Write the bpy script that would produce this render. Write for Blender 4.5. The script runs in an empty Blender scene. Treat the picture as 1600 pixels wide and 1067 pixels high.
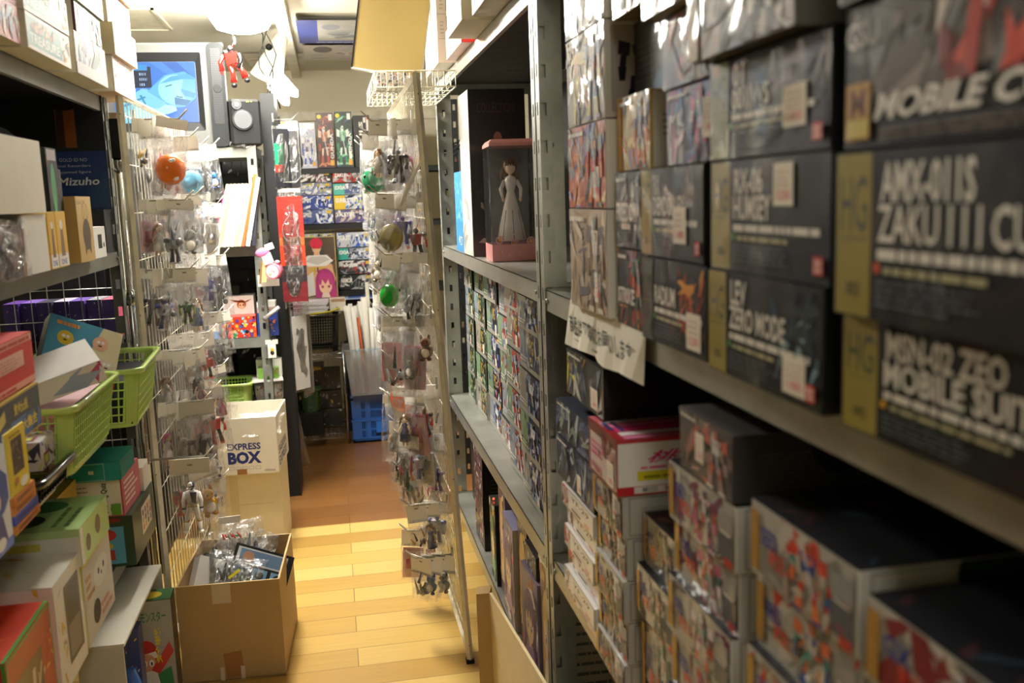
import bpy, math, random
from mathutils import Vector, Matrix

# ------------------------------------------------------------------ camera, world, lights
scn = bpy.context.scene
COL = scn.collection
cam_d = bpy.data.cameras.new('camera')
cam = bpy.data.objects.new('camera', cam_d)
COL.objects.link(cam)
cam_d.sensor_width = 36.0
cam_d.lens = 1480.0 / 1600.0 * 36.0
cam_d.clip_start = 0.02
cam.matrix_world = Matrix(((0.98174735, 0.06149357, -0.17997409, 0.0),
                           (-0.18713719, 0.14347184, -0.97180014, 0.0),
                           (-0.03393825, 0.98774206, 0.15236084, 1.5),
                           (0, 0, 0, 1)))
cam_d.dof.use_dof = True
cam_d.dof.focus_distance = 3.3
cam_d.dof.aperture_fstop = 3.7
scn.camera = cam
scn.view_settings.view_transform = 'Standard'
scn.view_settings.look = 'None'
scn.view_settings.gamma = 1.0
scn.view_settings.use_curve_mapping = False
scn.view_settings.exposure = 1.05

world = bpy.data.worlds.new('world')
scn.world = world
world.use_nodes = True
world.node_tree.nodes['Background'].inputs[0].default_value = (0.9, 0.88, 0.8, 1)
world.node_tree.nodes['Background'].inputs[1].default_value = 0.25

LAMP_TUBE = 48.0       # emission of the main ceiling tube cover
LAMP_FILL = 4.0        # emission of the unseen fill lamp added over the aisle's near end
LAMP_CLIP = 60.0       # emission of the clip lamp's coiled tubes
LAMP_WARM = (1.0, 0.96, 0.87)

PI = math.pi
def lin(h):
    if isinstance(h, str):
        h = h.lstrip('#')
        if len(h) == 3: h = ''.join(c * 2 for c in h)
        v = [int(h[i:i + 2], 16) / 255 for i in (0, 2, 4)]
        return tuple(((x / 12.92) if x <= .04045 else ((x + .055) / 1.055) ** 2.4) for x in v)
    return tuple(h[:3])

# ------------------------------------------------------------------ materials
MATS = {}
def nmat(name):
    m = bpy.data.materials.new(name); m.use_nodes = True
    nt = m.node_tree; nt.nodes.clear()
    out = nt.nodes.new('ShaderNodeOutputMaterial')
    MATS[name] = m
    return m, nt, out
def principled(nt, out, **k):
    p = nt.nodes.new('ShaderNodeBsdfPrincipled')
    for a, v in k.items():
        p.inputs[a.replace('_', ' ')].default_value = v
    nt.links.new(p.outputs[0], out.inputs[0])
    return p
def bump(nt, p, scale, strength, dist=0.002, detail=3.0, stretch=None, coat=False, distortion=0.0):
    tc = nt.nodes.new('ShaderNodeTexCoord'); no = nt.nodes.new('ShaderNodeTexNoise'); b = nt.nodes.new('ShaderNodeBump')
    no.inputs['Scale'].default_value = scale; no.inputs['Detail'].default_value = detail
    no.inputs['Distortion'].default_value = distortion
    src = tc.outputs['Object']
    if stretch:
        mp = nt.nodes.new('ShaderNodeMapping'); mp.inputs['Scale'].default_value = stretch
        nt.links.new(src, mp.inputs[0]); src = mp.outputs[0]
    nt.links.new(src, no.inputs['Vector'])
    nt.links.new(no.outputs[0], b.inputs['Height'])
    b.inputs['Strength'].default_value = strength; b.inputs['Distance'].default_value = dist
    if p is not None:
        nt.links.new(b.outputs[0], p.inputs['Coat Normal' if coat else 'Normal'])
    return b
def attr_mat(name, rough, coat=0.0, coat_rough=0.08, bscale=0, bstr=0, bdist=.002, metal=0.0, vary=0.08, coat_bump=True, emit=0.0, spec=0.5, stretch=None):
    m, nt, out = nmat(name)
    p = principled(nt, out, Roughness=rough, Metallic=metal)
    p.inputs['Specular IOR Level'].default_value = spec
    at = nt.nodes.new('ShaderNodeAttribute'); at.attribute_name = 'Col'
    if vary:
        tc = nt.nodes.new('ShaderNodeTexCoord'); no = nt.nodes.new('ShaderNodeTexNoise')
        no.inputs['Scale'].default_value = 14; no.inputs['Detail'].default_value = 5
        nt.links.new(tc.outputs['Object'], no.inputs['Vector'])
        mr = nt.nodes.new('ShaderNodeMapRange'); mr.inputs[3].default_value = 1 - vary; mr.inputs[4].default_value = 1 + vary
        nt.links.new(no.outputs[0], mr.inputs[0])
        mx = nt.nodes.new('ShaderNodeVectorMath'); mx.operation = 'SCALE'
        nt.links.new(at.outputs['Color'], mx.inputs[0]); nt.links.new(mr.outputs[0], mx.inputs['Scale'])
        csrc = mx.outputs[0]
    else:
        csrc = at.outputs['Color']
    nt.links.new(csrc, p.inputs['Base Color'])
    if coat:
        p.inputs['Coat Weight'].default_value = coat; p.inputs['Coat Roughness'].default_value = coat_rough
    if bscale:
        bump(nt, p, bscale, bstr, bdist, coat=bool(coat and coat_bump), stretch=stretch)
    if emit:
        nt.links.new(at.outputs['Color'], p.inputs['Emission Color']); p.inputs['Emission Strength'].default_value = emit
    return m
attr_mat('printed_card', .6, vary=.06, bscale=60, bstr=.15)
attr_mat('gloss_card', .4, coat=.35, coat_rough=.12, bscale=5, bstr=.25, bdist=.01, vary=.06)
attr_mat('shrink_wrapped_card', .55, spec=.2, coat=.4, coat_rough=.07, bscale=4.5, bstr=.55, bdist=.03, vary=.10)
attr_mat('plastic', .5, vary=.04, spec=.25)
attr_mat('gloss_plastic', .15, vary=.02, coat=.4)
attr_mat('paper', .75, vary=.04, bscale=25, bstr=.2)
attr_mat('corrugated_card', .8, vary=.07, bscale=30, bstr=.25, stretch=(1, 1, 9))
attr_mat('screen_glass', .12, vary=0, emit=.5)
_p = [n for n in MATS['screen_glass'].node_tree.nodes if n.type == 'BSDF_PRINCIPLED'][0]
MATS['screen_glass'].node_tree.links.remove(_p.inputs['Base Color'].links[0]); _p.inputs['Base Color'].default_value = (.012, .014, .018, 1)
attr_mat('wire_metal', .28, metal=.75, vary=.05)
attr_mat('chrome', .12, metal=1.0, vary=.03)

def rack_metal(name, col, rough, metal):
    m, nt, out = nmat(name)
    p = principled(nt, out, Roughness=rough, Metallic=metal)
    tc = nt.nodes.new('ShaderNodeTexCoord'); no = nt.nodes.new('ShaderNodeTexNoise')
    no.inputs['Scale'].default_value = 9; no.inputs['Detail'].default_value = 8; no.inputs['Roughness'].default_value = .7
    nt.links.new(tc.outputs['Object'], no.inputs['Vector'])
    r = nt.nodes.new('ShaderNodeValToRGB')
    c = lin(col)
    r.color_ramp.elements[0].position = .3; r.color_ramp.elements[0].color = (c[0] * .75, c[1] * .75, c[2] * .75, 1)
    r.color_ramp.elements[1].position = .7; r.color_ramp.elements[1].color = (c[0] * 1.15, c[1] * 1.15, c[2] * 1.15, 1)
    nt.links.new(no.outputs[0], r.inputs[0]); nt.links.new(r.outputs[0], p.inputs['Base Color'])
    mr = nt.nodes.new('ShaderNodeMapRange'); mr.inputs[3].default_value = rough - .1; mr.inputs[4].default_value = rough + .15
    nt.links.new(no.outputs[0], mr.inputs[0]); nt.links.new(mr.outputs[0], p.inputs['Roughness'])
    bump(nt, p, 18, .25, .003)
    return m
rack_metal('galvanised_rack', '#b4b5ac', .32, .6)
rack_metal('grey_rack_paint', '#83857f', .45, .15)
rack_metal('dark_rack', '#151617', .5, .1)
rack_metal('cream_enamel', '#e6dfc6', .35, 0)

def film(name, white=.05, rough=.07, bscale=22, bstr=.9, ior=1.5, tint=(1, 1, 1), gloss=.06, crease=0.0):
    m, nt, out = nmat(name)
    tr = nt.nodes.new('ShaderNodeBsdfTransparent'); tr.inputs[0].default_value = (*tint, 1)
    gl = nt.nodes.new('ShaderNodeBsdfGlossy'); gl.inputs['Roughness'].default_value = rough
    df = nt.nodes.new('ShaderNodeBsdfDiffuse'); df.inputs[0].default_value = (.95, .95, .95, 1)
    fr = nt.nodes.new('ShaderNodeFresnel'); fr.inputs[0].default_value = ior
    b = bump(nt, None, bscale, bstr, .01, distortion=1.5)
    nt.links.new(b.outputs[0], gl.inputs['Normal']); nt.links.new(b.outputs[0], fr.inputs['Normal'])
    ad = nt.nodes.new('ShaderNodeMath'); ad.operation = 'ADD'; ad.use_clamp = True
    ad.inputs[1].default_value = gloss; nt.links.new(fr.outputs[0], ad.inputs[0])
    m1 = nt.nodes.new('ShaderNodeMixShader'); m1.inputs[0].default_value = white
    if crease:
        tc = nt.nodes.new('ShaderNodeTexCoord'); mp = nt.nodes.new('ShaderNodeMapping'); mp.inputs['Scale'].default_value = (1, 1, .45)
        no = nt.nodes.new('ShaderNodeTexNoise'); no.inputs['Scale'].default_value = 11; no.inputs['Detail'].default_value = 2.5; no.inputs['Distortion'].default_value = 2.2
        nt.links.new(tc.outputs['Object'], mp.inputs[0]); nt.links.new(mp.outputs[0], no.inputs['Vector'])
        cr = nt.nodes.new('ShaderNodeValToRGB'); e = cr.color_ramp.elements
        e[0].position = .47; e[0].color = (white, white, white, 1); e[1].position = .53; e[1].color = (white, white, white, 1)
        k = e.new(.5); k.color = (crease, crease, crease, 1)
        nt.links.new(no.outputs[0], cr.inputs[0]); nt.links.new(cr.outputs[0], m1.inputs[0])
    nt.links.new(tr.outputs[0], m1.inputs[1]); nt.links.new(df.outputs[0], m1.inputs[2])
    m2 = nt.nodes.new('ShaderNodeMixShader')
    nt.links.new(ad.outputs[0], m2.inputs[0]); nt.links.new(m1.outputs[0], m2.inputs[1]); nt.links.new(gl.outputs[0], m2.inputs[2])
    nt.links.new(m2.outputs[0], out.inputs[0])
    return m
film('bag_film', white=.035, rough=.08, gloss=.05, bscale=24, bstr=.9, crease=.28)
film('clear_window', white=.02, rough=.04, bscale=6, bstr=.2, gloss=.03)
film('frosted_bin', white=.22, rough=.2, bscale=3, bstr=.1, tint=(.62, .78, .95))
film('tinted_acrylic', white=.02, rough=.06, bscale=3, bstr=.1, tint=(.45, .28, .15))

def emit_mat(name, col, s):
    m, nt, out = nmat(name)
    e = nt.nodes.new('ShaderNodeEmission'); e.inputs[0].default_value = (*col, 1); e.inputs[1].default_value = s
    nt.links.new(e.outputs[0], out.inputs[0])
emit_mat('lamp_cover_glow', LAMP_WARM, LAMP_TUBE)
emit_mat('fill_lamp_glow', LAMP_WARM, LAMP_FILL)
emit_mat('coil_tube_glow', (1, .95, .86), LAMP_CLIP)
emit_mat('red_led', (1, .05, .02), 3)

def solid(name, col, rough, metal=0, bs=0, bst=0, bd=.002):
    m, nt, out = nmat(name)
    p = principled(nt, out, Roughness=rough, Metallic=metal); p.inputs['Base Color'].default_value = (*lin(col), 1)
    if bs: bump(nt, p, bs, bst, bd)
solid('wall_paint', '#e4dcc2', .85, bs=120, bst=.15)
solid('ceiling_paint', '#dcd6c0', .9, bs=90, bst=.2)

def floor_mat(name, c1, c2, c3, bw, bl, rough, contrast=1):
    m, nt, out = nmat(name)
    p = principled(nt, out, Roughness=rough)
    p.inputs['Coat Weight'].default_value = .35; p.inputs['Coat Roughness'].default_value = .16
    tc = nt.nodes.new('ShaderNodeTexCoord')
    br = nt.nodes.new('ShaderNodeTexBrick')
    br.offset = .37; br.squash = 1
    br.inputs['Scale'].default_value = 1; br.inputs['Brick Width'].default_value = bl; br.inputs['Row Height'].default_value = bw
    br.inputs['Mortar Size'].default_value = .0012; br.inputs['Mortar Smooth'].default_value = .1
    br.inputs['Color1'].default_value = (0, 0, 0, 1); br.inputs['Color2'].default_value = (1, 1, 1, 1); br.inputs['Mortar'].default_value = (.5, .5, .5, 1)
    nt.links.new(tc.outputs['Object'], br.inputs['Vector'])
    ra = nt.nodes.new('ShaderNodeValToRGB')
    e = ra.color_ramp.elements
    e[0].position = 0; e[0].color = (*lin(c1), 1); e[1].position = 1; e[1].color = (*lin(c3), 1)
    k = e.new(.5); k.color = (*lin(c2), 1)
    nt.links.new(br.outputs['Color'], ra.inputs[0])
    mp = nt.nodes.new('ShaderNodeMapping'); mp.inputs['Scale'].default_value = (2.5, 60, 1)
    gn = nt.nodes.new('ShaderNodeTexNoise'); gn.inputs['Scale'].default_value = 1.6; gn.inputs['Detail'].default_value = 6; gn.inputs['Distortion'].default_value = .6
    nt.links.new(tc.outputs['Object'], mp.inputs[0]); nt.links.new(mp.outputs[0], gn.inputs['Vector'])
    mr = nt.nodes.new('ShaderNodeMapRange'); mr.inputs[3].default_value = .82; mr.inputs[4].default_value = 1.14
    nt.links.new(gn.outputs[0], mr.inputs[0])
    sc = nt.nodes.new('ShaderNodeVectorMath'); sc.operation = 'SCALE'
    nt.links.new(ra.outputs[0], sc.inputs[0]); nt.links.new(mr.outputs[0], sc.inputs['Scale'])
    mx = nt.nodes.new('ShaderNodeMix'); mx.data_type = 'RGBA'
    nt.links.new(br.outputs['Fac'], mx.inputs[0]); nt.links.new(sc.outputs[0], mx.inputs[6]); mx.inputs[7].default_value = (*[x * .3 for x in lin(c1)], 1)
    nt.links.new(mx.outputs[2], p.inputs['Base Color'])
    b = nt.nodes.new('ShaderNodeBump'); b.inputs['Strength'].default_value = .3; b.inputs['Distance'].default_value = .001
    inv = nt.nodes.new('ShaderNodeMath'); inv.operation = 'SUBTRACT'; inv.inputs[0].default_value = 1
    nt.links.new(br.outputs['Fac'], inv.inputs[1]); nt.links.new(inv.outputs[0], b.inputs['Height'])
    nt.links.new(b.outputs[0], p.inputs['Normal'])
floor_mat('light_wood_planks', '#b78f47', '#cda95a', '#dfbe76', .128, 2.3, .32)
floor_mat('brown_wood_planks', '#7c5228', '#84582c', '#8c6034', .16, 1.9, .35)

# ------------------------------------------------------------------ mesh builder
class MB:
    def __init__(s):
        s.v = []; s.f = []; s.c = []; s.m = []; s.M = Matrix.Identity(4); s.mat = 'plastic'; s.sm = []; s.smooth = False
    def add(s, pts, faces, col, mat=None, smooth=None):
        b = len(s.v); M = s.M
        s.v += [tuple(M @ Vector(p)) for p in pts]
        c = lin(col); mk = mat or s.mat; sm = s.smooth if smooth is None else smooth
        for f in faces:
            s.f.append([b + i for i in f]); s.c.append(c); s.m.append(mk); s.sm.append(sm)
    def poly(s, pts, col, mat=None): s.add(pts, [list(range(len(pts)))], col, mat)
    def box(s, x0, y0, z0, x1, y1, z1, col, mat=None):
        s.add([(x0, y0, z0), (x1, y0, z0), (x1, y1, z0), (x0, y1, z0), (x0, y0, z1), (x1, y0, z1), (x1, y1, z1), (x0, y1, z1)],
              [(0, 3, 2, 1), (4, 5, 6, 7), (0, 1, 5, 4), (1, 2, 6, 5), (2, 3, 7, 6), (3, 0, 4, 7)], col, mat, False)
    def bbox(s, x0, y0, z0, x1, y1, z1, r, col, mat=None):
        # box with chamfered vertical and horizontal edges
        X = (x0, x0 + r, x1 - r, x1); Y = (y0, y0 + r, y1 - r, y1)
        def ring(z, i):
            a, b = (0, 3) if i else (1, 2)
            if i: return [(X[1], Y[0], z), (X[2], Y[0], z), (X[3], Y[1], z), (X[3], Y[2], z), (X[2], Y[3], z), (X[1], Y[3], z), (X[0], Y[2], z), (X[0], Y[1], z)]
            return [(X[1] + 0, Y[1], z), (X[2], Y[1], z), (X[2], Y[1], z), (X[2], Y[2], z), (X[2], Y[2], z), (X[1], Y[2], z), (X[1], Y[2], z), (X[1], Y[1], z)]
        s.loft([ring(z0, 0), ring(z0 + r, 1), ring(z1 - r, 1), ring(z1, 0)], col, mat, cap=True)
    def loft(s, rings, col, mat=None, cap=True, smooth=None, closed=True):
        n = len(rings[0]); pts = [p for r in rings for p in r]; fs = []
        for k in range(len(rings) - 1):
            for i in range(n if closed else n - 1):
                j = (i + 1) % n
                fs.append((k * n + i, k * n + j, (k + 1) * n + j, (k + 1) * n + i))
        if cap:
            fs.append(tuple(reversed(range(n)))); fs.append(tuple(range((len(rings) - 1) * n, len(rings) * n)))
        s.add(pts, fs, col, mat, smooth)
        if cap: s.sm[-1] = s.sm[-2] = False
    def tube(s, pts, r, col, mat=None, n=8, cap=True, smooth=True):
        P = [Vector(p) for p in pts]; R = r if isinstance(r, (list, tuple)) else [r] * len(P)
        rings = []; up = None
        for i, p in enumerate(P):
            d = (P[min(i + 1, len(P) - 1)] - P[max(i - 1, 0)])
            if d.length < 1e-9: d = Vector((0, 0, 1))
            d.normalize()
            if up is None:
                a = Vector((0, 0, 1)) if abs(d.z) < .9 else Vector((1, 0, 0)); up = d.cross(a).normalized()
            else:
                up = (up - d * up.dot(d)).normalized()
            w = d.cross(up)
            rings.append([tuple(p + (up * math.cos(2 * PI * k / n) + w * math.sin(2 * PI * k / n)) * R[i]) for k in range(n)])
        s.loft(rings, col, mat, cap, smooth)
    def lathe(s, prof, c, col, mat=None, n=16, cap=True, smooth=True):
        s.loft([[(c[0] + r * math.cos(2 * PI * k / n), c[1] + r * math.sin(2 * PI * k / n), c[2] + z) for k in range(n)] for r, z in prof], col, mat, cap, smooth)
    def ball(s, c, r, col, mat=None, n=10, smooth=True):
        rx, ry, rz = r if isinstance(r, (list, tuple)) else (r, r, r)
        m = max(5, n // 2 + 1)
        s.loft([[(c[0] + rx * math.sin(PI * (j + .02) / (m + .04)) * math.cos(2 * PI * k / n), c[1] + ry * math.sin(PI * (j + .02) / (m + .04)) * math.sin(2 * PI * k / n), c[2] - rz * math.cos(PI * j / m)) for k in range(n)] for j in range(m + 1)], col, mat, True, smooth)
    def build(s, name, parent=None, label=None, cat=None, group=None, kind=None, loc=None, rotz=0):
        me = bpy.data.meshes.new(name); me.from_pydata(s.v, [], s.f)
        names = []
        for k in s.m:
            if k not in names: names.append(k)
        for k in names: me.materials.append(MATS[k])
        ix = {k: i for i, k in enumerate(names)}
        me.polygons.foreach_set('material_index', [ix[k] for k in s.m])
        me.polygons.foreach_set('use_smooth', s.sm)
        ca = me.color_attributes.new('Col', 'FLOAT_COLOR', 'CORNER')
        data = []
        for f, c in zip(s.f, s.c): data += [c[0], c[1], c[2], 1.0] * len(f)
        ca.data.foreach_set('color', data)
        me.update()
        o = bpy.data.objects.new(name, me); COL.objects.link(o)
        if parent is not None: o.parent = parent
        if loc is not None: o.location = loc
        if rotz: o.rotation_euler = (0, 0, rotz)
        tag(o, label, cat, group, kind)
        return o
def tag(o, label=None, cat=None, group=None, kind=None):
    if label: o['label'] = label
    if cat: o['category'] = cat
    if group: o['group'] = group
    if kind: o['kind'] = kind
    return o
def empty(name, loc, label, cat, group=None, rotz=0):
    o = bpy.data.objects.new(name, None); COL.objects.link(o)
    o.location = loc; o.rotation_euler = (0, 0, rotz); o.empty_display_size = .05
    return tag(o, label, cat, group)

# ------------------------------------------------------------------ lettering
_T = {}
def tmesh(t, bold=0.0):
    key = (t, bold)
    if key in _T: return _T[key]
    cu = bpy.data.curves.new('lettering', 'FONT'); cu.body = t; cu.size = 1; cu.resolution_u = 2; cu.offset = bold
    ob = bpy.data.objects.new('lettering', cu); COL.objects.link(ob)
    bpy.context.view_layer.update()
    dg = bpy.context.evaluated_depsgraph_get(); ev = ob.evaluated_get(dg); me = ev.to_mesh()
    vs = [(v.co.x, v.co.y) for v in me.vertices]; fs = [tuple(p.vertices) for p in me.polygons]
    ev.to_mesh_clear(); bpy.data.objects.remove(ob); bpy.data.curves.remove(cu)
    if not vs: vs = [(0, 0), (1, 0), (1, 1)]; fs = []
    xs = [v[0] for v in vs]; ys = [v[1] for v in vs]
    x0, x1, y0, y1 = min(xs), max(xs), min(ys), max(ys)
    w = max(x1 - x0, 1e-4); h = max(y1 - y0, 1e-4)
    r = ([((x - x0) / w, (y - y0) / h) for x, y in vs], fs)
    _T[key] = r
    return r

# ------------------------------------------------------------------ printed faces
class Face:
    """A printed face: u to the viewer's right, v up, both 0..1; every shape is a thin layer of ink above the last."""
    def __init__(s, mb, O, U, V, rng, mat='printed_card', step=.00004):
        s.mb = mb; s.O = Vector(O); s.U = Vector(U); s.V = Vector(V); s.N = s.U.cross(s.V).normalized()
        s.k = 0; s.rng = rng; s.mat = mat; s.w = s.U.length; s.h = s.V.length; s.step = step
    def P(s, u, v): return tuple(s.O + s.U * u + s.V * v + s.N * (s.k * s.step + .0001))
    def poly(s, uv, col):
        s.k += 1
        uv = [(min(max(u, .003), .997), min(max(v, .003), .997)) for u, v in uv]
        s.mb.add([s.P(u, v) for u, v in uv], [list(range(len(uv)))], col, s.mat)
    def rect(s, u0, v0, u1, v1, col): s.poly([(u0, v0), (u1, v0), (u1, v1), (u0, v1)], col)
    def ell(s, cu, cv, ru, rv=None, col='#fff', n=14, a0=0, a1=2 * PI):
        if rv is None: rv = ru * s.w / s.h
        s.poly([(cu + ru * math.cos(a0 + (a1 - a0) * i / n), cv + rv * math.sin(a0 + (a1 - a0) * i / n)) for i in range(n)], col)
    def frame(s, u0, v0, u1, v1, t, col):
        tu = t / s.w; tv = t / s.h
        s.rect(u0, v0, u1, v0 + tv, col); s.rect(u0, v1 - tv, u1, v1, col); s.rect(u0, v0, u0 + tu, v1, col); s.rect(u1 - tu, v0, u1, v1, col)
    def text(s, t, u0, v0, u1, v1, col, bold=0.0, vertical=False, slant=0.0):
        vs, fs = tmesh(t, bold); s.k += 1
        if vertical: pts = [s.P(u0 + (1 - y) * (u1 - u0), v0 + (x) * (v1 - v0)) for x, y in vs]
        else: pts = [s.P(u0 + (x + slant * y) * (u1 - u0), v0 + y * (v1 - v0)) for x, y in vs]
        s.mb.add(pts, fs, col, s.mat)
    def lines(s, u0, v0, u1, v1, n, col, fill=.45, ragged=.4):
        dv = (v1 - v0) / n
        for i in range(n):
            v = v1 - (i + 1) * dv; u = u0; e = u1 - s.rng.random() * ragged * (u1 - u0)
            while u < e:
                w = s.rng.uniform(.02, .09) * (u1 - u0) * 2
                s.rect(u, v, min(u + w, e), v + dv * fill, col); u += w + .012
    def barcode(s, u0, v0, u1, v1):
        s.rect(u0 - .01, v0 - .02, u1 + .01, v1 + .02, '#f4f1e8'); u = u0
        while u < u1:
            w = s.rng.choice((.008, .014, .02)) * (u1 - u0) * 6
            s.rect(u, v0, min(u + w * .5, u1), v1, '#151515'); u += w
    def shards(s, u0, v0, u1, v1, n, pal, size=.3, long=1.0):
        r = s.rng
        for i in range(n):
            cu, cv = r.uniform(u0, u1), r.uniform(v0, v1); a = r.gauss(.9, .8); L = size * r.uniform(.3, 1) * (u1 - u0); W = L * r.uniform(.12, .5) / long
            ca, sa = math.cos(a), math.sin(a); asp = s.w / s.h
            q = []
            for dx, dy in ((-L / 2, -W * r.uniform(.1, .5)), (L * r.uniform(.1, .5), -W / 2), (L / 2, W * r.uniform(0, .4)), (-L * r.uniform(0, .3), W / 2)):
                q.append((min(max(cu + dx * ca - dy * sa, u0), u1), min(max(cv + (dx * sa + dy * ca) * asp, v0), v1)))
            s.poly(q, r.choice(pal))
    def mech(s, u0, v0, u1, v1, pal, lean=0.0):
        """A plain generic robot silhouette in flat plates."""
        r = s.rng; W = u1 - u0; H = v1 - v0
        def q(pts, c): s.poly([(u0 + (x + lean * y) * W, v0 + y * H) for x, y in pts], c)
        a, b, c = pal[0], pal[1 % len(pal)], pal[2 % len(pal)]; d = pal[3 % len(pal)]
        for sx in (-1, 1):
            X = lambda x: .5 + sx * x
            q([(X(.06), .42), (X(.2), .40), (X(.22), .22), (X(.12), .22)], a)
            q([(X(.11), .23), (X(.23), .23), (X(.30), .02), (X(.12), .02)], b)
            q([(X(.10), .05), (X(.34), .05), (X(.38), 0), (X(.10), 0)], c)
            q([(X(.20), .82), (X(.40), .86), (X(.42), .68), (X(.22), .66)], a)
            q([(X(.26), .67), (X(.37), .67), (X(.40), .50), (X(.29), .50)], d)
            q([(X(.27), .52), (X(.42), .52), (X(.40), .34), (X(.30), .34)], b)
        q([(.32, .80), (.68, .80), (.62, .56), (.38, .56)], c)
        q([(.40, .57), (.60, .57), (.62, .42), (.38, .42)], d)
        q([(.38, .78), (.48, .78), (.46, .68), (.38, .70)], b); q([(.62, .78), (.52, .78), (.54, .68), (.62, .70)], b)
        q([(.43, .80), (.57, .80), (.56, .93), (.44, .93)], a)
        q([(.46, .86), (.54, .86), (.54, .89), (.46, .89)], '#2e7f5a')
        q([(.36, .88), (.62, .30), (.66, .32), (.42, .9)], '#c9ccd2')
    def girl(s, u0, v0, u1, v1, hair, dress, skin='#f0cba8', eyes='#34507a'):
        """A plain generic drawn girl: hair, face, eyes, shoulders."""
        W = u1 - u0; H = v1 - v0
        def e(x, y, a, b, c, n=16): s.ell(u0 + x * W, v0 + y * H, a * W, b * H, c, n)
        def q(pts, c): s.poly([(u0 + x * W, v0 + y * H) for x, y in pts], c)
        e(.5, .60, .42, .38, hair); q([(.10, .55), (.90, .55), (.96, .05), (.80, .12), (.5, .3), (.2, .12), (.04, .05)], hair)
        q([(.12, 0), (.30, .26), (.70, .26), (.88, 0)], dress); q([(.43, .2), (.57, .2), (.56, .34), (.44, .34)], skin)
        e(.5, .50, .28, .25, skin)
        q([(.2, .62), (.3, .86), (.5, .9), (.72, .86), (.80, .6), (.68, .52), (.62, .68), (.55, .54), (.47, .70), (.38, .52), (.32, .66)], hair)
        for x in (.38, .62):
            e(x, .48, .06, .065, '#fbfbfb', 10); e(x, .475, .045, .055, eyes, 10); e(x + .012, .50, .014, .018, '#ffffff', 6)
        q([(.46, .345), (.54, .345), (.5, .325)], '#b4504a')

# ------------------------------------------------------------------ cartons
NOART = None
def carton(w, d, h, base, rng, front=None, left=None, right=None, top=None, bottom=None, mat='printed_card', name='toy_box',
           label=None, cat='box', group=None, loc=(0, 0, 0), rotz=0, sticker=None, side=None, cols=None):
    """Box standing on z=0 at local origin, front towards local -Y. Faces get painted by callables taking a Face."""
    mb = MB(); mb.mat = mat
    x, y = w / 2, d / 2
    cols = cols or {}
    e = min(.0012, w * .02)
    mb.add([(-x + e, -y, 0), (x - e, -y, 0), (x, -y + e, 0), (x, y, 0), (-x, y, 0), (-x, -y + e, 0),
            (-x + e, -y, h), (x - e, -y, h), (x, -y + e, h), (x, y, h), (-x, y, h), (-x, -y + e, h)],
           [(5, 4, 3, 2, 1, 0)], cols.get('bottom', base))
    mb.poly([(-x + e, -y, h), (x - e, -y, h), (x, -y + e, h), (x, y, h), (-x, y, h), (-x, -y + e, h)], cols.get('top', base))
    mb.poly([(-x + e, -y, 0), (x - e, -y, 0), (x - e, -y, h), (-x + e, -y, h)], cols.get('front', base))
    mb.poly([(x, -y + e, 0), (x, y, 0), (x, y, h), (x, -y + e, h)], cols.get('right', base))
    mb.poly([(-x, y, 0), (-x, -y + e, 0), (-x, -y + e, h), (-x, y, h)], cols.get('left', base))
    mb.poly([(x, y, 0), (-x, y, 0), (-x, y, h), (x, y, h)], cols.get('back', base))
    mb.poly([(x - e, -y, 0), (x, -y + e, 0), (x, -y + e, h), (x - e, -y, h)], cols.get('edge', base))
    mb.poly([(-x, -y + e, 0), (-x + e, -y, 0), (-x + e, -y, h), (-x, -y + e, h)], cols.get('edge', base))
    g = .0006
    if front: front(Face(mb, (-x, -y - g, 0), (w, 0, 0), (0, 0, h), rng, mat))
    if right or side: (right or side)(Face(mb, (x + g, -y, 0), (0, d, 0), (0, 0, h), rng, mat))
    if left or side: (left or side)(Face(mb, (-x - g, y, 0), (0, -d, 0), (0, 0, h), rng, mat))
    if top: top(Face(mb, (-x, -y, h + g), (w, 0, 0), (0, d, 0), rng, mat))
    o = mb.build(name, None, label, cat, group, loc=loc, rotz=rotz)
    if sticker:
        u, v, sw, sh = sticker
        sb = MB(); sb.mat = 'paper'
        f = Face(sb, (-x, -y - .0026, 0), (w, 0, 0), (0, 0, h), rng, 'paper')
        f.rect(u, v, u + sw / w, v + sh / h, '#f2ead8')
        du = sw / w; dv = sh / h
        f.lines(u + du * .12, v + dv * .45, u + du * .9, v + dv * .9, 3, '#d9b9b4', ragged=.3)
        f.text(rng.choice(('1,980', '2,480', '980', '3,200', '1,480')), u + du * .2, v + dv * .12, u + du * .85, v + dv * .36, '#d8486a')
        sb.build('price_sticker', o)
    return o
rng = random.Random(7)
# ------------------------------------------------------------------ the room
def struct(name, pts, mat, col='#ffffff'):
    mb = MB(); mb.mat = mat
    if isinstance(pts, tuple): mb.box(*pts, col, mat)
    else: mb.poly(pts, col, mat)
    return mb.build(name, kind='structure')
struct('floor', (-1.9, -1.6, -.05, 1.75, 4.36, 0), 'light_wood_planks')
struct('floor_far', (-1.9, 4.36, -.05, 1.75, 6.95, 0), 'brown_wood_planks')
struct('ceiling', (-1.9, -1.6, 2.40, 1.75, 6.95, 2.46), 'ceiling_paint')
struct('wall_left', (-1.96, -1.6, 0, -1.9, 6.95, 2.4), 'wall_paint')
struct('wall_right', (1.75, -1.6, 0, 1.81, 6.95, 2.4), 'wall_paint')
struct('wall_back', (-1.9, 6.9, 0, 1.75, 6.96, 2.4), 'wall_paint')
struct('wall_front', (-1.9, -1.66, 0, 1.75, -1.6, 2.4), 'wall_paint')
t = MB(); t.box(-1.9, 6.87, 2.06, 1.75, 6.9, 2.12, '#f3ecd9', 'cream_enamel'); t.build('trim_1', kind='structure')
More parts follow.
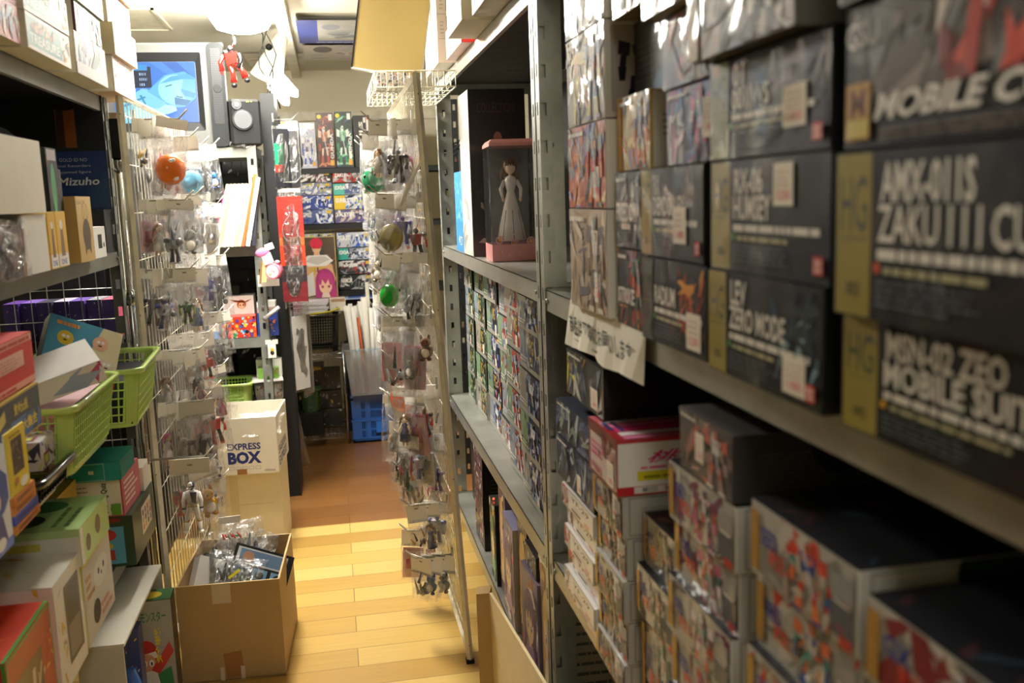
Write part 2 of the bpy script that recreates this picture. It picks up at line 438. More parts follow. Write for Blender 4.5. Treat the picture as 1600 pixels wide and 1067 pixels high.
# ceiling hatch over the left side
t = MB()
for b in ((-1.2, 4.72, -.735, 4.735), (-1.2, 5.26, -.735, 5.275), (-.75, 4.72, -.735, 5.275), (-1.2, 4.72, -1.185, 5.275)):
    t.box(b[0], b[1], 2.392, b[2], b[3], 2.402, '#efeadb', 'cream_enamel')
t.box(-1.185, 4.735, 2.396, -.75, 5.26, 2.402, '#d9d3c0', 'cream_enamel')
t.build('ceiling_hatch', label='square ceiling access hatch with pale rim above the television', cat='hatch')
# raceway running down the ceiling beside the tube lamp
t = MB(); t.box(-.20, 3.3, 2.345, -.14, 6.85, 2.40, '#e9e2cc', 'cream_enamel')
for y in (4.95, 5.3, 5.65): t.box(-.205, y, 2.352, -.1995, y + .16, 2.372, '#2b2b2b', 'plastic')
t.build('cable_raceway', label='long cream lighting track on the ceiling right of the tube lamp', cat='track')

# ------------------------------------------------------------------ lamps
def tube_lamp(x, y0, y1, z, mat, label, w=.135):
    root = empty('ceiling_lamp', ((x), (y0 + y1) / 2, z), label, 'lamp')
    L = (y1 - y0) / 2
    b = MB(); b.mat = 'cream_enamel'; b.box(-w * .7, -L * .93, .07, w * .7, L * .93, 2.4 - z - .001, '#f1ead8'); b.build('lamp_base', root)
    c = MB(); c.mat = mat
    def ring(k, zz):
        pts = []
        n = 20
        for i in range(n):
            a = 2 * PI * i / n
            sx, sy = math.cos(a), math.sin(a)
            pts.append((w * k * sx, (L - w * 1.15) * (1 if sy > 1e-6 else -1 if sy < -1e-6 else 0) + w * 1.15 * k * sy, zz))
        return pts
    c.loft([ring(.55, -.045), ring(.85, -.032), ring(1, .0), ring(1, .04), ring(.96, .07)], '#fff', mat, True, True)
    c.build('lamp_cover', root)
    return root
tube_lamp(-.335, 3.50, 4.66, 2.305, 'lamp_cover_glow', 'long glowing white ceiling lamp with a rounded end above the aisle')
tube_lamp(.26, -.8, .7, 2.33, 'fill_lamp_glow', 'long unseen ceiling lamp added as fill near the front of the shop')  # added out of view to brighten faces turned to the camera

# clip lamp with coiled fluorescent tubes
cl = empty('clip_lamp', (-.20, 5.2, 2.345), 'cream spotlight with a bare coiled bulb pointing down from the ceiling track', 'lamp')
b = MB(); b.mat = 'cream_enamel'
b.tube([(.03, 0, .03), (.02, .0, -.0), (.0, 0, -.02)], [.012] * 3, '#b8b29c', 'chrome')
b.build('lamp_arm', cl)
s_ = MB(); s_.mat = 'cream_enamel'
def cone(mb, o, d, prof, col, mat, n=18):
    d = Vector(d).normalized(); u = d.orthogonal().normalized(); w = d.cross(u)
    mb.loft([[tuple(Vector(o) + d * t + (u * math.cos(2 * PI * k / n) + w * math.sin(2 * PI * k / n)) * r) for k in range(n)] for r, t in prof], col, mat, False, True)
ax = Vector((-.38, -.1, -.90)).normalized()
cone(s_, (.0, 0, -.015), ax, [(.0, -.03), (.035, -.02), (.042, .02), (.048, .06), (.085, .21), (.082, .21), (.04, .05)], '#d9d4b4', 'cream_enamel')
s_.build('lamp_shade', cl)
k_ = MB(); k_.ball((-.055, -.055, -.055), .018, '#141414', 'plastic', 8); k_.build('lamp_knob', cl)
ax = Vector((.62, -.1, -.78)).normalized()
o_ = Vector((-.045, -.01, -.22))
u_ = ax.orthogonal().normalized(); w_ = ax.cross(u_)
for j, (a, b2) in enumerate(((-.035, -.02), (.035, -.02), (0, .035))):
    h_ = MB(); h_.mat = 'coil_tube_glow'
    c0 = o_ + u_ * a + w_ * b2
    pts = [c0 + u_ * .014, c0 + ax * .11 + u_ * .014, c0 + ax * .122, c0 + ax * .11 - u_ * .014, c0 - u_ * .014]
    h_.tube([tuple(p) for p in pts], .0125, '#fff', 'coil_tube_glow', 8)
    h_.build('coiled_tube', cl)

# cables down from the track
for i, (xa, xb, yy) in enumerate(((-.30, -.27, 5.05), (-.26, -.255, 5.03), (-.24, -.235, 5.0))):
    c = MB(); pts = [(xa + (xb - xa) * q / 8 + .022 * math.sin(q * 1.3 + i * 2), yy, 2.385 - q * .052) for q in range(9)]
    c.tube(pts, .0035, '#23261f', 'plastic', 6)
    c.build('lamp_cable', label='thin dark cable hanging behind the tube lamp, %s of three' % ('leftmost', 'middle', 'rightmost')[i], cat='cable', group='cables hanging from the ceiling')

# ------------------------------------------------------------------ slotted angle racks
def slot_flange(mb, O, U, width, N, z0, z1, col, mat, pitch=.087, slot=.03, sw=.013, phase=.03):
    """A punched steel strip from z0 to z1; O its corner, U across, N thickness direction. The slots are real openings."""
    O = Vector(O); U = Vector(U); N = Vector(N) * .002
    def slab(a0, a1, za, zb):
        p = []
        for a, z in ((a0, za), (a1, za), (a1, zb), (a0, zb)):
            q = O + U * a; p.append((q.x, q.y, z))
        p2 = [(x + N.x, y + N.y, z) for x, y, z in p]
        mb.add(p + p2, [(0, 1, 2, 3), (7, 6, 5, 4), (0, 4, 5, 1), (1, 5, 6, 2), (2, 6, 7, 3), (3, 7, 4, 0)], col, mat)
    m = width / 2
    slab(0, m - sw / 2, z0, z1); slab(m + sw / 2, width, z0, z1)
    z = z0; nz = z0 + phase
    while nz < z1 - slot:
        slab(m - sw / 2, m + sw / 2, z, nz); z = nz + slot; nz = z + pitch - slot
    slab(m - sw / 2, m + sw / 2, z, z1)
def post(parent, x, y, z0, z1, sx, sy, col, mat, wx=.038, wy=.038, bolts=()):
    mb = MB(); mb.mat = mat
    slot_flange(mb, (x, y, 0), (sx, 0, 0), wx, (0, sy, 0), z0, z1, col, mat)
    slot_flange(mb, (x, y, 0), (0, sy, 0), wy, (sx, 0, 0), z0, z1, col, mat)
    p = mb.build('post', parent)
    if bolts:
        for z in bolts:
            b = MB(); b.ball((x + sx * wx / 2, y - sy * .002, z), (.010, .006, .010), '#b9bab4', 'chrome', 8); b.build('bolt', p)
    return p
def shelf_board(parent, x0, y0, x1, y1, z, col, mat, lip=.05, t=.002, name='shelf'):
    mb = MB(); mb.mat = mat
    mb.box(x0, y0, z - t, x1, y1, z, col)
    mb.box(x0 + .015, y0 + .003, z - t - .001, x1 - .015, y1 - .003, z - t, '#fff', 'dark_rack')  # dark sheet puts the underside shade into the board's colour
    for b in ((x0, y0, x0 + t, y1), (x1 - t, y0, x1, y1), (x0, y0, x1, y0 + t), (x0, y1 - t, x1, y1)):
        mb.box(b[0], b[1], z - lip, b[2], b[3], z, col)
    for b in ((x0 + t, y0, x0 + .014, y1), (x1 - .014, y0, x1 - t, y1)):
        mb.box(b[0], b[1], z - lip, b[2], b[3], z - lip + t, col)
    for (cx, sx) in ((x0, 1), (x1, -1)):
        for (cy, sy) in ((y0, 1), (y1, -1)):
            mb.ball((cx - .003 * sx, cy + sy * .05, z - lip / 2), (.004, .006, .006), '#3b3b38', mat, 6)
    return mb.build(name, parent)
def rack(name, label, x0, y0, x1, y1, ztop, shelves, mat, lip=.05, wx=.038, wy=.038, fronts=None, col='#fff', z0=0, bolts=(), back=None):
    root = empty(name, ((x0 + x1) / 2, (y0 + y1) / 2, 0), label, 'rack')
    inv = (-(x0 + x1) / 2, -(y0 + y1) / 2)
    X0, X1, Y0, Y1 = x0 + inv[0], x1 + inv[0], y0 + inv[1], y1 + inv[1]
    post(root, X0, Y0, z0, ztop, 1, 1, col, mat, wx, wy, bolts); post(root, X1, Y0, z0, ztop, -1, 1, col, mat, wx, wy)
    post(root, X0, Y1, z0, ztop, 1, -1, col, mat, wx, wy, bolts); post(root, X1, Y1, z0, ztop, -1, -1, col, mat, wx, wy)
    if back:
        mb = MB(); mb.mat = 'dark_rack'  # dark sheet added behind the rack so the gaps read as shade
        if back == 'R': mb.box(X1, Y0, .03, X1 + .006, Y1, ztop - .02, '#fff')
        else: mb.box(X0 - .006, Y0, .03, X0, Y1, ztop - .02, '#fff')
        mb.build('added_dark_back', root)
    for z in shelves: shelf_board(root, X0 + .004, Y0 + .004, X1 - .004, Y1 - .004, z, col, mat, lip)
    return root
# right side, near bay and far bay
RX = .49
rack('storage_rack', 'tall grey slotted steel rack of model kit boxes filling the right foreground', RX, .20, .98, 2.235, 2.30, (.12, .60, 1.275, 2.02), 'galvanised_rack', bolts=(1.25,), back='R')
rack('storage_rack', 'grey slotted steel rack beyond the near one on the right, holding the pink figure box', RX, 2.245, .98, 4.32, 2.30, (.12, .595, 1.285, 2.0), 'galvanised_rack', wx=.068, wy=.038, bolts=(1.27, 1.615), back='R')
# left side
LX = -.66
rack('storage_rack', 'grey slotted steel rack on the left holding baskets and toy boxes', -1.12, .35, LX, 3.20, 1.865, (.49, .914, 1.37, 1.84), 'grey_rack_paint', lip=.045, back='L')
# rack facing the camera, carries the television
rack('storage_rack', 'light grey slotted rack under the television facing down the aisle', -1.02, 4.70, -.325, 5.12, 1.775, (.487, .862, 1.305, 1.77), 'grey_rack_paint', lip=.05, wx=.045)
# black rack behind it
rack('storage_rack', 'tall black rack beyond the television rack with bags hooked on its side', -.80, 5.16, -.255, 5.82, 2.0, (.10, .55, 1.0, 1.45, 1.90), 'dark_rack', lip=.04)
# black upright panel next to the speaker
t = MB(); t.box(-.302, 4.86, .0, -.235, 4.90, 2.03, '#33383b', 'dark_rack'); t.box(-.245, 4.90, .0, -.235, 5.12, 2.02, '#1f2122', 'dark_rack')
t.build('side_panel', label='narrow black upright board standing beside the loudspeaker and television rack', cat='panel')
# back rack with kits
rack('storage_rack', 'dark rack across the far end full of model kit boxes', -.62, 6.22, 1.0, 6.62, 2.02, (.93, 1.36, 1.712), 'dark_rack', lip=.035)
# rack glimpsed beyond the right hand racks
rack('storage_rack', 'dark rack far right seen through the gap behind the wire panel', .64, 4.98, 1.25, 5.40, 2.0, (.45, .9, 1.19, 1.75), 'dark_rack', lip=.04)

# ------------------------------------------------------------------ wire panels and hooks
def wire_panel(label, p0, p1, z0, z1, lean, pitch_h=.055, pitch_v=.15, thick=.0016, frame_t=.011):
    """Grid panel from p0 to p1 (plan), bottom z0 to top z1; top offset by lean in x."""
    p0 = Vector((*p0, 0)); p1 = Vector((*p1, 0)); d = (p1 - p0); L = d.length; d.normalize()
    root = empty('display_grid', (p0.x, p0.y, z0), label, 'wire panel')
    H = z1 - z0
    def P(a, z): q = d * a; return (q.x + lean * z / H, q.y, z)
    f = MB(); f.mat = 'cream_enamel'
    for a in (0, L):
        f.tube([P(a, 0), P(a, H)], frame_t, '#fff', n=4, smooth=False)
        for z in (.05, H * .33, H * .62, H - .06): f.ball(P(a, z), (.004, frame_t + .002, .004), '#3c372b', 'plastic', 6)
    f.tube([P(0, H), P(L, H)], frame_t * .9, '#fff', n=4, smooth=False); f.tube([P(0, 0.02), P(L, 0.02)], frame_t * .9, '#fff', n=4, smooth=False)
    f.build('panel_frame', root)
    g = MB(); g.mat = 'cream_enamel'
    a = pitch_h
    while a < L - .01: g.tube([P(a, 0.02), P(a, H)], thick, '#fff', n=4, smooth=False); a += pitch_h
    z = pitch_v * .5
    while z < H: g.tube([P(0, z), P(L, z)], thick * 1.15, '#fff', n=4, smooth=False); z += pitch_v
    g.build('wire_grid', root)
    for a in (0, L):
        b = MB(); b.box(-.013, -.013, -z0 if z0 < .1 else -.02, .013, .013, .0, '#1b1b1b', 'plastic')
        # foot cap only where it stands on the floor
        c = b.build('foot_cap', root); c.location = P(a, 0)
    return root
wire_panel('cream wire grid panel on the left crowded with bagged toys', (-.60, 3.13), (-.60, 4.38), .06, 1.845, -.01)
wire_panel('cream wire grid panel on the right leaning beside the rack, hung with bagged toys', (.358, 2.88), (.358, 4.15), .012, 1.865, -.085)
t = MB(); t.mat = 'dark_rack'; t.box(-.80, 3.50, 0, -.785, 4.64, 1.74, '#fff')  # board added to keep the space behind the grid dark
for y in (3.53, 3.96, 4.61): t.box(-.785, y - .012, 0, -.770, y + .012, 1.74, '#fff')
t.box(-1.15, 3.50, 0, -.80, 3.515, 1.83, '#fff')
t.build('added_dark_board', label='dark board added behind the left wire grid panel to deepen its shade', cat='board')
# chrome pole beside the left panel
t = MB(); t.tube([(-.655, 3.245, 0), (-.655, 3.245, 1.80)], .0135, '#b8b8b4', 'chrome', 14)
for z in (.9, 1.19, 1.62): t.tube([(-.655, 3.245, z), (-.655, 3.245, z + .05)], .0165, '#8f8f8b', 'chrome', 14)
t.box(-.67, 3.22, 1.66, -.635, 3.26, 1.78, '#0e0e10', 'plastic')
t.build('chrome_pole', label='chrome pole with black clamp standing between the left rack and wire panel', cat='pole')
# ------------------------------------------------------------------ art styles
WH = '#e9e5da'; BK = '#121314'; GOLD = '#9a8a34'
P_BLUE = ['#2c3f7c', '#8fa3cf', '#e8e9ef', '#1c2238', '#5b74b5', '#c9cfdd']
P_RED = ['#b32a1e', '#e0572e', '#f0c9a0', '#3a1512', '#e8e1d5', '#7c1f1a']
P_GRN = ['#2f6b4a', '#8fbf9a', '#dfe8d8', '#18241c', '#5a8f6a', '#c4c9b4']
P_MIX = ['#8d99b8', '#d9d4cf', '#3b4560', '#b6452f', '#e6dcc0', '#222630', '#6f84ad']
P_PUR = ['#5b3f74', '#a98cc0', '#e9dfe9', '#2a1f38', '#c85a86', '#8a6aa8']
P_WRM = ['#d8b06a', '#efe0bd', '#8c5a2c', '#b7723a', '#f3ece0', '#5a3a20']
P_TOY = ['#e23a2e', '#f2c23a', '#2f6fc0', '#38a05a', '#f0f0ea', '#e87a2c', '#6a3f90']
P_PNK = ['#e65a9a', '#f6b5d0', '#fdf0f4', '#c02a6a', '#e9a0c0', '#ffffff']
P_GRY = ['#6e7072', '#a9aaa8', '#d6d5cf', '#3c3d3f', '#8a8b8c', '#505255']
def f_hg(t1, t2, num, strip=GOLD, badge=True, tip=None, logo='HG', bignum=True, sub='#b9b48a', art=None):
    def fn(F):
        F.rect(0, 0, 1, 1, '#0e0f10')
        if art: F.shards(.60, .15, .97, .95, 26, art, .8, 1.6)
        F.rect(.012, .012, .20, .988, strip)
        F.text(logo, .035, .52, .178, .86, '#55573a', .012); F.rect(.035, .475, .178, .49, '#6b6a40')
        if num: F.text(num, .075, .13, .145, .22, '#33331c', .02)
        F.rect(.2, .012, .206, .988, '#26240f')
        F.text(t1, .245, .70, .245 + .05 * len(t1), .93, WH, .024)
        F.text(t2, .235, .47, min(.235 + .055 * len(t2), .965), .69, WH, .024 if 'I I' not in t2 else .014)
        F.lines(.235, .37, .95, .44, 1, WH, .85, .05)
        F.lines(.27, .29, .80, .35, 1, sub, .6, .3); F.rect(.225, .29, .25, .35, tip or '#4f9a4a')
        F.lines(.235, .10, .72, .27, 4, '#5d6468', .4, .3)
        if badge: F.rect(.90, .08, .965, .22, '#d2281e'); F.text('BAN', .908, .15, .957, .20, '#f3e4e0', .02); F.text('DAI', .908, .095, .957, .145, '#f3e4e0', .02)
    return fn
def f_mecha(bg, pal, title='', tcol=WH, tpos=(.05, .06, .62, .28), strip=None, n=34, figure=True, logo=None):
    def fn(F):
        F.rect(0, 0, 1, 1, bg)
        F.shards(0, 0, 1, 1, n, pal, .42, 1.6)
        if figure: F.mech(.48, .02, .98, 1.0, [pal[2], pal[0], pal[3 % len(pal)], pal[1]])
        if strip: F.rect(0, 0, .12, 1, strip)
        if title:
            F.rect(tpos[0] - .015, tpos[1] - .03, tpos[2] + .02, tpos[3] + .03, F.rng.choice(('#20242c', '#2b2f3a', '#4a4d55')))
            F.text(title, *tpos, tcol, .02)
        if logo: F.rect(.02, .70, .16, .97, '#e7b53a'); F.text(logo, .04, .76, .14, .92, '#3a2a10', .02)
        F.lines(.05, .88, .5, .96, 1, tcol, .6)
    return fn
def f_white(txt='', tcol='#9a2e34', code=True, n=7, base='#e8e4d8', pic=None):
    def fn(F):
        F.rect(.02, .02, .98, .98, base)
        if txt: F.text(txt, .1, .78, .1 + min(.8, .09 * len(txt)), .92, tcol, .01)
        if pic: F.rect(.1, .36, .9, .76, pic[0]); F.shards(.12, .38, .88, .74, 10, pic, .6)
        F.lines(.1, .30 if pic else .42, .88, .74 if not pic else .35, n if not pic else 1, '#8f8d86', .35)
        if code: F.barcode(.35, .08, .82, .26)
    return fn
def f_panel(base, ink='#777', n=9, oval=None, frame=None):
    def fn(F):
        F.rect(0, 0, 1, 1, base)
        if frame: F.frame(.04, .04, .96, .96, .003, frame)
        F.lines(.12, .18, .88, .74, n, ink, .3)
        if oval: F.ell(.5, .86, .16, None, oval, 16)
    return fn
def f_window(rim, inside, fig=None):
    def fn(F):
        F.rect(0, 0, 1, 1, rim); F.rect(.1, .1, .9, .9, inside)
        if fig: F.mech(.2, .12, .8, .88, fig)
    return fn
def f_collage(bg, pal, n=40, size=.25, dots=0):
    def fn(F):
        F.rect(0, 0, 1, 1, bg); F.shards(.02, .02, .98, .98, n, pal, size)
        for i in range(dots): F.ell(F.rng.random(), F.rng.random(), F.rng.uniform(.02, .07), None, F.rng.choice(pal), 10)
    return fn

# placement helpers: fronts that look across the aisle
def place(side, xf, y0, y1, z0, z1, d, base, label, group=None, gap=.0015, jit=.6, **k):
    w = (y1 - y0) - gap; h = (z1 - z0) - .0008
    rz = (-PI / 2 if side == 'R' else PI / 2) + math.radians(rng.uniform(-jit, jit))
    cx = xf + d / 2 if side == 'R' else xf - d / 2
    if side == 'R': k['left'], k['right'] = k.get('right'), k.get('left')
    cx += rng.uniform(0, .002) * (1 if side == 'R' else -1)
    return carton(w, d, h, base, rng, label=label, group=group, loc=(cx, (y0 + y1) / 2, z0), rotz=rz, **k)
def front(x0, x1, yf, z0, z1, d, base, label, group=None, gap=.0015, rot=0, **k):
    return carton(x1 - x0 - gap, d, z1 - z0 - .0008, base, rng, label=label, group=group, loc=((x0 + x1) / 2, yf + d / 2, z0), rotz=rot, **k)
ORD = ['bottom', 'second from bottom', 'third from bottom', 'fourth from bottom', 'fifth from bottom', 'sixth from bottom', 'seventh from bottom']
WR = 'shrink_wrapped_card'

# ------------------------------------------------------------------ RIGHT, near bay, shelf of dark kit boxes (top 1.275)
G1 = 'model kit boxes stacked on the near right shelf'
dk = dict(mat=WR, name='kit_box', group=G1)
side_dark = f_panel('#101113', '#3c3f42', 8)
# nearest stack
cN = 'nearest stack'
S = 'R'
place(S, .465, .505, .808, 1.275, 1.382, .19, '#0d0e0f', 'black box with gold strip and white title, bottom of the ' + cN, front=f_hg('MSN-02 ZEO', 'MOBILE SUIT', '002', tip='#e8b02a'), left=side_dark, **dk)
place(S, .455, .505, .808, 1.382, 1.528, .19, '#0d0e0f', 'black box with gold strip and tall white title, middle of the ' + cN, front=f_hg('AMX-011S', 'ZAKU I I I CUST', '003', tip='#e0562a'), left=side_dark, **dk)
def f_big(F):
    F.rect(0, 0, 1, 1, '#15130f'); F.shards(.1, .3, 1, 1, 40, ['#3b352c', '#5b5145', '#777', '#2b2620', '#8c7f78'], .5)
    F.shards(.45, .35, .9, 1, 22, ['#b33a2c', '#d4553e', '#7a2318', '#c9bdb4'], .5)
    F.rect(.02, .06, .15, .46, '#b98a2e'); F.rect(.03, .08, .14, .2, '#d4c05a'); F.text('M', .045, .22, .125, .42, '#6b3a14', .02)
    F.text('MOBILE COM', .17, .18, .98, .36, WH, .03, slant=.04); F.lines(.2, .05, .95, .14, 2, '#6b5b4c', .5)
    F.text('GSU', .02, .70, .19, .88, '#a8a49a', .02)
place(S, .46, .505, .802, 1.530, 1.652, .2, '#181613', 'dark box with a red robot and an orange badge, upper in the ' + cN, front=f_big, left=side_dark, **dk)
place(S, .45, .505, .80, 1.654, 1.80, .2, '#2a2a28', 'grey-brown kit box on top of the ' + cN, front=f_mecha('#3c3833', P_GRY, 'CRUISER', n=30), **dk)
# second stack
c2 = 'second stack on the right shelf'
place(S, .462, .835, 1.128, 1.275, 1.402, .19, '#0d0e0f', 'black box with green glow, bottom of the ' + c2, front=f_hg('LEV', 'ZERO MODE', '001', badge=True, art=['#2f4a58', '#1e2c36', '#4fae5e', '#88a5b0', '#2a3a48']), left=side_dark, sticker=(.72, .08, .05, .04), **dk)
place(S, .466, .832, 1.128, 1.402, 1.532, .19, '#0d0e0f', 'black box with gold strip, middle of the ' + c2, front=f_hg('RX-06', 'HUMSEY', '006'), left=side_dark, sticker=(.6, .6, .045, .045), **dk)
place(S, .466, .832, 1.128, 1.534, 1.648, .19, '#101214', 'dark box with blue and gold strip, upper in the ' + c2, front=f_hg('01', '001IWS', '012', strip='#8a8a52', art=['#23202e', '#2e2b3a', '#1c1c22'], badge=True), left=side_dark, sticker=(.68, .22, .05, .042), **dk)
place(S, .44, .86, 1.13, 1.650, 1.76, .2, '#4a463e', 'pale grey picture box on top of the ' + c2, front=f_mecha('#8f8a80', P_GRY + ['#b98a80'], '', n=40, figure=True, strip='#a5894a'), **dk)
# third stack
c3 = 'third stack on the right shelf'
place(S, .470, 1.150, 1.405, 1.275, 1.402, .19, '#111213', 'dark box with orange flame picture, bottom of the ' + c3, front=f_hg('', 'RADIUM', '', strip='#3a3626', badge=False, art=['#c8501e', '#e89a3a', '#3a2018', '#7b2a1c'], logo='MG'), left=side_dark, sticker=(.74, .08, .05, .05), **dk)
place(S, .468, 1.150, 1.405, 1.404, 1.532, .19, '#0f1011', 'black box with gold strip, middle of the ' + c3, front=f_hg('RX', 'DENDOBLEY', '011'), left=side_dark, sticker=(.58, .18, .05, .05), **dk)
place(S, .475, 1.128, 1.305, 1.534, 1.636, .2, '#241f38', 'box with purple and pink picture, upper in the ' + c3, front=f_mecha('#2c2a44', ['#3b3560', '#d9b8c8', '#c84a7a', '#1c1a2c', '#5a78c0', '#b0408a'], '', n=30), left=f_white('', n=5), sticker=(.8, .3, .03, .05), **dk)
place(S, .470, 1.12, 1.31, 1.638, 1.735, .2, '#3a3a3c', 'grey box with small red lettering above the purple robot box', front=f_mecha('#57585a', P_GRY + ['#a8483a', '#c07060'], '', n=36), left=f_panel('#6c5a3c', '#9a8458', 5), **dk)
place(S, .450, 1.10, 1.33, 1.737, 1.84, .2, '#8a8478', 'pale box at the very top of the ' + c3, front=f_mecha('#a8a294', ['#c8b8a8', '#b86a5a', '#8a8a80', '#d8d0c0'], '', n=36), **dk)
# fourth stack, recessed
c4 = 'fourth stack on the right shelf'
place(S, .482, 1.415, 1.582, 1.275, 1.405, .2, '#1a1a1a', 'dark box with red and orange robot, bottom of the ' + c4, front=f_mecha('#242426', ['#8c2a1e', '#d8602c', '#2f5a3a', '#3b3b3e', '#b9b2a4', '#e0a060'], 'STRIKE', n=34, tpos=(.06, .3, .6, .5)), sticker=(.22, .34, .045, .02), **dk)
place(S, .482, 1.415, 1.582, 1.407, 1.532, .2, '#1a1a1a', 'dark grey box with slanted white lettering, second in the ' + c4, front=f_mecha('#2a2a2c', P_GRY, 'FREEDOM', n=30, tpos=(.06, .35, .7, .6)), sticker=(.22, .25, .045, .02), **dk)
place(S, .490, 1.42, 1.585, 1.534, 1.655, .2, '#caa85a', 'yellow-framed box with orange and blue robot, third in the ' + c4, front=f_mecha('#d0b878', ['#e07a3a', '#6a7ab0', '#e8dcc0', '#3a3a52', '#c84a2c', '#f0d890'], '', n=34, strip='#e0a93c'), left=f_white('', n=4), **dk)
place(S, .478, 1.41, 1.57, 1.780, 1.90, .2, '#77705c', 'tan and pink box at the top of the ' + c4, front=f_mecha('#989080', ['#b8a890', '#4a5a52', '#c0786a', '#d8d0b8'], '', n=30), **dk)
place(S, .52, 1.42, 1.585, 1.657, 1.778, .2, '#2b2a2c', 'plain dark box under the tan one, ' + c4, front=f_panel('#2b2a2c', '#4a4644', 6), **dk)
# fifth stack with white ends
c5 = 'stack beside the right upright'
def f_mechend(F):
    F.rect(0, 0, 1, 1, '#c9c5bc'); F.rect(.04, .06, .96, .94, '#a9a49f'); F.frame(.04, .06, .96, .94, .001, '#77736e')
    F.mech(.05, .1, .40, .9, ['#2b2d33', '#15171a', '#4a4d55', '#202329'])
A = [(1.278, 1.470, '#b9a58c', ['#8a6f58', '#c9b9a0', '#6d6a72', '#e2d8c8', '#4a4f60', '#a88a6a'], 'silver and tan robot legs', f_white('', n=12, code=False)),
     (1.472, 1.625, '#b8502c', ['#e07a2c', '#d23a2a', '#8a8f96', '#2a2d33', '#4a68b0', '#f0d8a0'], 'orange and red robot', f_white('RX', n=13, code=False)),
     (1.627, 1.790, '#8a8468', ['#c9b84a', '#e8e0c8', '#5a78a8', '#6a5a80', '#d8a080', '#3c3c40'], 'yellow and blue robot', f_mechend),
     (1.792, 1.960, '#4a4438', ['#e8e4d8', '#6a5a3a', '#2a2a26', '#a89a6a'], 'painted white glare', f_white('', n=6, code=False))]  # pale shards put the glare into the front's colours
for i, (z0, z1, bg, pal, desc, sd) in enumerate(A):
    place(S, .472, 1.605, 1.865, z0, z1, .30, WH, 'box with %s, %s of the %s' % (desc, ORD[i], c5), front=f_mecha(bg, pal, '', n=46), left=sd, right=sd, sticker=(.70, .12, .04, .055) if i < 2 else None, **dk)

# hand-lettered paper strip over the shelf lip
t = MB(); t.mat = 'paper'
y0, y1 = 1.44, 1.93
n = 12
for i in range(n):
    a, b = y0 + (y1 - y0) * i / n, y0 + (y1 - y0) * (i + 1) / n
    xa, xb = .485 - .010 * abs(math.sin(i * .9)), .485 - .010 * abs(math.sin((i + 1) * .9))
    za, zb = 1.188 + .004 * math.sin(i), 1.188 + .004 * math.sin(i + 1)
    t.add([(.50, a, 1.2795), (.50, b, 1.2795), (.4855, b, 1.2795), (.4855, a, 1.2795), (xb - .004, b, zb), (xa - .004, a, za)], [(0, 1, 2, 3), (3, 2, 4, 5)], '#efe9d6')
F = Face(t, (.480, y1, 1.19), (0, -(y1 - y0), 0), (-.005, 0, .088), rng, 'paper'); F.k = 20
F.text('商品は丁寧にお願いします', .05, .25, .9, .72, '#3d473c', .01); F.lines(.1, .1, .85, .22, 1, '#8a8a80', .5)
t.build('price_strip', label='white paper strip with handwritten Japanese letters taped over the right shelf edge', cat='sign')

# ------------------------------------------------------------------ RIGHT, near bay, lower shelf: stacks rising from .60
G2 = 'boxes stacked on the lower right shelf'
lk = dict(mat=WR, group=G2, name='toy_box')
def f_robo(bg, pal, title='CITY', tc='#2a3f9c', tc2='#d23a2a', strip=None):
    def fn(F):
        F.rect(0, 0, 1, 1, '#bdb8ac'); F.shards(.0, 0, 1, .98, 26, ['#8f8b84', '#cfcabf', '#6a6864', '#a8a49a', bg], .4)
        F.mech(.38, .0, .80, .98, pal); F.shards(.38, .02, .80, .75, 16, pal + ['#3a3836', '#c9c4b8', '#4a4844'], .3)
        F.rect(.02, .1, .1, .9, strip or '#b88a3a')
        F.text(title, .13, .50, .30, .74, tc, .02, slant=-.05); F.text('戦記', .22, .28, .38, .52, tc2, .02)
        F.rect(.80, .55, .99, .85, '#9a9a98'); F.rect(.80, .12, .99, .5, '#5a5f66'); F.rect(.88, .03, .98, .16, '#c23a30')
    return fn
end_white = f_panel('#b9b7b0', '#8e8e88', 10, oval='#17332c', frame='#94928a')
cols_lower = [
    ('front stack under the right shelf', .462, .50, .752, 1.128, .083, ['#8a2a30', '#c85a60', '#2a2a2e', '#d8b0a8'], 'GX'),
    ('second stack under the right shelf', .462, .775, 1.005, 1.140, .090, ['#d8482e', '#e8784a', '#2a4a9a', '#c9b9a8', '#2f8f8a'], 'SEED'),
    ('third stack under the right shelf', .462, 1.062, 1.295, 1.108, .088, ['#7a3a5a', '#c86a90', '#e8d8e0', '#b84a3c', '#2f7f8a'], 'SEED'),
    ('fourth stack under the right shelf', .485, 1.315, 1.50, .955, .088, ['#3b3d44', '#6a6c74', '#2f6b62', '#b0543c', '#c9c2b4'], 'NEO'),
]
for ci, (cn, xf, ya, yb, ztop, hh, pal, ttl) in enumerate(cols_lower):
    z = ztop; i = 0
    levels = []
    while z > .62 + hh: levels.append((z - hh, z)); z -= hh
    zb = levels[-1][0]
    off = .60 - zb
    for k, (a, b) in enumerate(levels):
        if k > 5: break
        j = ((k * 37 + ci * 11) % 5) * .004
        if k == len(levels) - 1 or k == 5: a = .601
        p = pal[k % len(pal):] + pal[:k % len(pal)]
        nm = ('top', 'second from top', 'third from top', 'fourth from top', 'fifth from top', 'lowest')[k]
        desc = {0: 'red and black', 1: 'red robot', 2: 'pink and purple', 3: 'grey robot'}[ci]
        place('R', xf + j, ya, yb, a, b, .30, '#bab7b0', '%s box, %s of the %s' % (desc, nm, cn), front=f_robo(pal[0], p, ttl), left=end_white, right=end_white,
              top=f_collage('#17181c', ['#1f2024', '#3a2024', '#2a3440', '#4a2a26'], 20), bottom=None, cols={'top': '#15161a', 'edge': '#e6e2d8'},
              sticker=(.82, .12, .03, .036) if k < 3 else None, **lk)
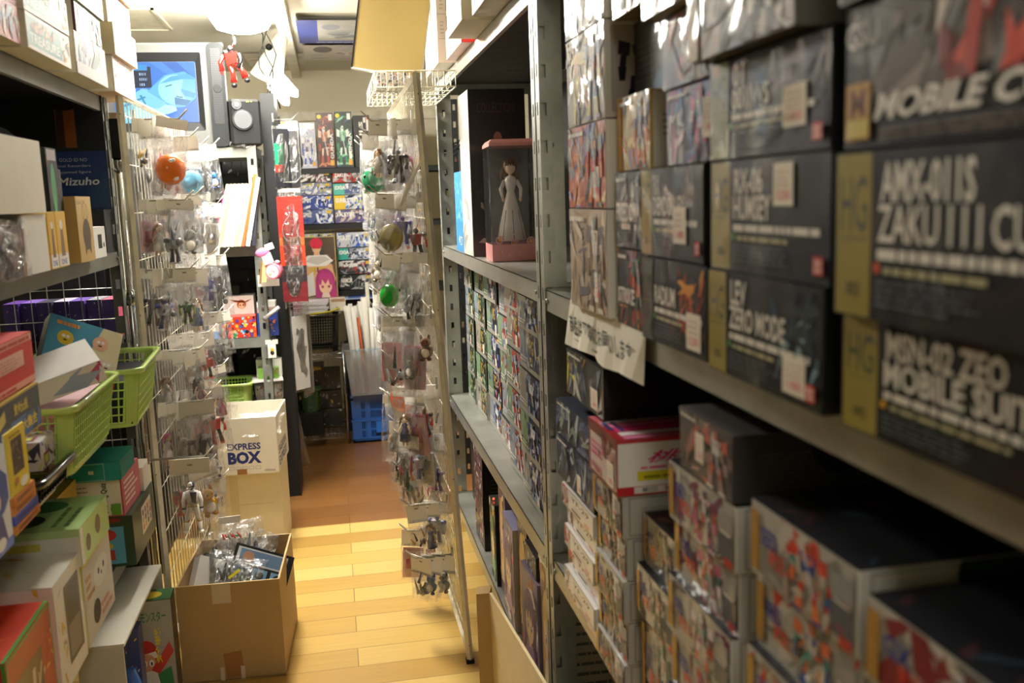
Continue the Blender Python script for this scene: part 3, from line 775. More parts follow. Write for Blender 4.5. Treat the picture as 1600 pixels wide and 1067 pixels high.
place('R', .470, 1.065, 1.25, 1.1095, 1.198, .3, '#4a4645', 'small wrapped grey box with pink edge under the right shelf, topmost of the third stack', front=f_mecha('#5a5452', ['#a88a88', '#2a2a2c', '#c96a58', '#d8d0c8', '#6f6a68'], '', n=24), left=f_panel('#3a3837', '#555', 8, oval='#151515'), sticker=(.35, .3, .03, .04), **lk)
# pink and white box
def f_pinktop(F):
    F.rect(0, 0, 1, 1, '#b8202c')
    for i in range(6): F.poly([(.0 + i * .17, .95), (.10 + i * .17, .95), (.2 + i * .17, .05), (.06 + i * .17, .05)], ('#e83a8a', '#fbeef2', '#f58ab8')[i % 3])
    F.lines(.3, .02, .8, .14, 2, '#4a4a8a', .5)
def f_pinkend(F):
    F.rect(0, 0, 1, 1, '#efebe6'); F.rect(0, 0, 1, .16, '#c01f30'); F.rect(.10, .03, .98, .15, '#e8e0dc'); F.text('E1800E', .15, .05, .8, .13, '#8a8a8a', .02)
    F.rect(.12, .25, .98, .42, '#e0d420'); F.lines(.16, .29, .9, .39, 1, '#8f8a10', .5)
    F.text('桃色戦隊', .16, .56, .9, .78, '#e0388a', .02, slant=.1); F.lines(.14, .46, .8, .53, 1, '#e8609a', .6); F.rect(0, .93, 1, 1, '#c01f30')
def f_pinkfront(F):
    F.rect(0, 0, 1, 1, '#7a1a28'); F.rect(.08, .06, .97, .8, '#d8c8c4'); F.lines(.12, .4, .6, .7, 3, '#e05a98', .6); F.shards(.4, .3, .95, .92, 14, ['#8a2a3a', '#5a3a3a', '#c08a8a'], .5)
    F.text('PINK', .14, .1, .5, .25, '#b8406a', .02)
place('R', .460, 1.525, 1.712, .976, 1.078, .3, '#b8202c', 'pink, red and white box with yellow stripe under the right shelf', front=f_pinkfront, left=f_pinkend, top=f_pinktop, mat='gloss_card', name='toy_box', group=G2, sticker=(.70, .08, .04, .045))
z = .975
for k in range(5):
    a = z - .078 if k < 4 else .601
    desc = ('white end with a dark oval', 'black robot', 'green and black robot', 'grey robot with white cap', 'dark picture')[k]
    place('R', .468 + (k % 2) * .008, 1.53, 1.71, a, z, .28, '#b8b4ac', 'wrapped toy box with %s, %s box below the pink one' % (desc, ('first', 'second', 'third', 'fourth', 'lowest')[k]),
          front=f_robo('#3a3a3c', ['#17181a', '#3c4a40', '#a8452c', '#8a8a86'], 'ZERO'), left=end_white, sticker=(.72, .3, .03, .05), **lk)
    z = a - .001
# dark flat boxes above, wrapped in film
place('R', .474, 1.655, 1.93, 1.082, 1.178, .34, '#1a1516', 'dark maroon kit box right under the lettered paper strip', front=f_mecha('#33322e', ['#d8d83a', '#6a7a8a', '#9a6a3a', '#c8c8c0', '#2a3a52'], '', n=30, figure=False), left=f_panel('#1c1617', '#3a2c2c', 9), cols={'edge': '#d8d0c0'}, sticker=(.72, .1, .05, .04), **lk)
for k, (a, b, ds) in enumerate(((.972, 1.050, 'blue'), (.875, .970, 'slate blue'))):
    place('R', .472, 1.73, 2.03, a, b, .34, '#22283a', '%s wrapped kit box, %s below the maroon one under the right shelf' % (ds, ('first', 'second')[k]), front=f_mecha('#2a3346', ['#3a4a7a', '#5a6a8a', '#8a9a8a', '#1c2230', '#b8c0c8'], '', n=34, figure=False), left=f_panel('#1b1d22', '#333', 6), sticker=(.6, .1, .03, .04) if k else None, **lk)
def f_yf(F):
    F.rect(0, 0, 1, 1, '#b8aeb0'); F.shards(0, 0, .3, 1, 10, ['#c0203a', '#2a1a20', '#e8e0e0'], .8); F.rect(.22, .08, .99, .96, '#eae6e0')
    F.text('YF-29', .32, .58, .86, .82, '#1f1f22', .01); F.lines(.38, .36, .8, .52, 2, '#b9b3b0', .4); F.rect(.34, .18, .62, .28, '#3a3a3c'); F.text('限定', .74, .14, .88, .3, '#d83a4a', .01)
z = .872
for k in range(6):
    a = z - .047 if k < 5 else .601
    place('R', .468 + (k % 2) * .010, 1.725, 1.975, a, z, .22, '#ddd8d2', 'white printed box with red corner, %s of the pile by the upright' % (('topmost', 'second', 'third', 'fourth', 'fifth', 'lowest')[k]), front=f_yf, left=f_white('', n=3), mat='gloss_card', name='toy_box', group='white printed boxes piled by the upright')
    z = a - .001
# deeper row behind the stacks so the shelf is full to the back: plain dark cartons seen in the gaps
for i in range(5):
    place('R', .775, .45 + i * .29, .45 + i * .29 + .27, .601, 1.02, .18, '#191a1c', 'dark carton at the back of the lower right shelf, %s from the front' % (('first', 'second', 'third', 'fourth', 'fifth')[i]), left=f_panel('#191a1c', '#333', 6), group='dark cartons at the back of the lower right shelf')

# top board stock of the near right bay (holds the light back, mostly above the frame)
for i in range(3):
    place('R', .47, .7 + i * .5, .7 + i * .5 + .42, 2.021, 2.16, .4, '#cfc6ae', 'pale carton on the top board of the near right rack, %s from the front' % (('first', 'second', 'third')[i]), group='cartons on top of the near right rack')
# ------------------------------------------------------------------ RIGHT, far bay
G3 = 'kit boxes stacked in the middle right rack'
fk = dict(mat=WR, name='kit_box', group=G3)
def f_ma(ttl, pal, band='#9dbb98', n=30):
    def fn(F):
        F.rect(0, 0, 1, 1, pal[3]); F.rect(0, 0, .42, 1, band); F.shards(.35, .1, 1, 1, n, pal, .45, 1.4); F.shards(0, .2, .4, 1, 8, [pal[3], band, pal[1]], .4)
        if pal[0] == P_GRN[0] or F.rng.random() < .3: F.rect(.50, .40, .72, .90, '#14150f'); F.text(ttl, .52, .48, .70, .84, '#c8ac3a', .02)
        else: F.mech(.3, .05, .95, .98, pal)
        F.rect(.02, .02, .98, .14, '#a8a59c'); F.lines(.05, .2, .45, .36, 2, '#e6e2da', .5)
    return fn
dark_side = f_panel('#14170f', '#3b4030', 5, frame='#57594c')
Z5 = [.596, .713, .843, .973, 1.103, 1.225]
columns = [
    ('farthest stack', .583, 4.035, 4.27, Z5, P_GRN, 'green and black'),
    ('sixth stack', .582, 3.725, 3.995, Z5, P_GRN + ['#e8902c'], 'green and white'),
    ('fifth stack', .582, 3.415, 3.695, Z5, P_BLUE + ['#e0a030', '#c8321e'], 'blue and grey'),
    ('fourth stack', .580, 3.115, 3.385, [.596, .70, .82, .95, 1.08, 1.2], P_MIX + ['#c8321e', '#3fa0b8'], 'red and white'),
    ('third stack', .551, 2.825, 3.085, [.596, .75, .88, 1.01, 1.14, 1.225], P_MIX + ['#e0572e', '#b32a1e'], 'orange and blue'),
    ('second stack', .538, 2.49, 2.79, [.596, .73, .86, .99, 1.11, 1.21], P_BLUE + ['#c9b03a', '#3a3a44'], 'navy and yellow'),
    ('nearest stack', .545, 2.27, 2.46, [.596, .74, .87, .99, 1.11, 1.2], P_BLUE, 'blue and silver'),
]
for cn, xf, a, b, zs, pal, desc in columns:
    for i in range(len(zs) - 1):
        sh = rng.uniform(-.006, .006)
        place('R', xf + sh, a, b, zs[i], zs[i + 1], .26, '#2b2d2e', '%s kit box, %s of the %s, middle right rack' % (desc, ORD[i], cn), front=f_ma(rng.choice(('MG', 'PG', 'RG')), pal, rng.choice(('#7f9c7c', '#8a92a0', '#a09c90')) if pal is not P_BLUE else '#5f6880'),
              left=dark_side if i else f_panel('#cfccc2', '#a5a39a', 5), cols={'edge': '#b9b6aa'}, sticker=(.66 + rng.uniform(-.1, .08), .05 + rng.uniform(0, .1), .03, .038) if rng.random() < .6 else None, **fk)
# bottom board of the far bay: tall boxes
G4 = 'tall boxes on the bottom board of the middle right rack'
z = .121
for i in range(4):
    place('R', .515, 3.52, 3.74, z, z + .108, .25, '#1c1a1a', 'dark maroon box, %s of the far pile on the bottom board' % ORD[i], front=f_collage('#4a3a40', P_PUR + P_GRY, 30), left=f_panel('#141214', '#332', 4), mat=WR, group=G4); z += .1085
tall = [(.505, 3.17, 3.30, .30, '#2a2e22', P_GRN + ['#e0a03a', '#a8321e'], 'green and orange print, leaning'), (.515, 3.02, 3.15, .43, '#6a5a6a', P_WRM + P_PUR, 'beige and purple print'),
        (.50, 2.80, 3.00, .34, '#8a84a0', P_PUR + ['#e8dccb', '#d8c0a0'], 'lilac and cream girl picture'), (.515, 2.66, 2.79, .435, '#7a6a60', P_WRM + P_GRY, 'tall tan and grey print'),
        (.495, 2.44, 2.64, .31, '#8a7a9a', P_PUR + P_WRM, 'purple and gold picture'), (.505, 2.255, 2.43, .40, '#a88f70', P_WRM, 'tan figure print')]
for i, (xf, a, b, h, bg, pal, ds) in enumerate(tall):
    place('R', xf, a, b, .121, .121 + h, .26, bg, 'upright box on the bottom right board, %s' % ds, front=(lambda bg=bg, pal=pal: lambda F: (F.rect(0, 0, 1, 1, bg), F.shards(0, 0, 1, 1, 30, pal, .6), F.girl(.08, .12, .92, .85, pal[0], pal[1])))(), left=f_panel(('#1d1c20', '#8a8498', '#b8b0a0')[i % 3], '#666', 8), mat=WR, group=G4, jit=2)
o = place('R', .50, 2.46, 2.62, .4325, .50, .26, '#3a3436', 'flat black box laid on the purple and gold box', front=f_collage('#3a3a44', P_GRY + P_BLUE, 20), mat=WR, group=G4)
o = place('R', .50, 2.27, 2.42, .5225, .548, .24, '#e6e2d4', 'thin white box with handwritten letters lying on the tan figure box', front=lambda F: (F.rect(0, 0, 1, 1, '#e6e2d4'), F.text('特価', .2, .2, .8, .85, '#222', .02)), mat='printed_card', group=G4)
t = MB(); t.ball((0, 0, 0), (.004, .004, .004), '#ff3010', 'red_led', 8); t.build('indicator_light', label='tiny red indicator light glowing on the bottom right board', cat='light', loc=(.512, 3.235, .427))

# figure box with the pink base, seen from its end
def figure_box():
    root = empty('figure_box', (.60, 3.17, 1.2865), 'clear figure box with pink base and pink lid holding a white-dressed figure', 'figure box', rotz=math.radians(-3))
    W, D, H = .16, .20, .395
    b = MB(); b.mat = 'gloss_card'
    b.box(-W / 2, -D / 2, 0, W / 2, D / 2, .055, '#e29a98'); b.box(-W / 2 + .004, D / 2 - .004, .055, W / 2 - .004, D / 2 - .002, H - .02, '#5c5a58', 'printed_card')
    F = Face(b, (-W / 2, -D / 2 - .0006, 0), (W, 0, 0), (0, 0, H), rng, 'gloss_card')
    for cx, cy, r in ((.16, .175, .10), (.46, .15, .085), (.80, .16, .10), (.98, .21, .07), (.64, .10, .05), (.3, .11, .05)):
        n = 22
        rv = r * W / H
        for k in range(n):
            a0 = 2 * PI * k / n * 1.35; a1 = 2 * PI * (k + 1) / n * 1.35; q = 1 - .45 * k / n; q1 = 1 - .45 * (k + 1) / n; th = .20
            F.k = 3
            F.poly([(cx + r * q * math.cos(a0), cy + rv * q * math.sin(a0)), (cx + r * q1 * math.cos(a1), cy + rv * q1 * math.sin(a1)), (cx + r * (q1 - th) * math.cos(a1), cy + rv * (q1 - th) * math.sin(a1)), (cx + r * (q - th) * math.cos(a0), cy + rv * (q - th) * math.sin(a0))], '#e8a0a0')
        F.ell(cx, cy, r * .32, None, '#e8a43a', 12)
    for cx, cy in ((.2, .08), (.35, .05), (.55, .07), (.45, .22)): F.ell(cx, cy, .012, None, '#fbe8e0', 6)
    b.build('pink_base', root)
    l = MB(); l.mat = 'gloss_card'
    l.loft([[(-W / 2, -D / 2, z), (W / 2, -D / 2, z), (W / 2, D / 2, z), (-W / 2, D / 2, z)] if z < H else [(-W / 2 + .01, -D / 2 + .012, z), (W / 2 - .01, -D / 2 + .012, z), (W / 2 - .01, D / 2, z), (-W / 2 + .01, D / 2, z)] for z in (H - .022, H - .012, H)], '#e8a09c'); l.build('pink_lid', root)
    w = MB(); w.mat = 'clear_window'
    w.poly([(-W / 2, -D / 2, .055), (W / 2, -D / 2, .055), (W / 2, -D / 2, H - .022), (-W / 2, -D / 2, H - .022)], '#fff')
    w.poly([(-W / 2, D / 2, .055), (-W / 2, -D / 2, .055), (-W / 2, -D / 2, H - .022), (-W / 2, D / 2, H - .022)], '#fff')
    w.poly([(W / 2, -D / 2, .055), (W / 2, D / 2, .055), (W / 2, D / 2, H - .022), (W / 2, -D / 2, H - .022)], '#fff')
    w.build('clear_window', root)
    f = MB(); f.mat = 'gloss_plastic'
    f.lathe([(.042, .0), (.050, .004), (.042, .05), (.030, .10), (.017, .15), (.013, .165), (.019, .185), (.022, .20), (.017, .212), (.006, .218)], (0, 0, .062), '#ece8e4', n=18)
    for k in range(8):
        a = k * PI / 4; f.tube([(.050 * math.cos(a), .050 * math.sin(a), .068), (.041 * math.cos(a), .041 * math.sin(a), .112), (.029 * math.cos(a), .029 * math.sin(a), .165)], .0012, '#4a5068', n=5)
    for sx in (-1, 1):
        f.tube([(sx * .02, 0, .262), (sx * .034, -.006, .235), (sx * .030, -.022, .205)], [.008, .007, .005], '#ece8e4', n=8)
        f.ball((sx * .029, -.026, .200), (.006, .006, .008), '#eac9aa', n=8)
    f.tube([(0, 0, .275), (0, 0, .29)], .006, '#eac9aa', n=8); f.ball((0, -.002, .305), (.019, .018, .021), '#eac9aa', n=12)
    f.build('figure_in_white_dress', root)
    h = MB(); h.mat = 'gloss_plastic'
    h.ball((0, .005, .311), (.025, .022, .024), '#6a4a34', n=12); 
    for k in range(7):
        a = PI * (.1 + .8 * k / 6); x = .022 * math.cos(a)
        h.tube([(x, .012, .31), (x * 1.3, .022, .28), (x * 1.2, .018, .235 + .01 * (k % 2))], [.008, .006, .002], '#6a4a34', n=6)
    for k in range(5): h.tube([(-.016 + .008 * k, -.014, .325), (-.017 + .0085 * k, -.021, .312)], [.006, .0015], '#6a4a34', n=6)
    h.build('brown_hair', root)
figure_box()
def f_knight(F):
    F.rect(0, 0, 1, 1, '#141112'); F.shards(.1, .05, .95, .6, 26, ['#3a302c', '#5a4a42', '#231b1a', '#8a7a70'], .5); F.text('COLLECTION', .15, .86, .8, .92, '#4a3028', .01)
    F.shards(.3, .35, .8, .75, 14, ['#7a6458', '#a8988a', '#4a3a32'], .4); F.ell(.5, .7, .08, .05, '#8a5a44')
front(.495, .70, 3.37, 1.2865, 1.872, .24, '#161314', 'tall black box with white glossy edge behind the pink figure box', front=f_knight, left=lambda F: (F.rect(0, 0, 1, 1, '#d9d7d2'), F.shards(0, 0, 1, .5, 18, ['#f2f2f2', '#a8a8a4'], .6)), mat='gloss_card', cols={'edge': '#e0ddd8'})
front(.505, .53, 3.64, 1.2865, 1.60, .26, '#2a88c8', 'thin upright bright blue box behind the tall black box', front=lambda F: (F.rect(0, 0, 1, 1, '#3a9ad8')), left=lambda F: (F.rect(0, 0, 1, 1, '#2f8fd0'), [F.ell(F.rng.random(), F.rng.uniform(.3, 1), F.rng.uniform(.02, .06), None, '#7cc4ea', 8) for _ in range(26)], F.text('幻', .3, .08, .7, .2, '#e8f0f4', .02)), mat='gloss_card')
front(.535, .60, 3.66, 1.2865, 1.75, .2, '#1a1718', 'dark upright box with red print behind the blue one', front=f_collage('#241d1d', ['#a82a20', '#3a2a2a', '#5a4a44'], 14), mat=WR)

# stock on the right top board
G5 = 'boxes on the top board of the middle right rack'
def f_creature(c1, c2):
    def fn(F):
        F.rect(0, 0, 1, 1, '#ebe3d2'); F.rect(.22, .12, .86, .92, c2); F.frame(.22, .12, .86, .92, .0015, '#8a7a5a')
        for cx, cy in ((.5, .66), (.6, .32)): F.ell(cx, cy, .15, None, c1); F.ell(cx - .1, cy + .12, .06, None, c1, 8); F.ell(cx + .1, cy + .12, .06, None, c1, 8)
        F.lines(.08, .2, .17, .8, 4, '#a0988a', .4)
    return fn
z = 2.001
for i, (c1, c2) in enumerate(((None, None), ('#e8b02c', '#7aa0cc'), ('#d8445a', '#2f9a82'), ('#3a7ab8', '#b8d8e8'))):
    fn = f_white('', n=2) if c1 is None else f_creature(c1, c2)
    if c1 is None: fn = lambda F: (F.rect(0, 0, 1, 1, '#efe6d6'), F.lines(.2, .72, .9, .84, 2, '#c8504a', .6), F.rect(.22, .16, .92, .6, '#f6eeda'), F.barcode(.4, .28, .75, .48))
    front(.432, .60, 3.66, z, z + .088, .45, '#e6dfcf', 'small pale box on the right top board, %s of the far pile' % ORD[i], front=fn, mat=WR, name='toy_box', group=G5); z += .0885
front(.455, .70, 3.19, 2.001, 2.10, .40, '#edc9c4', 'pale pink box with red corner on the right top board', front=lambda F: (F.rect(0, 0, 1, 1, '#f0c8c6'), F.rect(.0, .0, .3, .42, '#e0201c'), F.rect(.3, .5, .4, .7, '#e8d83a'), F.rect(.05, .5, .28, .8, '#d8ccc4')), mat=WR, group=G5)
front(.402, .86, 2.79, 2.001, 2.22, .33, '#f0ead2', 'big cream box overhanging the right top board', front=lambda F: (F.rect(0, 0, 1, 1, '#f6f0d4'), F.text('コレクション', .06, .14, .14, .8, '#a8a890', 0, vertical=True), F.lines(.18, .2, .3, .7, 3, '#b8b49c', .3), F.poly([(.34, 0), (1, 0), (1, 1), (.42, 1)], '#e8b8a0'), F.ell(.37, .2, .02, .06, '#3a2a22', 8)), left=f_white('', n=3), mat='printed_card', group=G5, cols={'bottom': '#d8d0b8'})
place('R', .425, 2.28, 2.74, 2.001, 2.15, .35, '#cfc8b4', 'grey wrapped box on the right top board nearest the upright', front=f_collage('#d0ccc8', P_GRY + ['#f0ecf4'], 20), mat=WR, group=G5)

# cardboard flap leaning on the right rack foot
t = MB(); t.mat = 'corrugated_card'
t.loft([[(.352, 2.62, 0), (.362, 2.66, 0), (.362, 2.66, .352), (.352, 2.62, .345)], [(.40, 2.60, 0), (.41, 2.66, 0), (.405, 2.66, .35), (.39, 2.61, .348)]], '#b89a68')
t.loft([[(.392, 2.61, .0), (.398, 2.61, .0), (.398, 2.61, .350), (.390, 2.61, .350)], [(.452, 1.98, .0), (.458, 1.98, .0), (.458, 1.98, .322), (.450, 1.98, .322)]], '#e6d3a4')
t.box(.45, 1.978, .0, .458, 1.985, .31, '#c4a56c')
F = Face(t, (.391, 2.608, 0), (.060, -.628, 0), (0, 0, .35), rng, 'corrugated_card')
F.rect(.35, .24, .42, .28, '#1b1b18')
t.build('folded_cardboard', label='folded pale cardboard standing against the foot of the right rack', cat='cardboard')

# big flat board and wire basket above the right panel
t = MB(); t.mat = 'paper'
t.M = Matrix.Translation((.119, 3.83, 2.012)) @ Matrix.Rotation(math.radians(9.5), 4, 'Y') @ Matrix.Rotation(math.radians(-3), 4, 'X')
t.box(0, 0, 0, .268, .022, .335, '#97824c')
t.box(-.006, -.002, -.004, .0, .026, .335, '#1c2026', 'gloss_plastic'); t.box(-.006, -.002, -.006, .272, .026, .0, '#d8d4cc', 'gloss_plastic'); t.box(.268, -.002, 0, .272, .026, .335, '#8a8a86', 'gloss_plastic')
t.build('mustard_board', label='large mustard brown board standing tilted on the wire basket above the right grid panel', cat='board')
t = MB(); t.mat = 'cream_enamel'
x0, x1, y0, y1, z0, z1 = .19, .485, 3.58, 4.28, 1.905, 1.962
for z, g in ((z1, 0), (z0, .0)):
    t.tube([(x0, y0, z), (x1, y0, z), (x1, y1, z), (x0, y1, z), (x0, y0, z)], .003, '#fff', n=5)
for i in range(15):
    x = x0 + (x1 - x0) * i / 14; t.tube([(x, y0, z1), (x, y0, z0), (x, y1, z0), (x, y1, z1)], .0018, '#fff', n=4)
for i in range(6):
    y = y0 + (y1 - y0) * i / 5; t.tube([(x0, y, z1), (x0, y, z0), (x1, y, z0), (x1, y, z1)], .0022, '#fff', n=4)
t.build('wire_basket', label='cream wire basket under the mustard board at the top of the right grid panel', cat='basket')
for i in range(4):
    front(.195 + (i % 2) * .004, .31, 3.60 + i * .005, 1.9085 + i * .0135, 1.9085 + i * .0135 + .013, .22, '#d8d4cc', 'flat wrapped packet in the wire basket, %s' % ORD[i], front=f_collage('#c9c4bc', P_GRY + ['#c05a4a'], 12), mat=WR, name='flat_packet', cat='packet', group='flat packets in the wire basket')
# ------------------------------------------------------------------ LEFT rack, top board (1.84)
G6 = 'toy boxes overhanging the left top board'
tk = dict(mat='printed_card', name='toy_box', group=G6)
def f_red(F):
    F.rect(0, 0, 1, 1, '#d8452c'); F.shards(.0, .3, .6, 1, 12, ['#8a3a2a', '#e86a40', '#a85a3c'], .5); F.shards(.62, .05, 1, .9, 16, ['#8aa0b8', '#4a5a6a', '#e8e0d0', '#c0502c'], .6); F.lines(.05, .12, .5, .3, 2, '#f0c0a0', .6)
def f_tree(F):
    F.rect(0, 0, 1, 1, '#f2eee2'); F.rect(.02, .1, .78, .9, '#5f9c8c'); F.text('TREASURE', .06, .2, .72, .48, '#e8e8dc', .02); F.shards(.08, .5, .6, .85, 14, ['#c8643a', '#d8a05a', '#8a4a32'], .4); F.shards(.8, .1, 1, .95, 12, ['#d8c8a0', '#a8a08a', '#e8a050'], .6)
def f_cone(F):
    F.rect(0, 0, 1, 1, '#efe8d8'); F.poly([(.35, .35), (.62, .2), (.8, .85)], '#b8823c'); F.poly([(.4, .3), (.5, .12), (.66, .22), (.6, .38)], '#8a5a2a')
    F.shards(.0, .1, .22, .9, 10, ['#d8742c', '#a8502a', '#e89a4a'], .5); F.ell(.44, .16, .06, None, '#f4f4f0', 8); F.ell(.54, .2, .05, None, '#2b2b2b', 8)
names3 = ('lower', 'middle', 'upper', 'topmost')
for i, z in enumerate((1.8405, 1.918, 1.996)):
    place('L', -.605, 1.85, 2.175, z, z + .0765, .3, '#e0d4b8', 'red toy box with silver picture on the left top board, %s of its stack' % names3[i], front=f_red, cols={'bottom': '#d8cba8'}, **tk)
    place('L', -.598, 2.20, 2.545, z - .0, z + .076, .3, '#efe8d6', 'cream box with green front and brown cone drawing, %s of its stack' % names3[i], front=f_tree, left=f_cone, cols={'bottom': '#e6dcc0', 'edge': '#f0ead8'}, **tk)
def f_yel(F):
    F.rect(0, 0, 1, 1, '#e8e2d0'); F.text('ドラゴン', .25, .8, .9, .9, '#2a2a2a', .01); F.lines(.25, .3, .6, .7, 4, '#aaa', .3); F.rect(.3, .06, .72, .16, '#e8d820')
def f_grey4(F):
    F.rect(0, 0, 1, 1, '#8d9092'); F.shards(.1, .2, 1, 1, 20, ['#d8dce0', '#5a6a62', '#a8b8b0', '#c8b8d0'], .5); F.text('4', .2, .5, .36, .86, '#3a3a40', .03); F.rect(0, 0, 1, .3, '#b8b8b4')
place('L', -.600, 2.60, 2.945, 1.8405, 1.945, .3, '#e8e2d0', 'white end box with yellow label and grey front on the left top board', front=f_grey4, left=f_yel, cols={'bottom': '#e0d6ba'}, **tk)
place('L', -.602, 2.64, 2.93, 1.946, 2.025, .3, '#5a2a3a', 'box with red robots and teal panel above the yellow-labelled one', front=f_mecha('#3f7a70', ['#b83a3a', '#7a2a3a', '#d8b8b0', '#2a4a4a'], '', n=20), left=f_white('', n=3), **tk)
place('L', -.595, 2.60, 2.955, 2.026, 2.16, .3, '#d8cfae', 'tall pale green box with blue and orange edge high on the left top board', front=f_collage('#b8ccc0', ['#e8e4d8', '#5f9c8c', '#c87a5a', '#8ab0b8'], 24), left=lambda F: (F.rect(0, 0, 1, 1, '#5a7a9a'), F.rect(.3, .1, .7, .3, '#e8a83a'), F.rect(.75, 0, 1, 1, '#e8e0c0')), cols={'bottom': '#d8d0ac'}, **tk)
def f_bar(F): F.rect(0, 0, 1, 1, '#e4dccb'); F.text('ガンバ', .25, .84, .75, .93, '#333', .01); F.lines(.25, .55, .8, .78, 4, '#b0908a', .35); F.barcode(.3, .28, .72, .42)
def f_greenbot(F): F.rect(0, 0, 1, 1, '#4f7d62'); F.mech(.15, .1, .85, .95, ['#e0c83a', '#2b3a30', '#d8d8d0', '#e0c83a']); F.rect(.86, 0, 1, 1, '#e0d8b8')
for i, (z, lf, ds) in enumerate(((1.8405, f_bar, 'barcode end and red front'), (1.945, f_greenbot, 'green end with yellow robot'), (2.038, f_bar, 'plain cream end'), (2.131, lambda F: (F.rect(0, 0, 1, 1, '#3a7a62'), F.rect(.1, .2, .8, .95, '#e0d23a'), F.mech(.2, .25, .7, .95, ['#2b3a50'] * 3)), 'yellow and green end'))):
    place('L', -.596 + (i % 2) * .012, 3.01, 3.335, z, z + (.1035 if i == 0 else .092), .3, '#e6dfcd', 'box with %s, left top board, %s of the farthest stack' % (ds, names3[i]), front=f_collage('#d8c8c0', ['#d84a3a', '#f0e8e0', '#a89a98', '#e89a8a', '#f6f2ee'], 24), left=lf, cols={'bottom': '#e8c8a0'}, **tk)

# ------------------------------------------------------------------ LEFT rack, second board (1.37)
G7 = 'goods standing on the left shelf at eye level'
kk = dict(group=G7, name='figure_box')
place('L', -.615, 1.96, 2.262, 1.497, 1.652, .30, '#efe9d8', 'big plain white box lying on top of smaller white boxes on the left shelf', mat='printed_card', left=lambda F: F.rect(.0, .0, 1, 1, '#ece6d6'), front=lambda F: (F.rect(0, 0, 1, 1, '#f0ecda')), **kk)
# small boxes wrapped in crumpled film at the front
o = place('L', -.62, 1.80, 2.09, 1.3705, 1.475, .26, '#55565a', 'grey and black box wrapped in crumpled clear film under the big white box', left=lambda F: F.rect(.0, .0, 1, 1, '#5a5b5c'), front=lambda F: (F.rect(0, 0, 1, 1, '#3a3a40'), F.shards(.1, .1, .9, .9, 10, ['#4b4b52', '#2c2c30'], .6)), mat=WR, **kk)
def crumple(mb, x0, y0, z0, x1, y1, z1, seed, amp=.008, nx=6, ny=6, nz=5, mat='bag_film'):
    r = random.Random(seed)
    def wall(f, a, b):
        g = [[f(i / a, j / b) for i in range(a + 1)] for j in range(b + 1)]
        pts = [tuple(c + r.uniform(-amp, amp) for c in p) for row in g for p in row]
        fs = [(j * (a + 1) + i, j * (a + 1) + i + 1, (j + 1) * (a + 1) + i + 1, (j + 1) * (a + 1) + i) for j in range(b) for i in range(a)]
        mb.add(pts, fs, '#ffffff', mat)
    L = lambda a, b, t: a + (b - a) * t
    wall(lambda s, t: (x1, L(y0, y1, s), L(z0, z1, t)), ny, nz); wall(lambda s, t: (L(x0, x1, s), y0, L(z0, z1, t)), nx, nz)
    wall(lambda s, t: (L(x0, x1, s), L(y0, y1, t), z1), nx, ny)
c = MB(); c.mat = 'bag_film'; crumple(c, -.15, -.14, .0, .14, .155, .115, 4, .006); w = c.build('film_wrap', o); w.rotation_euler = (0, 0, -PI / 2)
place('L', -.618, 2.10, 2.262, 1.3705, 1.495, .12, '#efebe4', 'white box with a pale red square beside the film-wrapped grey box', front=lambda F: (F.rect(0, 0, 1, 1, '#f1eee8')), left=lambda F: (F.rect(0, 0, 1, 1, '#e8e4da'), F.frame(.55, .55, .95, .9, .001, '#e0a8a0')), **kk)
o = place('L', -.64, 2.28, 2.335, 1.3705, 1.64, .08, '#151515', 'tall narrow black box with white specks beside the big white box', front=f_collage('#141414', ['#222', '#ddd', '#2a2a2a', '#4a4a4a'], 14, .3), mat='gloss_card', **kk)
place('L', -.625, 2.345, 2.43, 1.455, 1.645, .07, '#1c1c1c', 'black box with clear front showing a long green figure part', front=lambda F: (F.rect(0, 0, 1, 1, '#222a24'), F.ell(.5, .52, .22, .30, '#4fa86a'), F.ell(.5, .2, .10, .25, '#5abc78'), F.rect(.1, .85, .9, .98, '#b8b0b8'), F.rect(.55, .04, .85, .18, '#e8e0e8')), mat=WR, **kk)
def f_yfig(F): F.rect(0, 0, 1, 1, '#e8b83a'); F.rect(.02, .02, .98, .25, '#efe8e0'); F.poly([(.3, .2), (.7, .2), (.62, .7), (.38, .7)], '#8a6a4a'); F.ell(.5, .76, .14, None, '#ece4da'); F.text('ONE', .2, .05, .8, .15, '#3a5ab0', .01)
place('L', -.618, 2.275, 2.335, 1.3705, 1.50, .07, '#e8c04a', 'small yellow box with a printed figure, left one of the pair on the left shelf', front=f_yfig, **kk)
place('L', -.618, 2.34, 2.425, 1.3705, 1.50, .07, '#e8c04a', 'small yellow box with a printed figure, right one of the pair on the left shelf', front=f_yfig, **kk)
place('L', -.64, 2.345, 2.41, 1.5005, 1.60, .06, '#efe4e4', 'small upright white box with a card-like drawing above the yellow boxes', front=lambda F: (F.rect(0, 0, 1, 1, '#eee6e2'), F.frame(.12, .08, .88, .88, .002, '#222'), F.ell(.5, .55, .22, .26, '#9a9a98'), F.rect(.1, .92, .9, .99, '#e09aa8')), name='card_box', group=G7)
place('L', -.635, 2.435, 2.49, 1.3705, 1.60, .07, '#2a2c2e', 'narrow black box with a white blade picture beside the brown card box', front=lambda F: (F.rect(0, 0, 1, 1, '#25282b'), F.poly([(.3, .3), (.55, .3), (.5, .92), (.42, .96)], '#c9ccd0'), F.ell(.45, .2, .3, .1, '#2f8fd0'), F.ell(.5, .12, .12, .05, '#d83030')), mat=WR, **kk)
place('L', -.70, 2.47, 2.63, 1.3705, 1.50, .10, '#141414', 'small black support box behind the kraft box on the left shelf', **kk)
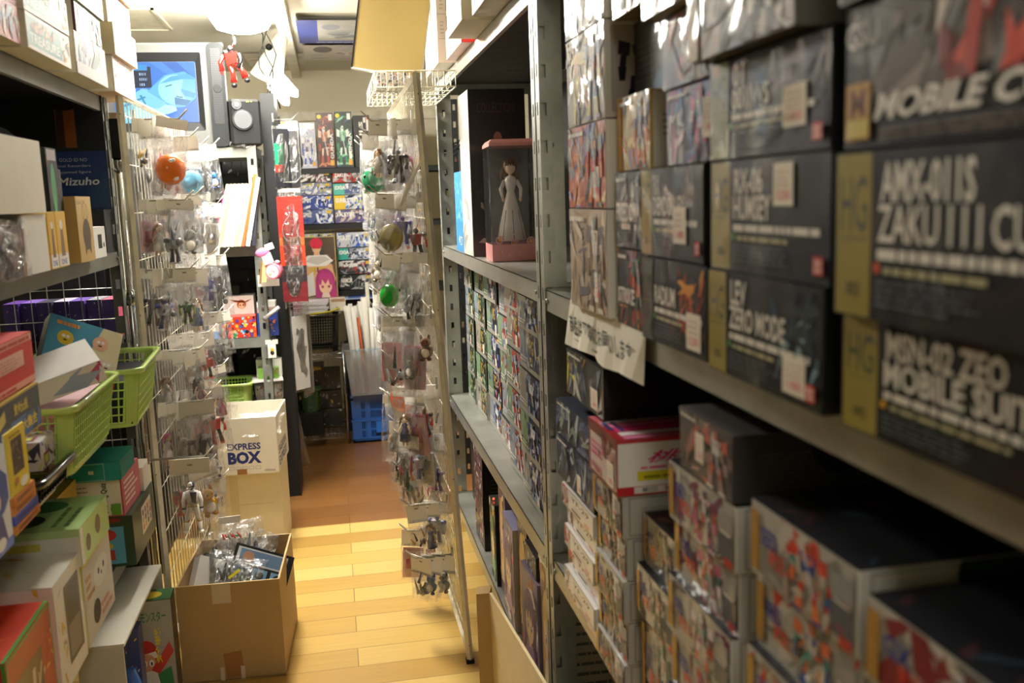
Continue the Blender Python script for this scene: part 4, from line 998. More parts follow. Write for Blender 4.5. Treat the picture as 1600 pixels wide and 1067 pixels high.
place('L', -.72, 2.43, 2.65, 1.5005, 1.625, .16, '#7fc096', 'mint green box with a small printed bottle standing behind the kraft box', front=lambda F: (F.rect(0, 0, 1, 1, '#7cc798'), F.ell(.14, .9, .04, None, '#555'), F.ell(.86, .9, .04, None, '#555'), F.rect(.2, .62, .42, .82, '#b84a3a'), F.rect(.4, .05, .72, .5, '#e8e8e6'), F.rect(.46, .3, .66, .44, '#333')), left=f_panel('#7cb88e', '#3f6a4a', 7), name='figure_box', group=G7)
def f_kraft(F):
    F.rect(0, 0, 1, 1, '#c9a866'); F.text('Dark Cafe', .06, .88, .6, .94, '#5a3a20', 0)
    F.ell(.42, .76, .085, .13, '#a88852', 12); F.ell(.66, .76, .085, .13, '#a88852', 12); F.ell(.42, .76, .04, .09, '#c9a866', 10); F.ell(.66, .76, .04, .09, '#c9a866', 10)
    F.ell(.55, .42, .26, .24, '#5c4630', 18); F.poly([(.33, .36), (.78, .36), (.74, .1), (.62, .2), (.48, .2), (.38, .1)], '#5c4630')
place('L', -.612, 2.50, 2.655, 1.3705, 1.535, .09, '#c4a262', 'kraft brown box with dark rabbit-shaped print at the end of the left shelf', front=f_kraft, mat='printed_card', name='figure_box', group=G7)
place('L', -.62, 2.67, 2.82, 1.3705, 1.455, .09, '#ecebea', 'small white box with a black window nearest the upright on the left shelf', front=lambda F: (F.rect(0, 0, 1, 1, '#eceae8'), F.rect(.42, .3, .72, .75, '#1c1c1e'), F.ell(.85, .4, .05, None, '#2a2a2a')), name='figure_box', group=G7)
# shaded things further back on that board
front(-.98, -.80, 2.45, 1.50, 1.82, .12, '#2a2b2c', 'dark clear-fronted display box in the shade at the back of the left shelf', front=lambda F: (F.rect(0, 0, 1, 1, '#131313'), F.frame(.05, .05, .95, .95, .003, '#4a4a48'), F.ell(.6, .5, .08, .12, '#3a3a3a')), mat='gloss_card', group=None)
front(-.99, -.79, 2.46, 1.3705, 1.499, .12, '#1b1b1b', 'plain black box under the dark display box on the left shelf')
t = MB(); t.mat = 'plastic'
F = Face(t, (-1.06, 3.12, 1.50), (.40, 0, 0), (0, 0, .34), rng, 'gloss_card'); F.rect(0, 0, 1, 1, '#16181d'); F.rect(0, 0, 1, .52, '#203878'); F.poly([(.1, .52), (.5, .52), (.32, .72), (.18, .8)], '#8a90a0')
F.text('GOLD ID NO', .66, .43, .86, .46, '#c9c9d0', 0); F.text('Original Recorders', .58, .375, .88, .405, '#c9c9d0', 0); F.text('pre painted figure', .60, .32, .88, .35, '#c9c9d0', 0); F.text('a Mizuho', .56, .22, .93, .29, '#e8e8ee', .02, slant=.03)
F.rect(.66, .55, .80, .90, '#8a4a18'); F.poly([(.66, .55), (.72, .55), (.72, .90), (.67, .90)], '#3a1c10'); F.ell(.73, .91, .09, .035, '#0e0e0e', 12)
t.box(-1.06, 3.122, 1.50, -.66, 3.13, 1.84, '#17181c')
t.build('blue_poster_board', label='dark blue board with white lettering standing in the left rack', cat='poster')
t = MB(); t.box(-1.08, 3.06, 1.3705, -.67, 3.16, 1.499, '#2a2c30', 'printed_card'); t.build('dark_carton', label='dark carton under the blue lettered board in the left rack', cat='box')

# ------------------------------------------------------------------ LEFT rack, third board (.914)
G8 = 'toy boxes on the basket shelf at the left edge'
def f_redbox(F): F.rect(0, 0, 1, 1, '#d2301e'); F.rect(0, .84, 1, .98, '#e8a08a'); F.rect(0, .02, 1, .14, '#e8a08a'); F.lines(.02, .04, .98, .12, 1, '#c23a28', .7); F.lines(.02, .87, .98, .96, 1, '#c23a28', .7); F.rect(.38, .42, .82, .72, '#eab8a8'); F.lines(.42, .46, .78, .68, 4, '#c87a6a', .4)
place('L', -.612, 1.70, 2.06, 1.160, 1.262, .26, '#cf2f1f', 'bright red box with pale patterned bands on the left basket shelf', front=f_redbox, left=f_redbox, group=G8, name='toy_box', jit=2)
def f_gold(F): F.rect(0, 0, 1, 1, '#1d2230'); F.shards(0, 0, 1, .5, 12, ['#2c4a7a', '#3a6ab0', '#1a1c2a'], .7); F.frame(0, 0, 1, 1, .003, '#c8a832'); F.poly([(.08, .45), (.24, .6), (.24, .85), (.08, .7)], '#d8c060'); F.text('黄金伝説', .42, .58, .72, .85, '#e0c040', .03); F.text('ジャンプ大集合', .12, .14, .9, .42, '#e8c83a', .03)
place('L', -.606, 1.76, 2.045, 1.070, 1.158, .24, '#c8b030', 'black box with gold Japanese lettering under the red box', front=f_gold, left=f_panel('#14141a', '#888', 3), group=G8, name='toy_box', mat='gloss_card', jit=2)
place('L', -.70, 1.66, 2.10, .915, 1.068, .24, '#141416', 'black carton behind the yellow boxes carrying the gold lettered box', group=G8)
def f_yw(F): F.rect(0, 0, 1, 1, '#e6c92a'); F.rect(.25, .3, .8, .86, '#5a4632'); F.shards(.28, .34, .76, .8, 10, ['#8a6a4a', '#3a2a20', '#b89a6a'], .6); F.lines(.2, .9, .8, .96, 1, '#8a6a10', .5); F.ell(.35, .2, .1, .06, '#c87a3a'); F.ell(.7, .12, .2, .08, '#efe8d8')
place('L', -.60, 1.80, 1.915, .985, 1.105, .09, '#e6c92a', 'yellow window box standing on orange boxes at the left edge', front=f_yw, left=lambda F: F.rect(0, 0, 1, 1, '#ece8e0'), group=G8, name='toy_box')
def f_or(c, c2):
    return lambda F: (F.rect(0, 0, 1, 1, c), F.rect(.1, .2, .9, .8, c2), F.lines(.15, .3, .85, .7, 2, '#5a3a1a', .5))
for i, (a, b, c, c2) in enumerate(((.9155, .932, '#d88a3a', '#c06a2a'), (.9325, .950, '#4a5ab0', '#3a4aa0'), (.9505, .967, '#e0913c', '#c97a2c'), (.9675, .984, '#d8863a', '#c47830'))):
    place('L', -.60, 1.80 + i * .003, 1.95 - i * .004, a, b, .09, c, 'flat %s box, %s of the small pile under the yellow window box' % ('blue' if i == 1 else 'orange', ORD[i]), front=f_or(c, c2), group='small flat boxes under the yellow window box')
def f_blue(F): F.rect(0, 0, 1, 1, '#e8ecf0'); F.rect(0, 0, .2, 1, '#3a6ac0'); F.ell(.55, .58, .5, .26, '#2f5aa8'); F.ell(.5, .5, .3, .14, '#f0d0b0'); F.poly([(.1, 0), (.9, 0), (.8, .35), (.3, .35)], '#2b4a90'); F.rect(0, 0, 1, .1, '#3f7ad8'); F.ell(.7, .1, .12, .06, '#f6f6f6')
place('L', -.592, 1.56, 1.765, .915, 1.10, .06, '#dfe6ee', 'tall white and blue box with a drawn blue-haired head at the left edge', front=f_blue, group=G8, name='toy_box', mat='gloss_card')
def f_game(F): F.rect(0, 0, 1, 1, '#cfcac8'); F.shards(0, 0, 1, 1, 18, ['#7a4a8a', '#e8e0e0', '#3a3a5a', '#c8c83a', '#2a2a2e', '#b8b0c0'], .5); F.rect(.12, .12, .5, .55, '#8a2a34'); F.rect(.18, .18, .44, .46, '#c0d03a')
place('L', -.612, 2.025, 2.135, .975, 1.035, .13, '#cfc9c9', 'small box with a printed handheld screen lying in the black basket', front=f_game, left=f_game, top=f_game, group=G8, name='toy_box', jit=6)
place('L', -.70, 2.03, 2.20, .93, 1.05, .12, '#8a8494', 'purple and silver packet standing behind in the black basket', front=f_game, left=f_game, top=f_game, group=G8, name='toy_box', mat=WR, jit=8)

def basket(name, label, loc, rotz, W, D, H, col, taper=.86, group=None, pitch=.020, solid_w=.03, mat='gloss_plastic', wire=.0044):
    """Open plastic basket: rim, lattice walls with solid corners, floor. Origin at bottom centre."""
    root = empty(name, loc, label, 'basket', group, rotz)
    r = MB(); r.mat = mat
    def ringpts(k, z, rad=.035, n=5):
        w, d = W / 2 * k, D / 2 * k; pts = []
        for cx, cy, a0 in ((w - rad, d - rad, 0), (-w + rad, d - rad, PI / 2), (-w + rad, -d + rad, PI), (w - rad, -d + rad, 3 * PI / 2)):
            for i in range(n): a = a0 + PI / 2 * i / (n - 1); pts.append((cx + rad * math.cos(a), cy + rad * math.sin(a), z))
        return pts
    def off(k, z): return ringpts(k, z)
    kk_ = 1 + .014 / W * 2
    r.loft([off(1.0, H - .016), off(kk_, H - .014), off(kk_ + .005, H - .004), off(kk_, H), off(1.0, H - .002), off(.985, H - .012)], col, mat, False, True)
    r.build('rim', root)
    b = MB(); b.mat = mat
    kb = taper
    b.loft([off(kb, 0), off(kb, .004)], col, mat, True)
    b.loft([off(kb, 0), off(kb + (1 - kb) * .1, H * .10)], col, mat, False, True)
    b.build('basket_floor', root)
    l = MB(); l.mat = mat
    def at(side, s, t):
        k = kb + (1 - kb) * t; w, d = W / 2 * k, D / 2 * k; z = H * t
        if side == 0: return (-w + 2 * w * s, -d, z)
        if side == 1: return (w, -d + 2 * d * s, z)
        if side == 2: return (w - 2 * w * s, d, z)
        return (-w, d - 2 * d * s, z)
    for sd in range(4):
        Ls = W if sd % 2 == 0 else D
        n = max(3, int((Ls - 2 * solid_w) / pitch)); nt_ = max(3, int(H * .8 / pitch))
        s0, s1 = solid_w / Ls, 1 - solid_w / Ls
        # solid corner plates
        for a, b_ in ((.035 / Ls, s0), (s1, 1 - .035 / Ls)):
            if b_ > a: l.add([at(sd, a, .08), at(sd, b_, .08), at(sd, b_, .95), at(sd, a, .95)], [(0, 1, 2, 3)], col, mat)
        for i in range(n + 1):
            s = s0 + (s1 - s0) * i / n
            l.tube([at(sd, s, .08), at(sd, s, .93)], wire / 2, col, mat, 4, smooth=False)
        for j in range(nt_ + 1):
            tt = .08 + .84 * j / nt_
            l.tube([at(sd, s0, tt), at(sd, s1, tt)], wire / 2, col, mat, 4, smooth=False)
    # rounded corners
    for q in range(4):
        lo = ringpts(kb + (1 - kb) * .08, H * .08)[q * 5:q * 5 + 5]; hi = ringpts(kb + (1 - kb) * .95, H * .95)[q * 5:q * 5 + 5]
        l.loft([lo, hi], col, mat, False, True, closed=False)
    l.build('lattice_walls', root)
    return root
LIME = '#c2e27c'
basket('plastic_basket', 'lime green plastic basket with a white and green box, nearer of the two', (-.745, 2.375, .915), PI / 2, .44, .335, .165, LIME)
basket('plastic_basket', 'lime green plastic basket holding a blue printed box, farther of the two', (-.705, 2.82, .915), PI / 2 + .05, .40, .335, .165, LIME)
basket('plastic_basket', 'shallow black plastic basket at the front of the left basket shelf', (-.755, 2.085, .915), PI / 2, .26, .30, .055, '#1d1e20', taper=.95)
# goods in the baskets
def tilted(w, d, h, base, label, loc, rot, name='toy_box', cat='box', group=None, **k):
    o = carton(w, d, h, base, rng, label=label, loc=loc, name=name, cat=cat, group=group, **k); o.rotation_euler = rot; return o
G9 = 'goods lying in the lime baskets'
def f_greenlid(F): F.rect(0, 0, 1, 1, '#78a83a'); F.rect(.3, .15, .62, .85, '#d8e0b8'); F.rect(.7, .2, .92, .8, '#c8d8a0')
tilted(.30, .17, .05, '#f4f2ee', 'white box with a green patterned end lying tilted in the nearer lime basket', (-.70, 2.33, 1.085), (.20, -.28, .35), group=G9,
       top=lambda F: (F.rect(0, 0, 1, 1, '#f6f4f0'), F.rect(0, 0, .30, 1, '#6fae3c'), F.rect(.05, .15, .13, .85, '#d8e4b0'), F.rect(.17, .15, .25, .85, '#d8e4b0')), front=lambda F: (F.rect(0, 0, 1, 1, '#efeae8'), F.shards(0, 0, 1, 1, 12, ['#5a5aa0', '#e8d8e0', '#c85a8a', '#a8b8d8'], .4)))
tilted(.27, .36, .135, '#e8c0c8', 'pink and white wrapped box at the bottom of the nearer lime basket', (-.745, 2.375, .922), (0, 0, 0), group=G9, mat=WR, front=f_collage('#e8a8b8', P_PNK, 16), side=f_collage('#2a2a30', ['#e88aa8', '#3a4a4a', '#d8d0c8'], 14))
def f_kids(F):
    F.rect(0, 0, 1, 1, '#4aa0cc'); F.poly([(.55, 0), (1, 0), (1, 1), (.72, 1), (.6, .5)], '#e8dcb8')
    for x, y, c in ((.25, .62, '#e8c83a'), (.48, .45, '#7a4a34'), (.35, .2, '#2a2a30'), (.72, .68, '#f0b8a0'), (.6, .22, '#d8342c'), (.85, .3, '#e8d8c8')):
        F.ell(x, y, .11, None, c, 14); F.ell(x - .03, y + .03, .025, None, '#fff', 8); F.ell(x + .03, y + .03, .025, None, '#fff', 8); F.ell(x, y - .04, .03, .015, '#5a2a2a', 8)
    F.lines(.1, .84, .5, .94, 1, '#e89a50', .7)
tilted(.20, .05, .16, '#3f3a38', 'light blue box printed with round cartoon heads leaning out of the farther lime basket', (-.72, 2.74, 1.045), (-.50, .42, .45), group=G9, front=f_kids, mat='gloss_card')
tilted(.27, .33, .12, '#22263a', 'dark blue wrapped box low in the farther lime basket', (-.705, 2.82, .922), (0, 0, .05), group=G9, mat=WR, side=f_collage('#1c2236', ['#2a3a6a', '#c83a3a', '#d8d8d8'], 10), front=f_collage('#1c2236', ['#2a3a6a', '#c83a3a', '#d8d8d8'], 10))
# crumpled clear bag behind
t = MB(); t.mat = 'bag_film'
r_ = random.Random(3)
def cbag(mb, cx, cy, z0, w, h, seed, mat='bag_film'):
    r = random.Random(seed)
    rings = []
    for j in range(8):
        t_ = j / 7; k = (1 - .75 * t_ ** 1.6); n = 14
        rings.append([(cx + w * k * math.cos(2 * PI * i / n) * r.uniform(.8, 1.15), cy + w * .6 * k * math.sin(2 * PI * i / n) * r.uniform(.8, 1.15), z0 + h * t_ + r.uniform(-.01, .01)) for i in range(n)])
    mb.loft(rings, '#fff', mat, True, False)
cbag(t, 0, 0, 0, .085, .24, 5); cbag(t, .01, .01, .01, .065, .2, 8)
t.build('crumpled_bag', label='crumpled shiny clear bag standing behind the lime baskets', cat='bag', loc=(-.93, 2.72, .916))
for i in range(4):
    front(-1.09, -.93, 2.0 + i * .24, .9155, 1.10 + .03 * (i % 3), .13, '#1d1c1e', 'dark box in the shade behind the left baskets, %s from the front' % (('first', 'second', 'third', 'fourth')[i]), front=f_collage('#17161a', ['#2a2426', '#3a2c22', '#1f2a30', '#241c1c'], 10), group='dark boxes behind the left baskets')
for i in range(7):
    front(-1.05 + i * .05, -1.003 + i * .05, 3.27 + (i % 2) * .01, 1.085, 1.21, .13, ('#6a3fb0', '#8a6ad0', '#3a3a50', '#b8b0c8', '#5a3a9a', '#7a7a88', '#c04a6a')[i], 'disc case in the dark rack seen behind the left basket shelf, %s from the left' % (('first', 'second', 'third', 'fourth', 'fifth', 'sixth', 'seventh')[i]), front=f_collage('#4a3a80', P_PUR, 6), name='disc_case', cat='case', group='purple disc cases behind the left rack')
t = MB(); t.mat = 'dark_rack'
t.box(-1.10, 3.24, 1.07, -.70, 3.42, 1.083, '#fff'); t.box(-1.10, 3.26, 0, -1.08, 3.28, 1.07, '#fff'); t.box(-.72, 3.26, 0, -.70, 3.28, 1.07, '#fff'); t.box(-1.10, 3.40, 0, -1.08, 3.42, 1.07, '#fff'); t.box(-.72, 3.40, 0, -.70, 3.42, 1.07, '#fff')
t.build('low_stand', label='low dark stand carrying purple disc cases behind the left rack', cat='stand')
t = MB(); t.mat = 'wire_metal'
for i in range(9): t.tube([(-1.10 + i * .05, 3.225, .55), (-1.10 + i * .05, 3.225, 1.80)], .0016, '#a8a8a0', n=4)
for i in range(13): t.tube([(-1.10, 3.225, .55 + i * .1), (-.70, 3.225, .55 + i * .1)], .0016, '#a8a8a0', n=4)
t.build('wire_grid_backing', label='thin grey wire grid closing the far end of the left rack', cat='wire panel')

# handwritten strip on the third board's lip
t = MB(); t.mat = 'paper'
F = Face(t, (LX + .0025, 1.70, .868), (0, .56, 0), (0, 0, .045), rng, 'paper'); F.rect(0, 0, 1, 1, '#f0ebde'); F.text('本日の特価', .03, .2, .34, .8, '#3a3a38', 0); F.text('開封は禁止です', .42, .18, .96, .82, '#2b2b2a', .01)
t.build('handwritten_strip', label='white paper strip with handwritten Japanese on the edge of the left basket shelf', cat='sign')

# ------------------------------------------------------------------ LEFT rack, fourth board (.49)
def f_redgreen(F): F.rect(0, 0, 1, 1, '#b82c22'); F.frame(0, 0, 1, 1, .006, '#3a9a3a'); F.rect(.12, .05, .72, .78, '#6a4a3a'); F.shards(.14, .08, .7, .7, 12, ['#b89a7a', '#8a6a4a', '#d8c0a0', '#5a3a2a'], .6); F.shards(.72, .3, .97, .8, 10, ['#e8c03a', '#d84a2a', '#3a8a3a', '#f0e0c0'], .5)
place('L', -.590, 1.64, 1.905, .4915, .745, .26, '#c8321f', 'large red window box with green edges at the bottom left corner', front=f_redgreen, top=lambda F: (F.rect(0, 0, 1, 1, '#d2401f'), F.shards(.05, .05, .95, .95, 12, ['#e05a2a', '#c83a24'], .4), F.rect(.0, .0, 1, .03, '#3a9a3a')), left=f_redgreen, mat='gloss_card', group=None)
def f_catend(F):
    F.rect(0, 0, 1, 1, '#ece6da'); F.shards(.55, .6, 1, 1, 10, ['#e0c050', '#d8b040', '#efe0b0'], .5)
    F.ell(.5, .36, .14, None, '#3f4a78'); F.poly([(.38, .4), (.34, .56), (.46, .46)], '#3f4a78'); F.poly([(.6, .4), (.66, .54), (.54, .46)], '#3f4a78'); F.ell(.5, .31, .09, None, '#efd0b8'); F.poly([(.4, .22), (.6, .22), (.66, .06), (.34, .06)], '#2b2b34'); F.ell(.2, .2, .03, .03, '#2b2b34')
    for i in range(6): F.ell(.2 + i * .09, .72 - i * .03, .035, None, '#d8c8b8', 10); 
def f_catwin(F):
    F.rect(0, 0, 1, 1, '#ece6d6'); F.shards(0, 0, .3, 1, 10, ['#e0c050', '#d8b040', '#c89a8a'], .7); F.rect(.34, .16, .9, .88, '#6f675a'); F.rect(.4, .2, .84, .5, '#8f887a'); F.rect(.4, .5, .84, .84, '#5a5348')
place('L', -.610, 2.0, 2.20, .4915, .735, .24, '#ece6da', 'white window box with yellow flowers and a blue-haired cat girl drawing', front=f_catwin, left=f_catend, top=lambda F: (F.rect(0, 0, 1, 1, '#e8e2d2'), F.shards(.3, .2, 1, .9, 8, ['#e0c050', '#e8d8a8'], .4)), mat='gloss_card')
def f_yelbox(F):
    F.rect(0, 0, 1, 1, '#d9d4c8'); F.rect(0, .9, 1, 1, '#e6d848'); F.ell(.6, .62, .26, .17, '#e8e6dc'); F.ell(.52, .64, .03, None, '#222'); F.ell(.7, .64, .03, None, '#222'); F.ell(.61, .58, .02, None, '#222'); F.lines(.08, .5, .34, .8, 3, '#d8a03a', .6); F.ell(.35, .24, .12, .14, '#2a2a28'); F.lines(.5, .1, .9, .3, 2, '#d88a8a', .5)
def f_yelend(F): F.rect(0, 0, 1, 1, '#efe9c8'); F.rect(0, .55, 1, 1, '#ece07a'); F.ell(.3, .85, .14, None, '#e88a9a'); F.ell(.6, .5, .14, None, '#7ac0d0'); F.frame(.2, .08, .85, .3, .002, '#d84a4a'); F.lines(.2, .6, .8, .75, 2, '#e8a03a', .6)
place('L', -.612, 2.225, 2.505, .4915, .700, .20, '#e8de7a', 'yellow and white box with a white bear face on the lower left shelf', front=f_yelbox, left=f_yelend, mat='gloss_card')
def f_gwtop(F): F.rect(0, 0, 1, 1, '#b8d890'); F.ell(.3, .55, .2, .22, '#3a4436', 18); F.ell(.72, .45, .18, .2, '#3f8a50', 18); F.lines(.1, .1, .9, .3, 2, '#6a8a50', .4)
place('L', -.600, 2.20, 2.46, .7005, .790, .28, '#c8e0a0', 'pale green box with round green window on top of the yellow and white box', front=lambda F: (F.rect(0, 0, 1, 1, '#b4d884'), F.ell(.25, .4, .08, None, '#3a3a3a'), F.ell(.6, .55, .09, None, '#6a5a3a'), F.rect(.0, 0, .1, 1, '#e6e4d8')), left=lambda F: (F.rect(0, 0, 1, 1, '#e8e6da'), F.rect(0, .8, 1, 1, '#b8d890'), F.rect(.3, .5, .7, .7, '#d8d060')), top=f_gwtop, mat='gloss_card')
def f_dgfront(F): F.rect(0, 0, 1, 1, '#26402c'); F.rect(.38, .3, .84, .86, '#e6e0cc'); [F.ell(.45 + .11 * i, .42 + .15 * j, .03, None, ('#c83a3a', '#e0a030', '#3a3a3a', '#8a5a9a')[(i + j) % 4], 8) for i in range(4) for j in range(3)]
def f_dgend(F):
    F.rect(0, 0, 1, 1, '#2b4630'); F.rect(.28, .06, .84, .8, '#5aa8cc'); F.ell(.55, .64, .16, .12, '#c03a34'); F.ell(.5, .42, .15, .07, '#c8b83a'); F.rect(.42, .14, .66, .34, '#b8442c'); F.ell(.12, .86, .10, None, '#d85a2c'); F.ell(.12, .5, .10, None, '#e07a2c'); F.ell(.12, .16, .10, None, '#d85a2c'); F.ell(.3, .92, .14, .06, '#7a9a3a'); F.ell(.62, .93, .2, .05, '#8a2a2a')
place('L', -.606, 2.745, 3.075, .4915, .640, .16, '#22402c', 'dark green box with colourful end on the lower left shelf', front=f_dgfront, left=f_dgend, mat='gloss_card', jit=1.5)
def f_pinkwhite(F): F.rect(0, 0, 1, 1, '#ece6da'); F.frame(0, 0, 1, 1, .004, '#b84a5a'); F.lines(.1, .12, .55, .9, 7, '#8a8a88', .3); F.text('Drawing Quiz', .62, .1, .76, .9, '#3a5a3a', .02, vertical=True); F.ell(.84, .2, .07, None, '#333'); F.rect(.78, .04, .96, .34, '#6aa83a')
place('L', -.622, 2.745, 2.965, .6405, .752, .15, '#d85a6a', 'white box framed in pink with rows of text on the dark green box', front=lambda F: (F.rect(0, 0, 1, 1, '#c86a72'), F.lines(.1, .2, .9, .9, 5, '#e8d8d0', .5)), left=f_pinkwhite, mat='printed_card', jit=1)
place('L', -.612, 2.975, 3.09, .6405, .715, .15, '#ece6d8', 'small cream tray box beside the pink-framed one on the dark green box', mat='printed_card')
place('L', -.618, 2.72, 2.90, .7525, .806, .14, '#1f8f88', 'flat teal box with a white square on top of the pink-framed box', front=lambda F: F.rect(0, 0, 1, 1, '#1f7f78'), left=lambda F: (F.rect(0, 0, 1, 1, '#239a92'), F.frame(.08, .05, .7, .95, .001, '#cfe8e4'), F.rect(.4, .4, .5, .6, '#e8f4f2')), top=lambda F: F.rect(0, 0, 1, 1, '#239a92'), mat='printed_card')
for i, (c, ds) in enumerate((('#ddd4c0', 'cream'), ('#a8343c', 'red'), ('#e0d4a8', 'pale'), ('#c8a83a', 'yellow'))):
    place('L', -.735, 2.47 + .0 * i, 2.71, .4915 + i * .07, .56 + i * .07, .16, c, '%s box in the shaded pile left of the green box, %s' % (ds, ORD[i]), front=f_collage(c, [c, '#e8e0d0', '#8a8a80'], 6), group='shaded boxes in the middle of the lower left shelf')
# ------------------------------------------------------------------ floor, left
t = MB(); t.mat = 'printed_card'
t.box(-.705, 2.44, .388, -.588, 2.99, .396, '#dcd8ca'); t.box(-.705, 2.44, 0, -.592, 2.448, .388, '#d2cec0'); t.box(-.705, 2.448, 0, -.699, 2.99, .388, '#d2cec0'); t.box(-.699, 2.982, .2, -.588, 2.99, .388, '#d2cec0')
t.build('long_carton', label='long grey-white carton with an open side on the floor under the left rack', cat='box')
t = MB(); t.mat = 'gloss_plastic'
t.tube([(-.640, 2.70, .0), (-.632, 2.70, .10), (-.640, 2.70, .20)], [.035, .035, .012], '#3a6ac0', n=12); t.build('blue_roll', label='small rounded blue thing beside the long grey-white carton', cat='toy')
def f_gamebox(F):
    F.rect(0, 0, 1, 1, '#a9aaa6'); F.shards(0, .05, .6, .9, 16, ['#d8402c', '#c83a2a', '#e0b050', '#8a3a6a'], .6)
    F.text('モンスター', .38, .80, .88, .9, '#2f8a5a', .02); F.ell(.1, .62, .12, None, '#e8e0d0')
    F.ell(.42, .50, .24, .13, '#c02f2a', 18); F.poly([(.2, .48), (.62, .52), (.66, .46), (.24, .42)], '#f0ece4'); F.ell(.44, .40, .17, .1, '#d8a078', 16); F.ell(.38, .41, .05, .035, '#fff', 10); F.ell(.52, .41, .05, .035, '#fff', 10); F.ell(.385, .405, .02, .02, '#222', 8); F.ell(.52, .405, .02, .02, '#222', 8)
    F.poly([(.2, .32), (.6, .34), (.7, .12), (.2, .1)], '#e8e6e2'); F.poly([(.62, .3), (.9, .36), (.95, .1), (.7, .1)], '#2f8a52'); F.poly([(.5, .34), (.9, .6), (.98, .5), (.66, .3)], '#c83a30')
    F.text('対戦', .62, .40, .74, .74, '#e8d83a', .02, vertical=True)
    F.rect(.06, .03, .72, .16, '#e0b020'); F.rect(.08, .045, .70, .145, '#a82a20'); F.text('ベース赤', .12, .055, .66, .135, '#f0c83a', .02); F.rect(.80, .03, .95, .11, '#c8281e'); F.text('BAN', .815, .072, .935, .1, WH, .02); F.text('DAI', .815, .038, .935, .066, WH, .02)
front(-.692, -.546, 2.855, 0.0, .335, .085, '#2b3a2c', 'tall colourful game box with a boy in a red cap standing on the floor', front=f_gamebox, right=f_collage('#2b2a26', ['#d8402c', '#e0b050', '#2f8a52', '#3a3a38'], 16), top=lambda F: (F.rect(0, 0, 1, 1, '#2f6a3a'), F.ell(.5, .5, .3, .35, '#e0c83a')), mat='gloss_card', rot=math.radians(2), name='game_box')
front(-.694, -.628, 2.78, 0.0, .285, .055, '#3a4a8a', 'narrow dark blue picture box standing in front of the tall game box', front=f_collage('#3a4a8a', ['#d8402c', '#e0c83a', '#e8e0d0', '#2f3f7a', '#2a8a6a'], 24), mat='gloss_card', name='game_box')

def open_carton(label, loc, rot, W, D, H, col, mat, t=.006, deco=None, flaps=(), name='cardboard_box', inner=None, taper=0):
    mb = MB(); mb.mat = mat
    w, d = W / 2, D / 2
    def wall(a, b, c, e): mb.box(a, b, 0, c, e, H, col)
    mb.box(-w, -d, 0, w, d, t, col)
    wall(-w, -d, -w + t, d); wall(w - t, -d, w, d); wall(-w + t, -d, w - t, -d + t); wall(-w + t, d - t, w - t, d)
    fl = []
    if deco: deco(mb, w, d, H)
    root = mb.build(name, label=label, cat='box', loc=loc, rotz=rot)
    for (side, L, ang) in flaps:
        f = MB(); f.mat = mat
        f.box(-.5, 0, -t / 2, .5, 1, t / 2, col)
        o = f.build('flap', root)
        a = math.radians(ang)
        Ls = W if side in 'fb' else D
        o.scale = (Ls * .985, L, 1)
        o.location = {'f': (0, -d, H), 'b': (0, d, H), 'l': (-w, 0, H), 'r': (w, 0, H)}[side]
        o.rotation_euler = {'f': (a, 0, PI), 'b': (a, 0, 0), 'l': (a, 0, PI / 2), 'r': (a, 0, -PI / 2)}[side]
    return root
BR = '#bd9f70'
def deco_big(mb, w, d, H):
    F = Face(mb, (-w, d - .0065, 0), (2 * w, 0, 0), (0, 0, H), rng, 'corrugated_card')
    F.N = Vector((0, -1, 0)); F.frame(.34, .42, .72, .93, .0015, '#b8583a'); F.rect(.37, .62, .50, .84, '#a83a20'); F.rect(.41, .67, .46, .79, BR); F.lines(.54, .48, .70, .9, 5, '#b8684a', .3)
    F.rect(.37, .46, .50, .58, '#a83a20')
    G = Face(mb, (-w, -d - .0002, 0), (2 * w, 0, 0), (0, 0, H), rng, 'paper')
    G.rect(.34, .80, .52, .997, '#d8c8b0')
    G.poly([(.42, .02), (.60, .04), (.58, .30), (.40, .28)], '#a87848'); G.rect(.36, .0, .40, .14, '#e0d4c0'); G.rect(.56, .0, .60, .14, '#e0d4c0')
open_carton('big open brown cardboard box full of bagged toys in the aisle', (-.378, 3.165, 0), math.radians(-3), .318, .42, .325, BR, 'corrugated_card', deco=deco_big)
